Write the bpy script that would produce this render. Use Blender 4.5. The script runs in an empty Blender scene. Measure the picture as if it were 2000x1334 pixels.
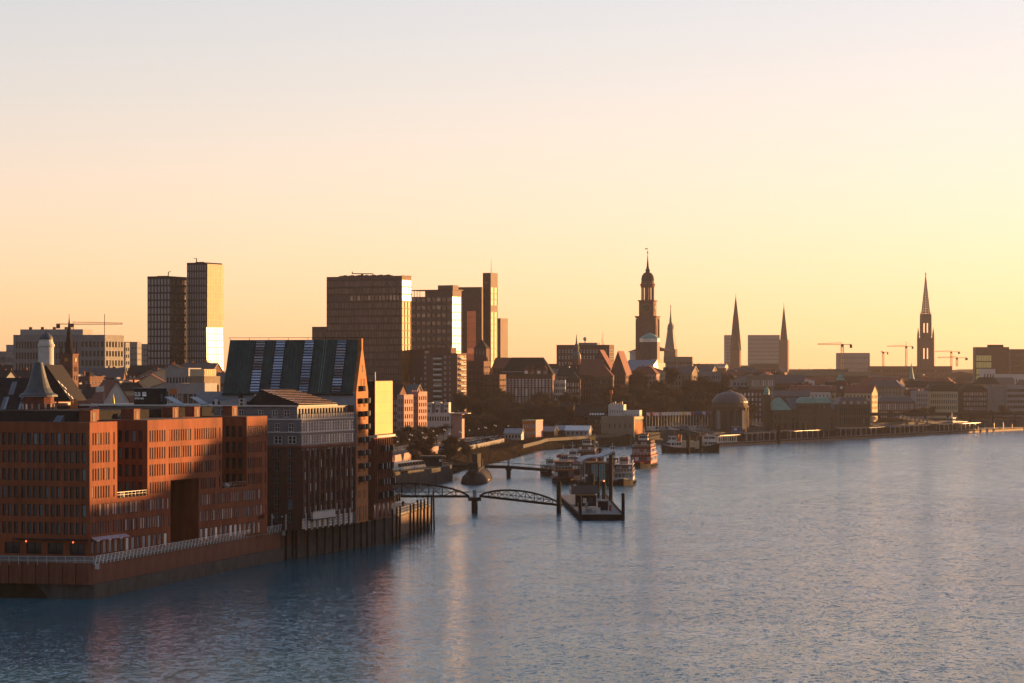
import bpy, bmesh, math, random
from mathutils import Vector, Matrix
R = math.radians
rnd = random.Random(7)

# ---------------------------------------------------------------- camera, sky, sun, exposure
F, HY, CAMZ = 5400.0, 722.0, 38.0          # focal length in photo pixels, horizon row, eye height (m)
SUN_AZ, SUN_EL = 58.0, 3.0                 # degrees right of the view axis, degrees up
scene = bpy.context.scene
cd = bpy.data.cameras.new('camera'); cam = bpy.data.objects.new('camera', cd)
scene.collection.objects.link(cam); scene.camera = cam
cam.location = (0, 0, CAMZ); cam.rotation_euler = (R(90), 0, 0)
cd.sensor_width = 36; cd.lens = F/2000*36; cd.shift_y = (HY-667)/2000
cd.clip_start = 1; cd.clip_end = 60000
world = bpy.data.worlds.new('World'); scene.world = world; world.use_nodes = True
nt = world.node_tree; nt.nodes.clear()
wo = nt.nodes.new('ShaderNodeOutputWorld'); bg = nt.nodes.new('ShaderNodeBackground')
sky = nt.nodes.new('ShaderNodeTexSky'); sky.sky_type = 'NISHITA'; sky.sun_disc = False
sky.sun_elevation = R(SUN_EL); sky.sun_rotation = R(SUN_AZ)
sky.altitude = 0; sky.air_density = 1.0; sky.dust_density = 0.3; sky.ozone_density = 4.0
gm = nt.nodes.new('ShaderNodeGamma'); gm.inputs[1].default_value = 0.6      # softer contrast across the sky
wb = nt.nodes.new('ShaderNodeMix'); wb.data_type = 'RGBA'; wb.blend_type = 'MULTIPLY'; wb.inputs[0].default_value = 1
wb.inputs[7].default_value = (1.28, 0.748, 0.605, 1)                              # warm white balance, the same all round
nt.links.new(sky.outputs[0], gm.inputs[0]); nt.links.new(gm.outputs[0], wb.inputs[6]); nt.links.new(wb.outputs[2], bg.inputs[0])
nt.links.new(bg.outputs[0], wo.inputs[0])
bg.inputs[1].default_value = 0.15
sd = bpy.data.lights.new('sun', 'SUN'); sun = bpy.data.objects.new('sun', sd); scene.collection.objects.link(sun)
sd.energy = 3.5; sd.angle = R(0.53); sd.color = (1.0, 0.5, 0.17)
SUN = Vector((math.sin(R(SUN_AZ))*math.cos(R(SUN_EL)), math.cos(R(SUN_AZ))*math.cos(R(SUN_EL)), math.sin(R(SUN_EL))))
sun.rotation_euler = SUN.to_track_quat('Z', 'Y').to_euler()
sun.location = (300, 300, 200)
vs = scene.view_settings
scene.display_settings.display_device = 'sRGB'
vs.view_transform = 'Standard'; vs.look = 'None'; vs.gamma = 1; vs.exposure = 2.66; vs.use_curve_mapping = False
scene.render.resolution_x = 1024; scene.render.resolution_y = 683

# ---------------------------------------------------------------- helpers
COL = scene.collection
def PX(px, D): return (px-1000)*D/F
def PZ(py, D): return CAMZ-(py-HY)*D/F
def PD(py, z=0.0): return F*(CAMZ-z)/(py-HY)
def PT(px, py, D): return Vector((PX(px, D), D, PZ(py, D)))

def tag(o, label=None, cat=None, group=None, kind=None):
    if label: o['label'] = label
    if cat: o['category'] = cat
    if group: o['group'] = group
    if kind: o['kind'] = kind
    return o
def thing(name, label, cat, loc, rz=0.0, group=None):
    o = bpy.data.objects.new(name, None); o.empty_display_size = 1; COL.objects.link(o)
    o.location = loc; o.rotation_euler = (0, 0, rz)
    return tag(o, label, cat, group)
def link(name, me, parent=None, loc=(0, 0, 0), rz=0.0, sc=None):
    o = bpy.data.objects.new(name, me); COL.objects.link(o); o.parent = parent
    o.location = loc
    if rz: o.rotation_euler = (0, 0, rz)
    if sc: o.scale = sc
    return o
def copy_tree(o, parent=None):
    c = o.copy(); COL.objects.link(c); c.parent = parent
    for ch in o.children: copy_tree(ch, c)
    return c

ORD = 'first second third fourth fifth sixth seventh eighth ninth tenth eleventh twelfth thirteenth fourteenth fifteenth sixteenth seventeenth eighteenth nineteenth twentieth'.split()
ORD += ['twenty-'+o for o in ORD[:9]]+['thirtieth']+['thirty-'+o for o in ORD[:9]]
class MB:
    """collects faces, builds one mesh object"""
    def __init__(s): s.v = []; s.f = []; s.m = []
    def face(s, pts, m=0):
        i = len(s.v); s.v += [tuple(p) for p in pts]; s.f.append(tuple(range(i, i+len(pts)))); s.m.append(m)
    def raw(s, vs, fs, m=0):
        i = len(s.v); s.v += [tuple(p) for p in vs]
        for f in fs: s.f.append(tuple(i+k for k in f)); s.m.append(m)
    def box(s, x0, x1, y0, y1, z0, z1, m=0):
        s.raw([(x0,y0,z0),(x1,y0,z0),(x1,y1,z0),(x0,y1,z0),(x0,y0,z1),(x1,y0,z1),(x1,y1,z1),(x0,y1,z1)],
              [(3,2,1,0),(4,5,6,7),(0,1,5,4),(1,2,6,5),(2,3,7,6),(3,0,4,7)], m); return s
    def prism(s, poly, z0, z1, m=0, mt=None):
        n = len(poly); vs = [(p[0],p[1],z0) for p in poly]+[(p[0],p[1],z1) for p in poly]
        s.raw(vs, [(i,(i+1)%n,n+(i+1)%n,n+i) for i in range(n)], m)
        s.raw(vs, [tuple(range(n-1,-1,-1))], m); s.raw(vs, [tuple(range(n,2*n))], m if mt is None else mt); return s
    def slab(s, prof, y0, y1, m=0):
        """profile in x,z extruded along y"""
        n = len(prof); vs = [(p[0],y0,p[1]) for p in prof]+[(p[0],y1,p[1]) for p in prof]
        s.raw(vs, [(i,(i+1)%n,n+(i+1)%n,n+i) for i in range(n)]+[tuple(range(n-1,-1,-1)),tuple(range(n,2*n))], m); return s
    def cyl(s, p0, p1, r0, r1=None, n=8, m=0):
        p0 = Vector(p0); p1 = Vector(p1); r1 = r0 if r1 is None else r1
        d = (p1-p0).normalized(); a = d.orthogonal().normalized(); b = d.cross(a)
        vs = []
        for p, r in ((p0, r0), (p1, r1)):
            for i in range(n):
                t = 2*math.pi*i/n; vs.append(p+a*(r*math.cos(t))+b*(r*math.sin(t)))
        s.raw(vs, [(i,(i+1)%n,n+(i+1)%n,n+i) for i in range(n)]+[tuple(range(n-1,-1,-1)),tuple(range(n,2*n))], m); return s
    def lathe(s, prof, n=12, c=(0,0), m=0, ph=0.0):
        """prof = [(r, z)...] bottom to top"""
        vs = []
        for r, z in prof:
            for i in range(n):
                t = 2*math.pi*i/n+ph; vs.append((c[0]+r*math.cos(t), c[1]+r*math.sin(t), z))
        fs = []
        for k in range(len(prof)-1):
            for i in range(n): fs.append((k*n+i, k*n+(i+1)%n, (k+1)*n+(i+1)%n, (k+1)*n+i))
        fs.append(tuple(range(n-1,-1,-1))); fs.append(tuple(range((len(prof)-1)*n, len(prof)*n)))
        s.raw(vs, fs, m); return s
    def bar(s, p0, p1, w, h=None, m=0):
        """square section bar"""
        h = w if h is None else h
        p0 = Vector(p0); p1 = Vector(p1); d = (p1-p0).normalized()
        a = d.cross(Vector((0,0,1)))
        a = a.normalized() if a.length > 1e-4 else Vector((1,0,0)); b = a.cross(d).normalized()
        vs = []
        for p in (p0, p1):
            for i, j in ((-1,-1),(1,-1),(1,1),(-1,1)): vs.append(p+a*(i*w/2)+b*(j*h/2))
        s.raw(vs, [(0,1,5,4),(1,2,6,5),(2,3,7,6),(3,0,4,7),(3,2,1,0),(4,5,6,7)], m); return s
    def mesh(s, name, mats):
        me = bpy.data.meshes.new(name); me.from_pydata(s.v, [], s.f)
        mats = mats if isinstance(mats, (list, tuple)) else [mats]
        for q in mats: me.materials.append(q)
        if len(mats) > 1: me.polygons.foreach_set('material_index', s.m)
        me.update(); return me
    def fix(s, me):
        bm = bmesh.new(); bm.from_mesh(me); bmesh.ops.recalc_face_normals(bm, faces=bm.faces); bm.to_mesh(me); bm.free()
    def build(s, name, mats, parent=None, loc=(0,0,0), rz=0.0, smooth=False, fix=True):
        me = s.mesh(name, mats)
        if fix: s.fix(me)
        if smooth: me.polygons.foreach_set('use_smooth', [True]*len(me.polygons))
        return link(name, me, parent, loc, rz)

# ---------------------------------------------------------------- materials
def mk(name, col, rough=0.8, var=0.22, scale=0.5, metal=0.0, spec=0.15, bump=0.0, streak=0.0, fine=4.0):
    m = bpy.data.materials.new(name); m.use_nodes = True; n = m.node_tree; b = n.nodes['Principled BSDF']
    b.inputs['Roughness'].default_value = rough; b.inputs['Metallic'].default_value = metal
    b.inputs['Specular IOR Level'].default_value = spec
    tc = n.nodes.new('ShaderNodeTexCoord')
    n1 = n.nodes.new('ShaderNodeTexNoise'); n1.inputs['Scale'].default_value = scale; n1.inputs['Detail'].default_value = 5
    n2 = n.nodes.new('ShaderNodeTexNoise'); n2.inputs['Scale'].default_value = scale*fine; n2.inputs['Detail'].default_value = 3
    n.links.new(tc.outputs['Object'], n1.inputs['Vector'])
    if streak:
        mp = n.nodes.new('ShaderNodeMapping'); mp.inputs['Scale'].default_value = (1, 1, streak)
        n.links.new(tc.outputs['Object'], mp.inputs['Vector']); n.links.new(mp.outputs[0], n2.inputs['Vector'])
    else: n.links.new(tc.outputs['Object'], n2.inputs['Vector'])
    ad = n.nodes.new('ShaderNodeMath'); ad.operation = 'ADD'; n.links.new(n1.outputs[0], ad.inputs[0]); n.links.new(n2.outputs[0], ad.inputs[1])
    oi = n.nodes.new('ShaderNodeObjectInfo')
    mr = n.nodes.new('ShaderNodeMapRange'); mr.inputs[1].default_value = 0.7; mr.inputs[2].default_value = 1.3
    n.links.new(ad.outputs[0], mr.inputs[0])
    mx = n.nodes.new('ShaderNodeMix'); mx.data_type = 'RGBA'
    mx.inputs[6].default_value = (*[c*(1-var) for c in col], 1); mx.inputs[7].default_value = (*[min(1, c*(1+var)) for c in col], 1)
    n.links.new(mr.outputs[0], mx.inputs[0]); n.links.new(mx.outputs[2], b.inputs['Base Color'])
    if bump:
        bp = n.nodes.new('ShaderNodeBump'); bp.inputs['Strength'].default_value = bump; bp.inputs['Distance'].default_value = 0.1
        n.links.new(n2.outputs[0], bp.inputs['Height']); n.links.new(bp.outputs[0], b.inputs['Normal'])
    return m
def glass(name, col=(0.02,0.025,0.03), rough=0.06, blind=(0.35,0.34,0.32), share=0.2, metal=0.0, ior=1.6, wob=0.0):
    """window glass: some panes are paler, as blinds or as reflections put into the colour, picked per pane"""
    m = bpy.data.materials.new(name); m.use_nodes = True; n = m.node_tree; b = n.nodes['Principled BSDF']
    b.inputs['Roughness'].default_value = rough; b.inputs['Metallic'].default_value = metal; b.inputs['IOR'].default_value = ior
    oi = n.nodes.new('ShaderNodeObjectInfo'); g = n.nodes.new('ShaderNodeNewGeometry')
    ad = n.nodes.new('ShaderNodeMath'); ad.operation = 'ADD'; fr = n.nodes.new('ShaderNodeMath'); fr.operation = 'FRACT'
    n.links.new(oi.outputs['Random'], ad.inputs[0]); n.links.new(g.outputs['Random Per Island'], ad.inputs[1]); n.links.new(ad.outputs[0], fr.inputs[0])
    cr = n.nodes.new('ShaderNodeValToRGB'); e = cr.color_ramp.elements; cr.color_ramp.interpolation = 'CONSTANT'
    e[0].position = 0; e[0].color = (*col, 1); e[1].position = 1-share; e[1].color = (*[c*0.45 for c in blind], 1)
    k = e.new(min(0.999, 1-share*0.45)); k.color = (*blind, 1)
    k = e.new((1-share)*0.5); k.color = (*[c*1.8 for c in col], 1)
    n.links.new(fr.outputs[0], cr.inputs[0]); n.links.new(cr.outputs[0], b.inputs['Base Color'])
    if wob:
        cx = n.nodes.new('ShaderNodeCombineXYZ'); mu = n.nodes.new('ShaderNodeMath'); mu.operation = 'MULTIPLY'; mu.inputs[1].default_value = 37.7
        f2 = n.nodes.new('ShaderNodeMath'); f2.operation = 'FRACT'; n.links.new(fr.outputs[0], mu.inputs[0]); n.links.new(mu.outputs[0], f2.inputs[0])
        for i, s_ in enumerate((fr, f2, fr)):
            sb = n.nodes.new('ShaderNodeMath'); sb.operation = 'MULTIPLY_ADD'; sb.inputs[1].default_value = wob*2; sb.inputs[2].default_value = -wob
            n.links.new(s_.outputs[0], sb.inputs[0]); n.links.new(sb.outputs[0], cx.inputs[i])
        va = n.nodes.new('ShaderNodeVectorMath'); va.operation = 'ADD'; vn = n.nodes.new('ShaderNodeVectorMath'); vn.operation = 'NORMALIZE'
        n.links.new(g.outputs['Normal'], va.inputs[0]); n.links.new(cx.outputs[0], va.inputs[1]); n.links.new(va.outputs[0], vn.inputs[0])
        n.links.new(vn.outputs[0], b.inputs['Normal'])
    return m
M = {}
for nm, args in dict(
    terracotta=dict(col=(.215,.063,.029), rough=.8, var=.34, scale=.16, streak=.12, fine=6, spec=.08),
    terracotta_dark=dict(col=(.16,.045,.025), rough=.8),
    brick=dict(col=(.16,.052,.034), rough=.85, var=.3, scale=.8),
    brick_dark=dict(col=(.045,.022,.02), rough=.85, var=.3, scale=.8),
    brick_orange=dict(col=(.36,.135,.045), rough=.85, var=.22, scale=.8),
    brick_brown=dict(col=(.13,.058,.042), rough=.85, var=.25, scale=.6),
    clinker=dict(col=(.10,.045,.035), rough=.85, var=.3, scale=.7),
    stone=dict(col=(.22,.17,.12), rough=.85, var=.2, scale=.4),
    sandstone=dict(col=(.105,.068,.045), rough=.85, var=.25, scale=.4),
    plaster_white=dict(col=(.55,.52,.48), rough=.8, var=.1, scale=.3),
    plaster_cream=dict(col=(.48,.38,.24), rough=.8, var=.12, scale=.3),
    plaster_grey=dict(col=(.26,.26,.27), rough=.8, var=.15, scale=.3),
    plaster_pink=dict(col=(.38,.22,.2), rough=.8, var=.12, scale=.3),
    concrete=dict(col=(.2,.195,.19), rough=.85, var=.25, scale=.4),
    concrete_dark=dict(col=(.07,.065,.06), rough=.9, var=.35, scale=.4, streak=.2),
    tile_red=dict(col=(.17,.055,.035), rough=.8, var=.3, scale=1.0),
    tile_dark=dict(col=(.026,.024,.026), spec=.04, rough=.85, var=.35, scale=1.0),
    slate=dict(col=(.07,.085,.10), rough=.55, var=.25, scale=.8),
    copper_green=dict(col=(.16,.30,.25), rough=.6, var=.25, scale=.7),
    copper_dark=dict(col=(.022,.05,.05), rough=.55, var=.35, scale=.5, streak=.1),
    roof_felt=dict(col=(.05,.048,.05), rough=.9, var=.4, scale=.3),
    metal_dark=dict(col=(.025,.025,.028), spec=.03, rough=.9, var=.3, scale=1.0),
    metal_grey=dict(col=(.25,.26,.28), rough=.4, var=.15, scale=.6, metal=.5),
    metal_white=dict(col=(.7,.7,.7), rough=.4, var=.08, scale=.6),
    steel_blue=dict(col=(.12,.16,.2), rough=.35, var=.2, scale=.6, metal=.6),
    gold=dict(col=(.42,.18,.03), rough=.55, var=.12, scale=.5, metal=.0),
    mesh_gold=dict(col=(.46,.20,.05), rough=.55, var=.16, scale=.15, metal=.2, fine=9, streak=6),
    bronze=dict(col=(.11,.062,.05), rough=.7, var=.2, scale=.1, metal=.1),
    red_paint=dict(col=(.34,.03,.025), rough=.45, var=.2, scale=.6),
    orange_paint=dict(col=(.5,.14,.035), rough=.6, var=.15, scale=.6),
    yellow_paint=dict(col=(.65,.42,.04), rough=.5, var=.12, scale=.6),
    blue_paint=dict(col=(.03,.07,.2), rough=.5, var=.15, scale=.6),
    teal_paint=dict(col=(.04,.2,.2), rough=.5, var=.15, scale=.6),
    pink_paint=dict(col=(.42,.2,.26), rough=.7, var=.1, scale=.6),
    hull_black=dict(col=(.012,.012,.014), spec=.05, rough=.85, var=.4, scale=.5),
    timber=dict(col=(.022,.018,.016), spec=.03, rough=.95, var=.4, scale=1.2),
    bark=dict(col=(.045,.03,.022), rough=.95, var=.3, scale=1.0),
    twig=dict(col=(.058,.032,.02), rough=.95, var=.3, scale=.5),
    earth=dict(col=(.03,.023,.016), spec=.0, rough=1.0, var=.45, scale=.06, fine=9),
    asphalt=dict(col=(.05,.05,.053), rough=.85, var=.3, scale=.2),
    paving=dict(col=(.15,.135,.12), rough=.85, var=.25, scale=.3),
    cloth_white=dict(col=(.6,.57,.55), rough=.8, var=.08, scale=1),
    cloth_dark=dict(col=(.012,.012,.015), rough=.9, var=.2, scale=1),
    skin=dict(col=(.35,.2,.14), rough=.7, var=.05, scale=1),
    rubber=dict(col=(.015,.015,.015), rough=.9, var=.2, scale=1),
).items():
    args['col'] = tuple(c*.58 for c in args['col']); M[nm] = mk(nm, **args)
M['glass'] = glass('glass', (.006,.008,.01), .08, (.14,.13,.12), .12, ior=1.3)
M['glass_blue'] = glass('glass_blue', (.006,.012,.018), .06, (.05,.12,.15), .14, ior=1.3)
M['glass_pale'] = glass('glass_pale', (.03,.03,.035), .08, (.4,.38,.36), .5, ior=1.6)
M['glass_sky'] = glass('glass_sky', (.10,.10,.11), .06, (.3,.28,.26), .12, metal=.55, wob=.01)
M['glass_tower'] = glass('glass_tower', (.07,.045,.04), .2, (.16,.11,.09), .3, metal=.5, wob=.012)
M['glass_sun_gold'] = glass('glass_sun_gold', (.17,.062,.007), .5, (.22,.09,.012), .3, ior=1.2)  # gold reflection of the sun put into the pane colour
M['white_frame'] = M['metal_white']

# ---------------------------------------------------------------- windows and walls
def win_mesh(name, fm, pm, bx=.1, bz=.06, nx=1, nz=1, mx=.05, mz=.035, depth=.24):
    """unit window: x 0..1, z 0..1, wall plane y=0, pane at y=depth"""
    b = MB(); f = depth*.5
    b.box(0,bx,f,depth+.02,0,1); b.box(1-bx,1,f,depth+.02,0,1); b.box(bx,1-bx,f,depth+.02,0,bz); b.box(bx,1-bx,f,depth+.02,1-bz,1)
    for i in range(1, nx): x = bx+(1-2*bx)*i/nx; b.box(x-mx/2,x+mx/2,f+.02,depth+.015,bz,1-bz)
    for i in range(1, nz): z = bz+(1-2*bz)*i/nz; b.box(bx,1-bx,f+.03,depth+.013,z-mz/2,z+mz/2)
    b.face([(0,depth,0),(1,depth,0),(1,depth,1),(0,depth,1)], 1)
    me = b.mesh(name, [fm, pm]); return me
W = {
 'slit': win_mesh('window', M['metal_dark'], M['glass'], .1, .05, depth=.07),
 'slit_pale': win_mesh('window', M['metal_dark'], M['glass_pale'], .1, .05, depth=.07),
 'office': win_mesh('window', M['metal_dark'], M['glass_blue'], .08, .05),
 'cross': win_mesh('window', M['plaster_grey'], M['glass_blue'], .06, .03, 2, 2, .09, .04),
 'white': win_mesh('window', M['plaster_white'], M['glass'], .12, .08, 2, 2, .12, .06),
 'whitebox': win_mesh('window', M['white_frame'], M['glass'], .2, .2),
 'pale': win_mesh('window', M['white_frame'], M['glass_pale'], .1, .07, 2, 3, .1, .05, depth=.1),
 'sky': win_mesh('window', M['metal_dark'], M['glass_sky'], .08, .05),
 'dark': win_mesh('window', M['metal_dark'], M['glass'], .08, .06, 2, 1, .08, .05),
 'tower': win_mesh('window', M['metal_dark'], M['glass_tower'], .1, .06),
 'bronze': win_mesh('window', M['bronze'], M['glass_sun_gold'], .05, .05),
}
def grid(L, H, nx, nz, w=.5, h=.55, mx=0.03, z0=.08, z1=.95, jitter=None):
    """rows of openings: [(z, h, [(x, w), ...]), ...]"""
    rows = []; x0 = L*mx; px = (L-2*x0)/nx; pz = H*(z1-z0)/nz
    for k in range(nz):
        z = H*z0+pz*k+pz*(1-h)/2
        rows.append((z, pz*h, [(x0+px*(i+.5-w/2), px*w) for i in range(nx)]))
    return rows
def wall_face(mb, o, rz, L, H, rows, depth=.3, m=0):
    """one wall plane with openings; o = lower left corner seen from outside"""
    c, s = math.cos(rz), math.sin(rz)
    def p(x, y, z): return (o[0]+c*x-s*y, o[1]+s*x+c*y, o[2]+z)
    zc = 0.0
    for z, h, xs in sorted(rows, key=lambda r: r[0]):
        if z > zc+1e-4: mb.face([p(0,0,zc),p(L,0,zc),p(L,0,z),p(0,0,z)], m)
        xc = 0.0; t = z+h
        for x, w in sorted(xs):
            if x > xc+1e-4: mb.face([p(xc,0,z),p(x,0,z),p(x,0,t),p(xc,0,t)], m)
            e = x+w
            mb.face([p(x,0,z),p(x,depth,z),p(x,depth,t),p(x,0,t)], m); mb.face([p(e,0,t),p(e,depth,t),p(e,depth,z),p(e,0,z)], m)
            mb.face([p(x,0,z),p(e,0,z),p(e,depth,z),p(x,depth,z)], m); mb.face([p(x,depth,t),p(e,depth,t),p(e,0,t),p(x,0,t)], m)
            xc = e
        if L > xc+1e-4: mb.face([p(xc,0,z),p(L,0,z),p(L,0,t),p(xc,0,t)], m)
        zc = t
    if H > zc+1e-4: mb.face([p(0,0,zc),p(L,0,zc),p(L,0,H),p(0,0,H)], m)
def put_windows(root, o, rz, rows, style, single=True, cap=None, name='window'):
    """each opening gets a window: objects sharing one mesh, or one joined part when they are tiny"""
    me = W[style] if isinstance(style, str) else style
    c, s = math.cos(rz), math.sin(rz); n = 0; rest = MB(); out = []
    base = [tuple(v.co) for v in me.vertices]; polys = [(tuple(p.vertices), p.material_index) for p in me.polygons]
    for z, h, xs in rows:
        for x, w in xs:
            loc = (o[0]+c*x, o[1]+s*x, o[2]+z)
            if single and (cap is None or cap[0] > 0):
                out.append(link(name, me, root, loc, rz, (w, 1, h)))
                if cap is not None: cap[0] -= 1
            else:
                i = len(rest.v)
                rest.v += [(loc[0]+c*w*a-s*b, loc[1]+s*w*a+c*b, loc[2]+h*d) for a, b, d in base]
                for f, mi in polys: rest.f.append(tuple(i+k for k in f)); rest.m.append(mi)
    if rest.v:
        r = rest.build(name, list(me.materials), root, fix=False); r['kind'] = 'stuff'
    return out
def block(root, W_, dp, H, mat, front=None, right=None, left=None, back=None, off=(0,0,0), style='slit', single=True, cap=None,
          roofmat=None, name='wall', roof=True, depth=.3, styles={}):
    """a rectangular volume: walls with openings, windows in them, flat top"""
    mb = MB(); x, y, z = off
    for key, rows, o, rz, L in (('front', front, (x,y,z), 0, W_), ('right', right, (x+W_,y,z), math.pi/2, dp),
                                ('left', left, (x,y+dp,z), -math.pi/2, dp), ('back', back, (x+W_,y+dp,z), math.pi, W_)):
        rows = rows or []
        wall_face(mb, o, rz, L, H, rows, depth)
        if rows: put_windows(root, o, rz, rows, styles.get(key, style), single, cap)
    if roof: mb.face([(x,y,z+H),(x+W_,y,z+H),(x+W_,y+dp,z+H),(x,y+dp,z+H)], 1)
    return mb.build(name, [mat, roofmat or M['roof_felt']], root, fix=False)
def parapet(root, W_, dp, z, mat, h=.5, t=.35, off=(0,0), name='parapet'):
    b = MB(); x, y = off; e = .04
    b.box(x-e,x+W_+e,y-e,y+t,z+.003,z+h); b.box(x-e,x+W_+e,y+dp-t,y+dp+e,z+.003,z+h); b.box(x-e,x+t,y+t,y+dp-t,z+.003,z+h); b.box(x+W_-t,x+W_+e,y+t,y+dp-t,z+.003,z+h)
    return b.build(name, mat, root)
def gable(root, W_, dp, z, h, mat, wallmat, along='x', over=.4, off=(0,0), name='roof'):
    """pitched roof; ridge along x (front) or y"""
    b = MB(); x, y = off; t = .25
    if along == 'x':
        m_ = y+dp/2; s_ = h/(dp/2); o = over
        for sg in (-1, 1):
            ye = m_+sg*(dp/2+o); ze = z-s_*o
            b.raw([(x-o,ye,ze),(x+W_+o,ye,ze),(x+W_+o,m_,z+h),(x-o,m_,z+h),(x-o,ye,ze+t),(x+W_+o,ye,ze+t),(x+W_+o,m_,z+h+t),(x-o,m_,z+h+t)],
                  [(0,1,2,3),(4,5,6,7),(0,1,5,4),(1,2,6,5),(3,0,4,7)])
        gs = [[(x+W_,y,z),(x+W_,y+dp,z),(x+W_,m_,z+h)], [(x,y+dp,z),(x,y,z),(x,m_,z+h)]]
    else:
        m_ = x+W_/2; s_ = h/(W_/2); o = over
        for sg in (-1, 1):
            xe = m_+sg*(W_/2+o); ze = z-s_*o
            b.raw([(xe,y-o,ze),(xe,y+dp+o,ze),(m_,y+dp+o,z+h),(m_,y-o,z+h),(xe,y-o,ze+t),(xe,y+dp+o,ze+t),(m_,y+dp+o,z+h+t),(m_,y-o,z+h+t)],
                  [(0,1,2,3),(4,5,6,7),(0,1,5,4),(1,2,6,5),(3,0,4,7)])
        gs = [[(x,y,z),(x+W_,y,z),(m_,y,z+h)], [(x+W_,y+dp,z),(x,y+dp,z),(m_,y+dp,z+h)]]
    for q in gs: g = MB(); g.face(q); g.build('gable_wall', wallmat, root, fix=False)
    return b.build(name, mat, root)
def hip(root, W_, dp, z, h, mat, over=.4, off=(0,0), flat=0.0, name='roof'):
    """hipped or (flat > 0) mansard roof"""
    b = MB(); x0, y0 = off[0]-over, off[1]-over; x1, y1 = off[0]+W_+over, off[1]+dp+over
    r = min(x1-x0, y1-y0)/2*(1-flat)
    vs = [(x0,y0,z),(x1,y0,z),(x1,y1,z),(x0,y1,z),(x0+r,y0+r,z+h),(x1-r,y0+r,z+h),(x1-r,y1-r,z+h),(x0+r,y1-r,z+h)]
    b.raw(vs, [(0,1,5,4),(1,2,6,5),(2,3,7,6),(3,0,4,7),(4,5,6,7),(3,2,1,0)])
    bmsh = b.build(name, mat, root, fix=False); return bmsh
class Bld:
    """a building whose front runs from photo column x0 (at depth D) to column x1, turned by ang degrees"""
    def __init__(s, name, label, x0, x1, ytop, D, dp, z0, ang=0.0, cat='building', group=None, H=None):
        a = R(ang); k = (x1-1000)/F; s.X0 = PX(x0, D)
        s.W = (k*D-s.X0)/(math.cos(a)-k*math.sin(a)); s.D = D; s.dp = dp; s.z0 = z0; s.a = a
        s.H = (PZ(ytop, D)-z0) if H is None else H
        s.root = thing(name, label, cat, (s.X0, D, z0), a, group)
        s.ppm = F/D                                         # photo pixels per metre
    def z(s, py): return PZ(py, s.D)-s.z0                   # local height of a photo row
    def x(s, px):                                           # local x of a photo column on the front
        k = (px-1000)/F; return (k*s.D-s.X0)/(math.cos(s.a)-k*math.sin(s.a))
    def walls(s, mat, front=None, right=None, left=None, style='slit', **kw):
        big = True
        if front:
            z, h, xs = front[0]; big = max(h, xs[0][1])*s.ppm >= 7.5
        kw.setdefault('single', big); kw.setdefault('cap', [290])
        return block(s.root, s.W, s.dp, s.H, mat, front, right, left, style=style, **kw)
    def g(s, nx, nz, **kw): return grid(s.W, s.H, nx, nz, **kw)
    def gs(s, nx, nz, **kw): return grid(s.dp, s.H, nx, nz, **kw)
def chimney(root, x, y, z, h=1.6, w=.7, m=None, name='chimney'):
    b = MB(); b.box(x-w/2,x+w/2,y-w/2,y+w/2,z,z+h); b.box(x-w/2-.08,x+w/2+.08,y-w/2-.08,y+w/2+.08,z+h-.25,z+h-.05)
    return b.build(name, m or M['brick'], root)
def text_mesh(name, s, size, mat, parent, loc, rz=0.0, tilt=math.pi/2, ext=.03, al='LEFT'):
    cu = bpy.data.curves.new(name, 'FONT'); cu.body = s; cu.size = size; cu.extrude = ext; cu.align_x = al
    t = bpy.data.objects.new(name, cu); COL.objects.link(t)
    dg = bpy.context.evaluated_depsgraph_get(); me = bpy.data.meshes.new_from_object(t.evaluated_get(dg)); bpy.data.objects.remove(t); bpy.data.curves.remove(cu)
    me.materials.clear(); me.materials.append(mat)
    o = link(name, me, parent, loc); o.rotation_euler = (tilt, 0, rz); return o

# ---------------------------------------------------------------- setting: water, land, air
SHORE = [(400,-72),(460,-71.5),(552,-49),(595,-34),(640,-24),(664,-23),(667,-46),(880,-44),(905,-40),(921,-26),(948,-21),(1058,-10.5),(1153,2.6),(1251,14),(1290,17),(1315,27),
         (1396,62),(1425,84),(1500,118),(1600,180),(1750,285),(1800,400),(1900,800),(2200,2500),(9000,9000)]
def interp(tab, y):
    if y <= tab[0][0]: return tab[0][1]
    for (a, b), (c, d) in zip(tab, tab[1:]):
        if y <= c: return b+(d-b)*(y-a)/(c-a)
    return tab[-1][1]
def sm(a, b, x):
    t = max(0, min(1, (x-a)/(b-a))); return t*t*(3-2*t)
def hgt(X, Y):
    t = interp(SHORE, Y)-X; px = 1000+F*X/Y
    plat = 21-14*sm(1420, 1640, px)+6*math.exp(-((px-1330)/130)**2-((Y-1640)/160)**2)
    if Y < 950: plat = 6+(plat-6)*(.45+.55*sm(700, 950, Y))
    base = 5.6
    if 880 < Y < 1390:
        e = sm(880, 930, Y)*(1-sm(1340, 1390, Y)); base = 5.6-e*(7.2*(1-sm(0, 20, t)))
    s = sm(75, 210, t) if Y < 1400 else sm(60, 190, t)
    return base+(plat-5.6)*s
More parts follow.
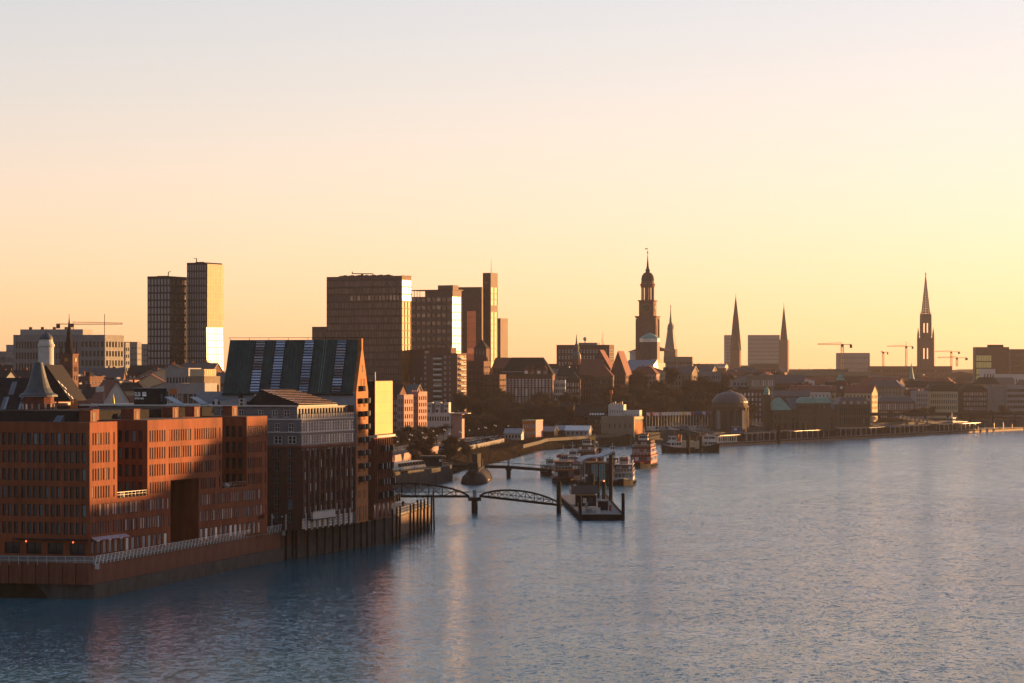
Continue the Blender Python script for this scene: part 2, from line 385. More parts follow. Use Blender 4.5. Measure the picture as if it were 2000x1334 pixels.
def build_land():
    ys = [400,440,459]+list(range(462, 670, 8))+list(range(672, 1500, 12))+list(range(1500, 2300, 25))+list(range(2300, 4200, 120))+[4500,5500,7000,9000]
    ts = [0,4,8,12,17,22,30,40,52,65,80,95,110,130,150,175,200,240,290,360,460,600,800,1100,1500,2200,3500]
    vs = []; fs = []
    for y in ys:
        xs = interp(SHORE, y)
        for t in ts:
            z = hgt(xs-t, y) if y > 459.5 else -4
            vs.append((xs-t, y, z))
    nt_ = len(ts)
    for i in range(len(ys)-1):
        for j in range(nt_-1):
            a = i*nt_+j; fs.append((a, a+nt_, a+nt_+1, a+1))
    # skirt under the shoreline
    b0 = len(vs)
    for y in ys: vs.append((interp(SHORE, y), y, -4))
    for i in range(len(ys)-1): fs.append((i*nt_, b0+i, b0+i+1, (i+1)*nt_))
    mb = MB(); mb.raw(vs, fs); o = mb.build('ground', M['earth'], smooth=False); o['kind'] = 'structure'
build_land()

def water_material():
    m = bpy.data.materials.new('river_water'); m.use_nodes = True; n = m.node_tree; L = n.links; b = n.nodes['Principled BSDF']
    b.inputs['IOR'].default_value = 1.33; b.inputs['Roughness'].default_value = .16; b.inputs['Specular Tint'].default_value = (.68,.93,1,1)
    g = n.nodes.new('ShaderNodeNewGeometry')
    def noise(scale, detail=2, rough=.5, dist=0.0):
        mp = n.nodes.new('ShaderNodeMapping'); mp.inputs['Scale'].default_value = scale; L.new(g.outputs['Position'], mp.inputs['Vector'])
        x = n.nodes.new('ShaderNodeTexNoise'); x.inputs['Scale'].default_value = 1; x.inputs['Detail'].default_value = detail; x.inputs['Roughness'].default_value = rough
        x.inputs['Distortion'].default_value = dist; L.new(mp.outputs[0], x.inputs['Vector']); return x
    def math_(op, a, c, d=None):
        x = n.nodes.new('ShaderNodeMath'); x.operation = op
        for i, q in enumerate((a, c, d)):
            if q is None: continue
            if isinstance(q, (int, float)): x.inputs[i].default_value = q
            else: L.new(q, x.inputs[i])
        return x.outputs[0]
    def vm(op, a, c):
        x = n.nodes.new('ShaderNodeVectorMath'); x.operation = op
        for i, q in enumerate((a, c)):
            if isinstance(q, tuple): x.inputs[i].default_value = q
            elif op == 'SCALE' and i == 1: L.new(q, x.inputs['Scale'])
            else: L.new(q, x.inputs[i])
        return x.outputs[0]
    big = noise((.34,.24,1), 2); mid = noise((1.25,1.0,1), 5, .65); small = noise((4.4,3.6,1), 4, .65)
    sb = vm('MULTIPLY', vm('SUBTRACT', big.outputs['Color'], (.5,.5,.5)), (.14,.42,0))
    sm_ = vm('MULTIPLY', vm('SUBTRACT', mid.outputs['Color'], (.5,.5,.5)), (.5,1.8,0))
    ss = vm('MULTIPLY', vm('SUBTRACT', small.outputs['Color'], (.5,.5,.5)), (.55,1.9,0))
    gust = noise((.012,.0042,1), 4, .6, 1.2)           # calmer and rougher patches
    amp = math_('MULTIPLY_ADD', gust.outputs['Fac'], 1.3, .38)
    # wind shadow of the quay and its tall buildings: smaller waves near the left bank
    sx = n.nodes.new('ShaderNodeSeparateXYZ'); L.new(g.outputs['Position'], sx.inputs[0])
    lee = n.nodes.new('ShaderNodeMapRange'); lee.interpolation_type = 'SMOOTHSTEP'; lee.inputs[1].default_value = -38; lee.inputs[2].default_value = 22; lee.inputs[3].default_value = .42; lee.inputs[4].default_value = 1.0
    L.new(math_('MULTIPLY_ADD', gust.outputs['Fac'], 24, math_('SUBTRACT', sx.outputs[0], 12)), lee.inputs[0])
    amp = math_('MULTIPLY', amp, lee.outputs[0])
    sl = vm('SCALE', vm('ADD', vm('ADD', sb, sm_), ss), amp)
    nm = vm('NORMALIZE', vm('ADD', sl, (0,0,1)), (0,0,0)); L.new(nm, b.inputs['Normal'])
    # thin foam lines left by wakes
    fo = noise((.018,.006,1), 3, .55, 2.2); f2 = noise((.5,.12,1), 5, .75)
    line = math_('SUBTRACT', 1, math_('MULTIPLY', math_('ABSOLUTE', math_('SUBTRACT', fo.outputs['Fac'], .5), 0), 22))
    line = math_('MULTIPLY', math_('MAXIMUM', line, 0), math_('MAXIMUM', math_('MULTIPLY_ADD', f2.outputs['Fac'], 3.2, -1.2), 0))
    mx = n.nodes.new('ShaderNodeMix'); mx.data_type = 'RGBA'; mx.inputs[6].default_value = (.012,.08,.108,1); mx.inputs[7].default_value = (.32,.34,.35,1)
    L.new(math_('MULTIPLY', math_('MINIMUM', math_('MULTIPLY', line, .9), .7), math_('POWER', lee.outputs[0], 3)), mx.inputs[0]); L.new(mx.outputs[2], b.inputs['Base Color'])
    return m
mb = MB(); mb.face([(-4000,-600,0),(9000,-600,0),(9000,9000,0),(-4000,9000,0)])
w_ = mb.build('river', water_material()); w_['kind'] = 'structure'

# ---------------------------------------------------------------- near riverside: terracotta office block
RA = math.atan2(-.3366, .9417)
def terracotta_block():
    r = thing('terracotta_office_block', 'terracotta office block with rows of slit windows, cut-out terraces and a tall portal', 'building', (-72.1, 472, 6), RA)
    H = 23.0; Lr = 72.2; T = 9.6; ND = 10.0; FW = 46.0
    zr = [19.06, 16.0, 12.95, 9.9]; lo = [6.8, 3.75]; h = 2.1; q = math.pi/2
    mb = MB(); cap = [285]
    def run(a, b, p=.95, w=.5, edge=.35, skip=()):
        n = int((b-a-2*edge)/p); s0 = a+(b-a-n*p)/2
        return [(s0+p*(i+.5)-w/2, w) for i in range(n) if (i+3) % 11 != 10 or n < 9]
    # front (shaded, towards the camera)
    fcols = [(FW-.55-1.14*(i+1)+.16-(.3 if i > 3 else 0)-(.3 if i > 10 else 0), .78) for i in range(34)]
    rows = [(z, h, fcols) for z in zr+lo]
    gr = [(.3, 2.0, [(FW-3.9-4.2*i, 3.0) for i in range(9)])]
    wall_face(mb, (-FW,0,0), 0, FW, H, rows+gr)
    put_windows(r, (-FW,0,0), 0, [(z, hh, [c for c in xs if c[0] > FW-19.5]) for z, hh, xs in rows], 'office', True, cap)
    put_windows(r, (-FW,0,0), 0, [(z, hh, [c for c in xs if c[0] <= FW-19.5]) for z, hh, xs in rows], 'office', False)
    put_windows(r, (-FW,0,0), 0, gr, 'dark', True, cap)
    def right(y0, y1, z0, z1, rws, style, x=0.0):
        rel = [(z-z0, hh, [(a-y0, w) for a, w in xs]) for z, hh, xs in rws]
        wall_face(mb, (x,y0,z0), q, y1-y0, z1-z0, rel); put_windows(r, (x,y0,z0), q, rel, style, True, cap)
    # sunlit river side, upper storeys
    right(0, 10, T, H, [(z, h, run(0, 10)) for z in zr], 'slit')
    right(21.4, 52, 11.95, H, [(z, h, run(21.4, 52)) for z in zr[:3]], 'slit')
    right(21.4, 30.5, T, 11.95, [(9.85, h-.05, run(21.4, 30.5))], 'slit'); right(42, 52, T, 11.95, [(9.85, h-.05, run(42, 52))], 'slit')
    right(62.8, Lr, T, H, [(z, h, run(62.8, Lr)) for z in zr], 'slit')
    # lower storeys
    for a, b in ((0, 30.5), (42, Lr)):
        gw = [(a+.5+2.1*i, 1.35) for i in range(int((b-a-1)/2.1))]
        right(a, b, 0, T, [(lo[0], h, run(a, b)), (lo[1], h, run(a, b)), (.3, 2.3, gw)], 'slit_pale')  # lower panes paler: bright reflections put into the pane colour
    # side walls of the cut-outs, facing the camera
    for y in (21.4, 62.8):
        cs = [(ND-.75-1.35*(i+1)+.3, .8) for i in range(6)]
        rw = [(z-T, h, cs) for z in zr]
        wall_face(mb, (-ND,y,T), 0, ND, H-T, rw); put_windows(r, (-ND,y,T), 0, rw, 'office', True, cap)
    for y in (10, 52): wall_face(mb, (0,y,T), math.pi, ND, H-T, [])
    for a, b in ((10, 21.4), (52, 62.8)):
        wall_face(mb, (-ND,a,T), q, b-a, H-T, [(z-T, h, run(0, b-a, 1.3, .8)) for z in zr])
        put_windows(r, (-ND,a,T), q, [(z-T, h, run(0, b-a, 1.3, .8)) for z in zr], 'office', False)
        mb.face([(-ND,a,T),(0,a,T),(0,b,T),(-ND,b,T)], 1)
    # portal: deep recess
    pd = 9.0
    wall_face(mb, (-pd,30.5,0), q, 11.5, 11.95, [(2+3.05*i, 2, [(1.5,2),(4.8,2),(8,2)]) for i in range(3)])
    put_windows(r, (-pd,30.5,0), q, [(2+3.05*i, 2, [(1.5,2),(4.8,2),(8,2)]) for i in range(3)], 'office', True, cap)
    wall_face(mb, (-pd,42,0), 0, pd, 11.95, []); wall_face(mb, (0,30.5,0), math.pi, pd, 11.95, [])
    mb.face([(-pd,30.5,11.95),(0,30.5,11.95),(0,42,11.95),(-pd,42,11.95)], 0)
    wall_face(mb, (0,Lr,0), math.pi, FW, H, []); wall_face(mb, (-FW,Lr,0), -q, Lr, H, [])
    mb.face([(-FW,0,H),(-ND,0,H),(-ND,Lr,H),(-FW,Lr,H)], 1)
    for a, b in ((0, 10), (21.4, 52), (62.8, Lr)): mb.face([(-ND,a,H),(0,a,H),(0,b,H),(-ND,b,H)], 1)
    mb.build('wall', [M['terracotta'], M['roof_felt']], r, fix=False)
    # roof storey, stair heads, hatches
    p = MB(); p.box(-40,-4.6,3.5,8.5,H+.01,H+1.9); p.box(-40,-9.5,8.6,21,H+.01,H+1.7); p.build('roof_plant', M['metal_dark'], r)
    p = MB(); p.box(-28,-10.5,22,51,H+.01,H+1.6); p.build('roof_plant', M['metal_dark'], r)
    p = MB(); p.box(-30,-10.5,54,70,H+.01,H+1.7); p.build('roof_plant', M['metal_dark'], r)
    for x, y, w in ((-3.0,5,2.2),(-9.5,17.5,2.6),(-5.5,25.5,2.6),(-8.6,47.5,2.2),(-8,55.6,2),(-6,68,2)):
        s_ = MB(); s_.box(x-w/2,x+w/2,y-1.2,y+1.2,H+.012,H+1.85); s_.box(x-w/2-.06,x+w/2+.06,y-1.26,y+1.26,H+1.85,H+1.95)
        so = s_.build('stair_head', M['terracotta_dark'], r)
        d_ = MB(); d_.box(x+w/2+.01,x+w/2+.06,y-.4,y+.4,H+.1,H+1.6); d_.build('door', M['stone'], so)
    for x, y in ((-6.8,1.2),(-9.6,30),(-15,40),(-12.5,57)):
        k = MB(); k.raw([(x-.7,y-.5,H+.02),(x+.7,y-.5,H+.02),(x+.9,y+.6,H+1.1),(x-.5,y+.6,H+1.1),(x-.5,y+.7,H+.02),(x+.9,y+.7,H+.02)], [(0,1,2,3),(3,2,5,4),(0,3,4),(1,5,2)])
        k.build('roof_hatch', M['steel_blue'], r)
    # awnings, terrace rails, canopy, name on the wall
    aw = MB(); aw.raw([(.05,.4,3.25),(.05,13,3.25),(.95,13,2.8),(.95,.4,2.8),(.05,.4,3.32),(.05,13,3.32),(.95,13,2.87),(.95,.4,2.87)], [(0,1,2,3),(4,5,6,7),(2,3,7,6),(0,3,7,4),(1,2,6,5)])
    ao = aw.build('awning', mk('awning_cloth', (.26,.2,.24), .8), r); ao['label'] = 'grey awning over the ground floor windows'
    for i in range(6):
        v = MB(); v.box(.955,.99,.8+2.1*i,1.9+2.1*i,2.62,2.86); v.build('valance', M['red_paint'] if i % 2 else M['cloth_white'], ao)
    cn = MB(); cn.box(-14.5,-.3,-.9,-.02,2.75,3.0); cn.build('canopy', M['metal_dark'], r)
    for a, b in ((10.2, 21.2), (52.2, 62.6)):
        t = MB(); t.bar((-.15,a,T+1.0),(-.15,b,T+1.0),.05); t.bar((-.15,a,T+.55),(-.15,b,T+.55),.03)
        for i in range(9): yy = a+(b-a)*i/8; t.bar((-.15,yy,T),(-.15,yy,T+1),.05)
        t.build('terrace_rail', M['metal_grey'], r)
    for y in (14.5, 57.2):
        c_ = MB(); c_.lathe([(.5,T+.02),(.62,T+.5),(.3,T+.75),(.05,T+.8)], 10, (-1.6,y)); c_.build('terrace_planter', M['plaster_white'], r, smooth=True)
    ed = text_mesh('lettering', 'edel', 1.5, M['metal_dark'], r, (.06, 68.1, 3.0), q, ext=.05); ed['label'] = 'small dark company lettering on the terracotta wall'
    for x in (-3.1, -12.2):
        l_ = MB(); l_.lathe([(.02,2.3),(.13,2.36),(.15,2.5),(.08,2.62)], 8, (x,-.18)); m_ = M.get('lamp_lit')
        if not m_:
            m_ = M['lamp_lit'] = bpy.data.materials.new('lamp_lit'); m_.use_nodes = True; b_ = m_.node_tree.nodes['Principled BSDF']
            b_.inputs['Emission Color'].default_value = (1,.16,.05,1); b_.inputs['Emission Strength'].default_value = .35; b_.inputs['Base Color'].default_value = (.5,.1,.05,1)
        lo_ = l_.build('wall_lamp', m_, r); lo_['label'] = 'small glowing red-orange wall lamp'
    return r
terracotta_block()

# quay under the terracotta block
QA, QB = Vector((-69.5,458,0)), Vector((-46.2,551.5,0)); QD = (QB-QA).normalized(); QN = Vector((QD.y,-QD.x,0)); QL = (QB-QA).length
def quay_a():
    r = thing('rust_red_quay_wall', 'rust-red steel quay wall on a dark concrete footing below the terracotta block', 'quay wall', QA, math.atan2(-QN.y*-1, 1) if False else math.atan2(QN.y, QN.x))
    # local x = outwards over the water, y = along the quay
    m = mk('rust_red_steel', (.085,.03,.018), .75, .3, .25, streak=.08, fine=7)
    n = 20; p = QL/n
    panel = MB(); panel.box(-1.2,0,.03,p-.03,0,3.55); pm = panel.mesh('panel', m)
    for i in range(n): link('panel', pm, r, (0, i*p, 2.42))
    pf = MB(); pf.box(-1.2,0,.03,2.37,0,3.55); pfm = pf.mesh('panel', m)
    for i in range(18):
        o = link('panel', pfm, r, (-.02-2.4*i, 0, 2.42)); o.rotation_euler = (0,0,q_left); 
    f = MB(); f.prism([(.55,-.5),(.55,QL),(-1,QL),(-1,-.2),(-45,4.6),(-45.2,3.9)], -4, 2.4); f.build('footing', M['concrete_dark'], r)
    d = MB(); d.prism([(.12,-.1),(.12,QL+1.5),(-30,QL+1.5),(-30,4),(-45,5.4),(-45,4.8)], 5.62, 6.0); d.build('deck', M['paving'], r)
    return r
q_left = R(180-6)-R(90)
quay_a()
def railing(name, label, pts, n, rails, h, lean, mat, group=None):
    """posts leaning outwards with rails between"""
    a, b = Vector(pts[0]), Vector(pts[1]); d = (b-a).normalized(); out = Vector((d.y,-d.x,0)); L = (b-a).length
    r = thing(name, label, 'railing', a, math.atan2(out.y, out.x), group)
    pm = MB(); pm.bar((0,0,-.35),(lean,0,h),.06,.09); me = pm.mesh('post', mat)
    for i in range(n+1): link('post', me, r, (0, L*i/n, 0))
    for k in range(rails):
        z = h*(k+.6)/(rails-.4) if rails > 1 else h; b_ = MB(); b_.bar((lean*z/h,0,z),(lean*z/h,L,z),.035 if k < rails-1 else .055); b_.build('rail', mat, r)
    return r
wr = mk('rail_white', (.5,.48,.46), .4, .06, 1.0)
railing('quay_railing', 'white steel lattice railing along the rust-red quay towards the brick warehouse', (QA+Vector((.4,.2,6.0)), QB+Vector((.4,1.2,6.0))), 58, 5, 1.15, .3, wr)
M['rail_thin'] = mk('rail_thin', (.3,.3,.31), .5, .06)
QLD = Vector((-.982,.10,0)).normalized()
railing('quay_railing', 'thin white railing on the shaded quay before the terracotta block', (QA+Vector((.3,-.1,6.0))+QLD*24, QA+Vector((.3,-.1,6.0))), 15, 2, 1.05, .28, M['rail_thin'])
for p_, lab in ((QA+Vector((.7,.4,4.9)), 'white life ring box hung on the quay corner below the railing'), (QB+Vector((.6,.6,4.9)), 'white life ring box hung at the far end of the rust-red quay')):
    b = MB(); b.box(-.35,.35,-.15,.15,0,.95); b.box(-.3,.3,-.2,-.151,.1,.85); tag(b.build('life_ring_box', M['plaster_white'], loc=p_), lab, 'box')

# ---------------------------------------------------------------- dark brick warehouse with pale upper storeys
def warehouse():
    r = thing('brick_warehouse', 'dark brick warehouse with white-framed upper storeys and a sloped panel roof', 'building', (-41.9, 550, 6), RA)
    Wd, Lr, q = 50.0, 26.7, math.pi/2; mb = MB(); up = MB(); cap = [290]
    B0 = 16.8
    fr = [(1.6+2.55*k, 1.95, [(Wd-5.9,1.05),(Wd-3.0,1.05)]) for k in range(6)]
    wall_face(mb, (-Wd,0,0), 0, Wd, B0, fr); put_windows(r, (-Wd,0,0), 0, fr, 'cross', True, cap)
    n = 20; p = Lr/n
    rr = [(3.0+2.3*k, 1.75, [(p*(i+.28), p*.44) for i in range(n)]) for k in range(6)]
    gr = [(.3, 2.0, [(p*(2*i+.4), p*1.2) for i in range(10)])]
    wall_face(mb, (0,0,0), q, Lr, B0, gr+rr, .3); put_windows(r, (0,0,0), q, rr, 'slit_pale', True, cap); put_windows(r, (0,0,0), q, gr, 'pale', True, cap)
    wall_face(mb, (0,Lr,0), math.pi, Wd, 24.6, []); wall_face(mb, (-Wd,Lr,0), -q, Lr, 24.6, [])
    mb.build('wall', [M['clinker'], M['roof_felt']], r, fix=False)
    for i in range(n+1):
        if i % 2 == 0:
            b = MB(); b.box(.01,.42,max(.02,p*i-.17),min(Lr-.02,p*i+.17),2.5,15.9); b.build('pilaster', M['clinker'], r)
    for i in range(9):
        b = MB(); b.box(.3,.55,1.2+2.8*i,1.42+2.8*i,0,3.4); b.build('post', M['plaster_white'], r)
    for x in (-6.2, -3.2):
        b = MB(); b.box(x-.12,x+.12,-.5,-.25,0,3.2); b.build('post', M['plaster_white'], r)
    # corbel band, then two pale storeys and the set-back top storey
    b = MB(); b.box(-Wd,.25,-.25,Lr,B0-.35,B0+.05); b.build('band', M['brick'], r)
    z1, z2, z3, z4 = B0+.05, 19.4, 22.1, 24.6
    f1 = [(.35, 1.6, [(Wd-6.1,1.9),(Wd-3.0,1.9)]), (2.75, 1.75, [(Wd-5.9,1.2),(Wd-2.9,1.2)])]
    wall_face(up, (-Wd,0,z1), 0, Wd, z3-z1, f1); put_windows(r, (-Wd,0,z1), 0, f1, 'white', True, cap)
    s1 = [(.3, 1.7, [(p*(i+.2), p*.62) for i in range(n)]), (2.75, 1.95, [(p*(i+.2), p*.62) for i in range(n)])]
    wall_face(up, (0,0,z1), q, Lr, z3-z1, s1); put_windows(r, (0,0,z1), q, s1, 'pale', True, cap)
    up.face([(-Wd,0,z3),(0,0,z3),(0,Lr,z3),(-Wd,Lr,z3)], 1)
    t = 1.3
    f2 = [(.35, 1.5, [(Wd-t-8.6,1.3),(Wd-t-5.6,1.3),(Wd-t-3.0,1.3),(Wd-t-13,1.3),(Wd-t-17,1.3)])]
    wall_face(up, (-Wd,.9,z3), 0, Wd-t, z4-z3, f2); put_windows(r, (-Wd,.9,z3), 0, f2, 'white', True, cap)
    s2 = [(.2, 1.9, [(.6+1.5*i, 1.05) for i in range(16)])]
    wall_face(up, (-t,.9,z3), q, Lr-.9, z4-z3, s2); put_windows(r, (-t,.9,z3), q, s2, 'sky', True, cap)
    up.face([(-Wd,.9,z4),(-t,.9,z4),(-t,Lr,z4),(-Wd,Lr,z4)], 1)
    up.build('upper_wall', [mk('upper_cladding', (.09,.085,.09), .6), M['roof_felt']], r, fix=False)
    for z, k in ((z2+.12, .2), (z3, .15)):
        b = MB(); b.box(-Wd,k,-k,Lr,z-.12,z+.1); b.build('white_band', M['plaster_white'], r)
    b = MB(); b.box(-Wd,-t+.5,.4,Lr*.75,z4+.01,z4+.28); b.build('fascia', M['plaster_white'], r)
    for i in range(31):                                          # balcony rail of upright slats
        y = .3+(Lr-.6)*i/30; b = MB(); b.box(-.12,-.02,y-.13,y+.13,z3+.12,z3+1.05)
        if i == 0: me = b.mesh('rail_slat', M['plaster_white']); y0 = y
        link('rail_slat', me, r, (0, y-y0, 0))
    b = MB(); b.bar((-.07,.1,z3+1.1),(-.07,Lr,z3+1.1),.07); b.bar((-Wd,-.05,z3+1.0),(0,-.05,z3+1.0),.05); b.build('rail', M['metal_dark'], r)
    # sloped panel roof rising away from the river
    sl = mk('solar_glass', (.075,.05,.05), .22, .15, .4, metal=.35)
    nb = 9
    for i in range(nb):
        b = MB(); u0, u1 = i/nb, (i+.93)/nb
        def pt(u, v, dz=0): return (-.75-9.2*u, .4+1.5*u+(19.2-3.5*u)*v, z4+.55+2.9*u+dz)
        b.raw([pt(u0,0),pt(u0,1),pt(u1,1),pt(u1,0),pt(u0,0,.06),pt(u0,1,.06),pt(u1,1,.06),pt(u1,0,.06)], [(0,1,2,3),(4,5,6,7),(0,1,5,4),(2,3,7,6),(0,3,7,4),(1,2,6,5)])
        b.build('solar_panel', sl, r)
    b = MB(); b.raw([(-.8,.5,z4+.3),(-9.8,2,z4+.3),(-9.8,2,z4+3.2),(-.8,19.4,z4+.3),(-9.8,17,z4+3.2),(-9.8,17,z4+.3),(-14,4,z4+.3),(-14,15,z4+.3)], [(0,1,2),(0,2,4,3),(3,4,5),(1,6,2),(2,6,7,4),(4,7,5)])
    b.build('roof', M['metal_dark'], r)
    # roof plant
    def plant(nm, x, y, w, d, h, m, fan=0):
        b = MB(); b.box(x,x+w,y,y+d,z4+.1,z4+.1+h); o = b.build(nm, m, r)
        for i in range(fan):
            f = MB(); f.cyl((x+w-.45,y-.03,z4+.45+.75*i),(x+w-.45,y-.06,z4+.45+.75*i),.3,n=12); f.build('fan', M['metal_dark'], o)
    plant('air_conditioner', -18.6, 1.5, 4.2, 1.4, 1.1, M['plaster_grey']); plant('air_conditioner', -14.3, 1.2, 1.1, 1.4, 1.5, M['plaster_white'], 2)
    plant('duct', -11.8, 3, 1.9, 1.6, 1.6, M['plaster_white']); plant('duct', -9.6, 5, 1.3, 1.3, 1.9, M['metal_grey']); plant('vent', -15.7, 4, .7, .7, 2.5, M['metal_dark'])
    plant('vent', -12.9, 5.5, 1.5, 1.2, 2.3, M['plaster_white']); plant('vent', -21, 4, .5, .5, 1.3, M['plaster_white']); plant('vent', -22.5, 6, 6, 5, .8, M['metal_dark'])
    for i, (x, y) in enumerate(((-22.4,2.2),(-20.2,9),(-29,4))):
        b = MB(); b.raw([(x-2.6,y-1.5,z4+1.9),(x+.2,y-1.5,z4+.4),(x+.2,y+2,z4+.4),(x-2.6,y+2,z4+1.9)], [(0,1,2,3)]); b.raw([(x-2.6,y-1.5,z4+1.82),(x+.2,y-1.5,z4+.32),(x+.2,y+2,z4+.32),(x-2.6,y+2,z4+1.82)], [(3,2,1,0)])
        for k in range(4): b.bar((x-2.5+.8*k,y-1.4,z4),(x-2.5+.8*k,y-1.4,z4+1.8-.43*k),.08)
        b.build('tilted_solar_panel', M['steel_blue'], r)
    # dark sign box with white lettering
    sx, sy = -38.2, 2.0
    b = MB(); b.box(sx,sx+5.3,sy,sy+4.2,z4-.5,z4+3.55); so = b.build('sign_box', M['metal_dark'], r)
    b = MB(); b.box(sx-.1,sx+5.4,sy-.1,sy+4.3,z4+3.56,z4+3.7); b.build('coping', M['plaster_grey'], so)
    wt = mk('sign_white', (.75,.75,.75), .5, .02)
    text_mesh('lettering', 'ELB', 1.2, wt, so, (sx+.12, sy-.03, z4+2.0), 0, ext=.02).scale = (.72, 1, 1); text_mesh('lettering', 'SPEICHER', .5, wt, so, (sx+.12, sy-.03, z4+1.35), 0, ext=.02)
    b = MB()
    for k in range(5): b.box(sx+1.92+.18*k,sx+2.02+.18*k,sy-.03,sy-.005,z4+2.35,z4+2.85)
    b.box(sx+1.88,sx+2.8,sy-.03,sy-.006,z4+2.0,z4+2.3); b.build('emblem', wt, so)
    b = MB(); b.box(sx+5.31,sx+5.36,sy+1.4,sy+2.2,z4+.8,z4+2.4); b.build('window', M['steel_blue'], so)
    # white terrace screen over the quay
    for i in range(10):
        b = MB(); y = 2.0+1.12*i; b.box(1.6,1.7,y,y+1.0,2.15,3.5); b.box(1.55,1.75,y+.3,y+.7,3.5,3.75); b.build('terrace_screen', M['plaster_white'], r)
    b = MB(); b.box(.1,1.8,1.8,13.4,1.9,2.1); b.build('terrace_slab', M['concrete_dark'], r)
warehouse()

# ---------------------------------------------------------------- steep-roofed warehouse with golden annexe
def steep_house():
    rz = math.atan2(-.208, .978)
    r = thing('steep_roofed_warehouse', 'tall warehouse with steep green-black copper roof and narrow orange brick gable', 'building', (-32.5, 576.4, 6), rz)
    q = math.pi/2; E, RZ, dp, Wd = 27.4, 38.3, 9.5, 29.0; c = dp/2
    mb = MB(); wall_face(mb, (-Wd-6,0,0), 0, Wd+6, E, []); wall_face(mb, (-Wd,dp,0), -q, dp, E, []); wall_face(mb, (0,dp,0), math.pi, Wd, E, [])
    mb.build('wall', [mk('grey_render', (.155,.165,.19), .8, .12, .25)], r, fix=False)
    gb = MB(); gw = []
    rows = []
    for k in range(8):
        z = 4.4+2.72*k
        rows.append((z+.7, 1.55, [(1.6,.3),(2.3,.3),(3.0,.3),(5.6,.3),(6.3,.3),(7.0,.3)]))
    rows.append((.3, 3.0, [(.9,.7),(2.1,.7),(3.3,.7),(5.6,.7),(7.4,.7)]))
    wall_face(gb, (.05,0,0), q, dp, E, rows, .3); put_windows(r, (.05,0,0), q, rows, 'slit', True)
    # gable triangle with a flat-topped finial
    hw = .55
    gb.face([(.05,0,E),(.05,dp,E),(.05,c+hw,RZ-2.0),(.05,c+hw,RZ+.25),(.05,c-hw,RZ+.25),(.05,c-hw,RZ-2.0)])
    gb.face([(-.7,0,E),(.05,0,E),(.05,c-hw,RZ-2),(-.7,c-hw,RZ-2)]); gb.face([(.05,dp,E),(-.7,dp,E),(-.7,c+hw,RZ-2),(.05,c+hw,RZ-2)])
    gb.face([(-.7,c-hw,RZ-2),(.05,c-hw,RZ-2),(.05,c-hw,RZ+.25),(-.7,c-hw,RZ+.25)]); gb.face([(-.7,c-hw,RZ+.25),(.05,c-hw,RZ+.25),(.05,c+hw,RZ+.25),(-.7,c+hw,RZ+.25)])
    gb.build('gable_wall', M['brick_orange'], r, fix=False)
    for z, ys in ((E+1.2,(3.0,4.0)),(E+1.2,(5.6,6.3)),(E+4.1,(4.3,4.95))):
        for y in ys:
            b = MB(); b.box(.03,.07,y,y+.32,z,z+1.5); b.build('slit_window', M['glass'], r)
    bal = MB(); bal.box(.06,.95,-.95,.95,0,1.0); bal.box(.06,1.0,-1,1,-.12,0); bme = bal.mesh('balcony', M['metal_dark'])
    sh = MB(); sh.box(.3,1.02,.97,1.2,.05,1.05); shm = sh.mesh('screen', M['plaster_white'])
    for k in range(7):
        z = 26.0-2.72*k
        for y in (2.55, 6.5):
            b = link('balcony', bme, r, (0, y, z-1.0)); 
            if k > 1 or y > 5: link('screen', shm, b, (0,0,0))
    link('balcony', bme, r, (0, 3.2, 28.6-1.0))
    # roof with four louvred glass strips
    rf = MB()
    for sg, y0 in ((1, -.3), (-1, dp+.3)):
        ye = y0; rf.face([(-Wd,ye,E-.5),(-.7,ye,E-.5),(-.7,c,RZ),(-Wd,c,RZ)] if sg > 0 else [(-.7,ye,E-.5),(-Wd,ye,E-.5),(-Wd,c,RZ),(-.7,c,RZ)])
    rf.face([(-Wd,dp+.3,E-.5),(-Wd,-.3,E-.5),(-Wd,c,RZ)]); rf.face([(-.7,-.3,E-.5),(-.7,dp+.3,E-.5),(-.7,c,RZ)])
    rf.build('roof', M['copper_dark'], r, fix=False)
    b = MB(); b.box(-Wd-.2,-.6,-.55,-.25,E-.75,E-.45); b.build('gutter', M['metal_dark'], r)
    b = MB(); b.bar((-Wd-.3,c,RZ+.45),(-.7,c,RZ+.45),.1)
    for i in range(7): b.bar((-Wd+4.3*i,c,RZ-.05),(-Wd+4.3*i,c,RZ+.45),.08)
    b.build('ridge_rail', M['metal_dark'], r)
    dir_ = Vector((0, c+.3, RZ-E+.5)); ln = dir_.length; dir_.normalize(); nn = Vector((0,-dir_.z,dir_.y))
    def rp(x, s, o): v = Vector((x,-.3,E-.5))+dir_*s+nn*o; return v
    seam = MB()
    for i in range(36):
        x = -Wd+.4+.78*i
        if any(a-.3 < x < a+2.5 for a in (-23.2,-18.8,-12.5,-5.4)): continue
        seam.raw([rp(x-.03,.1,.0),rp(x+.03,.1,.0),rp(x+.03,ln,.0),rp(x-.03,ln,.0),rp(x-.03,.1,.07),rp(x+.03,.1,.07),rp(x+.03,ln,.07),rp(x-.03,ln,.07)], [(4,5,6,7),(0,1,5,4),(3,0,4,7),(1,2,6,5)])
    so = seam.build('standing_seams', M['copper_dark'], r); so['kind'] = 'stuff'
    gs = glass('roof_glass', (.15,.16,.19), .07, (.22,.18,.17), .35, metal=.9, wob=.03)
    slat = MB(); slat.box(-1.1,1.1,-.05,.05,-.16,.16); slm = slat.mesh('slat', M['metal_dark'])
    ang = math.atan2(dir_.z, dir_.y)
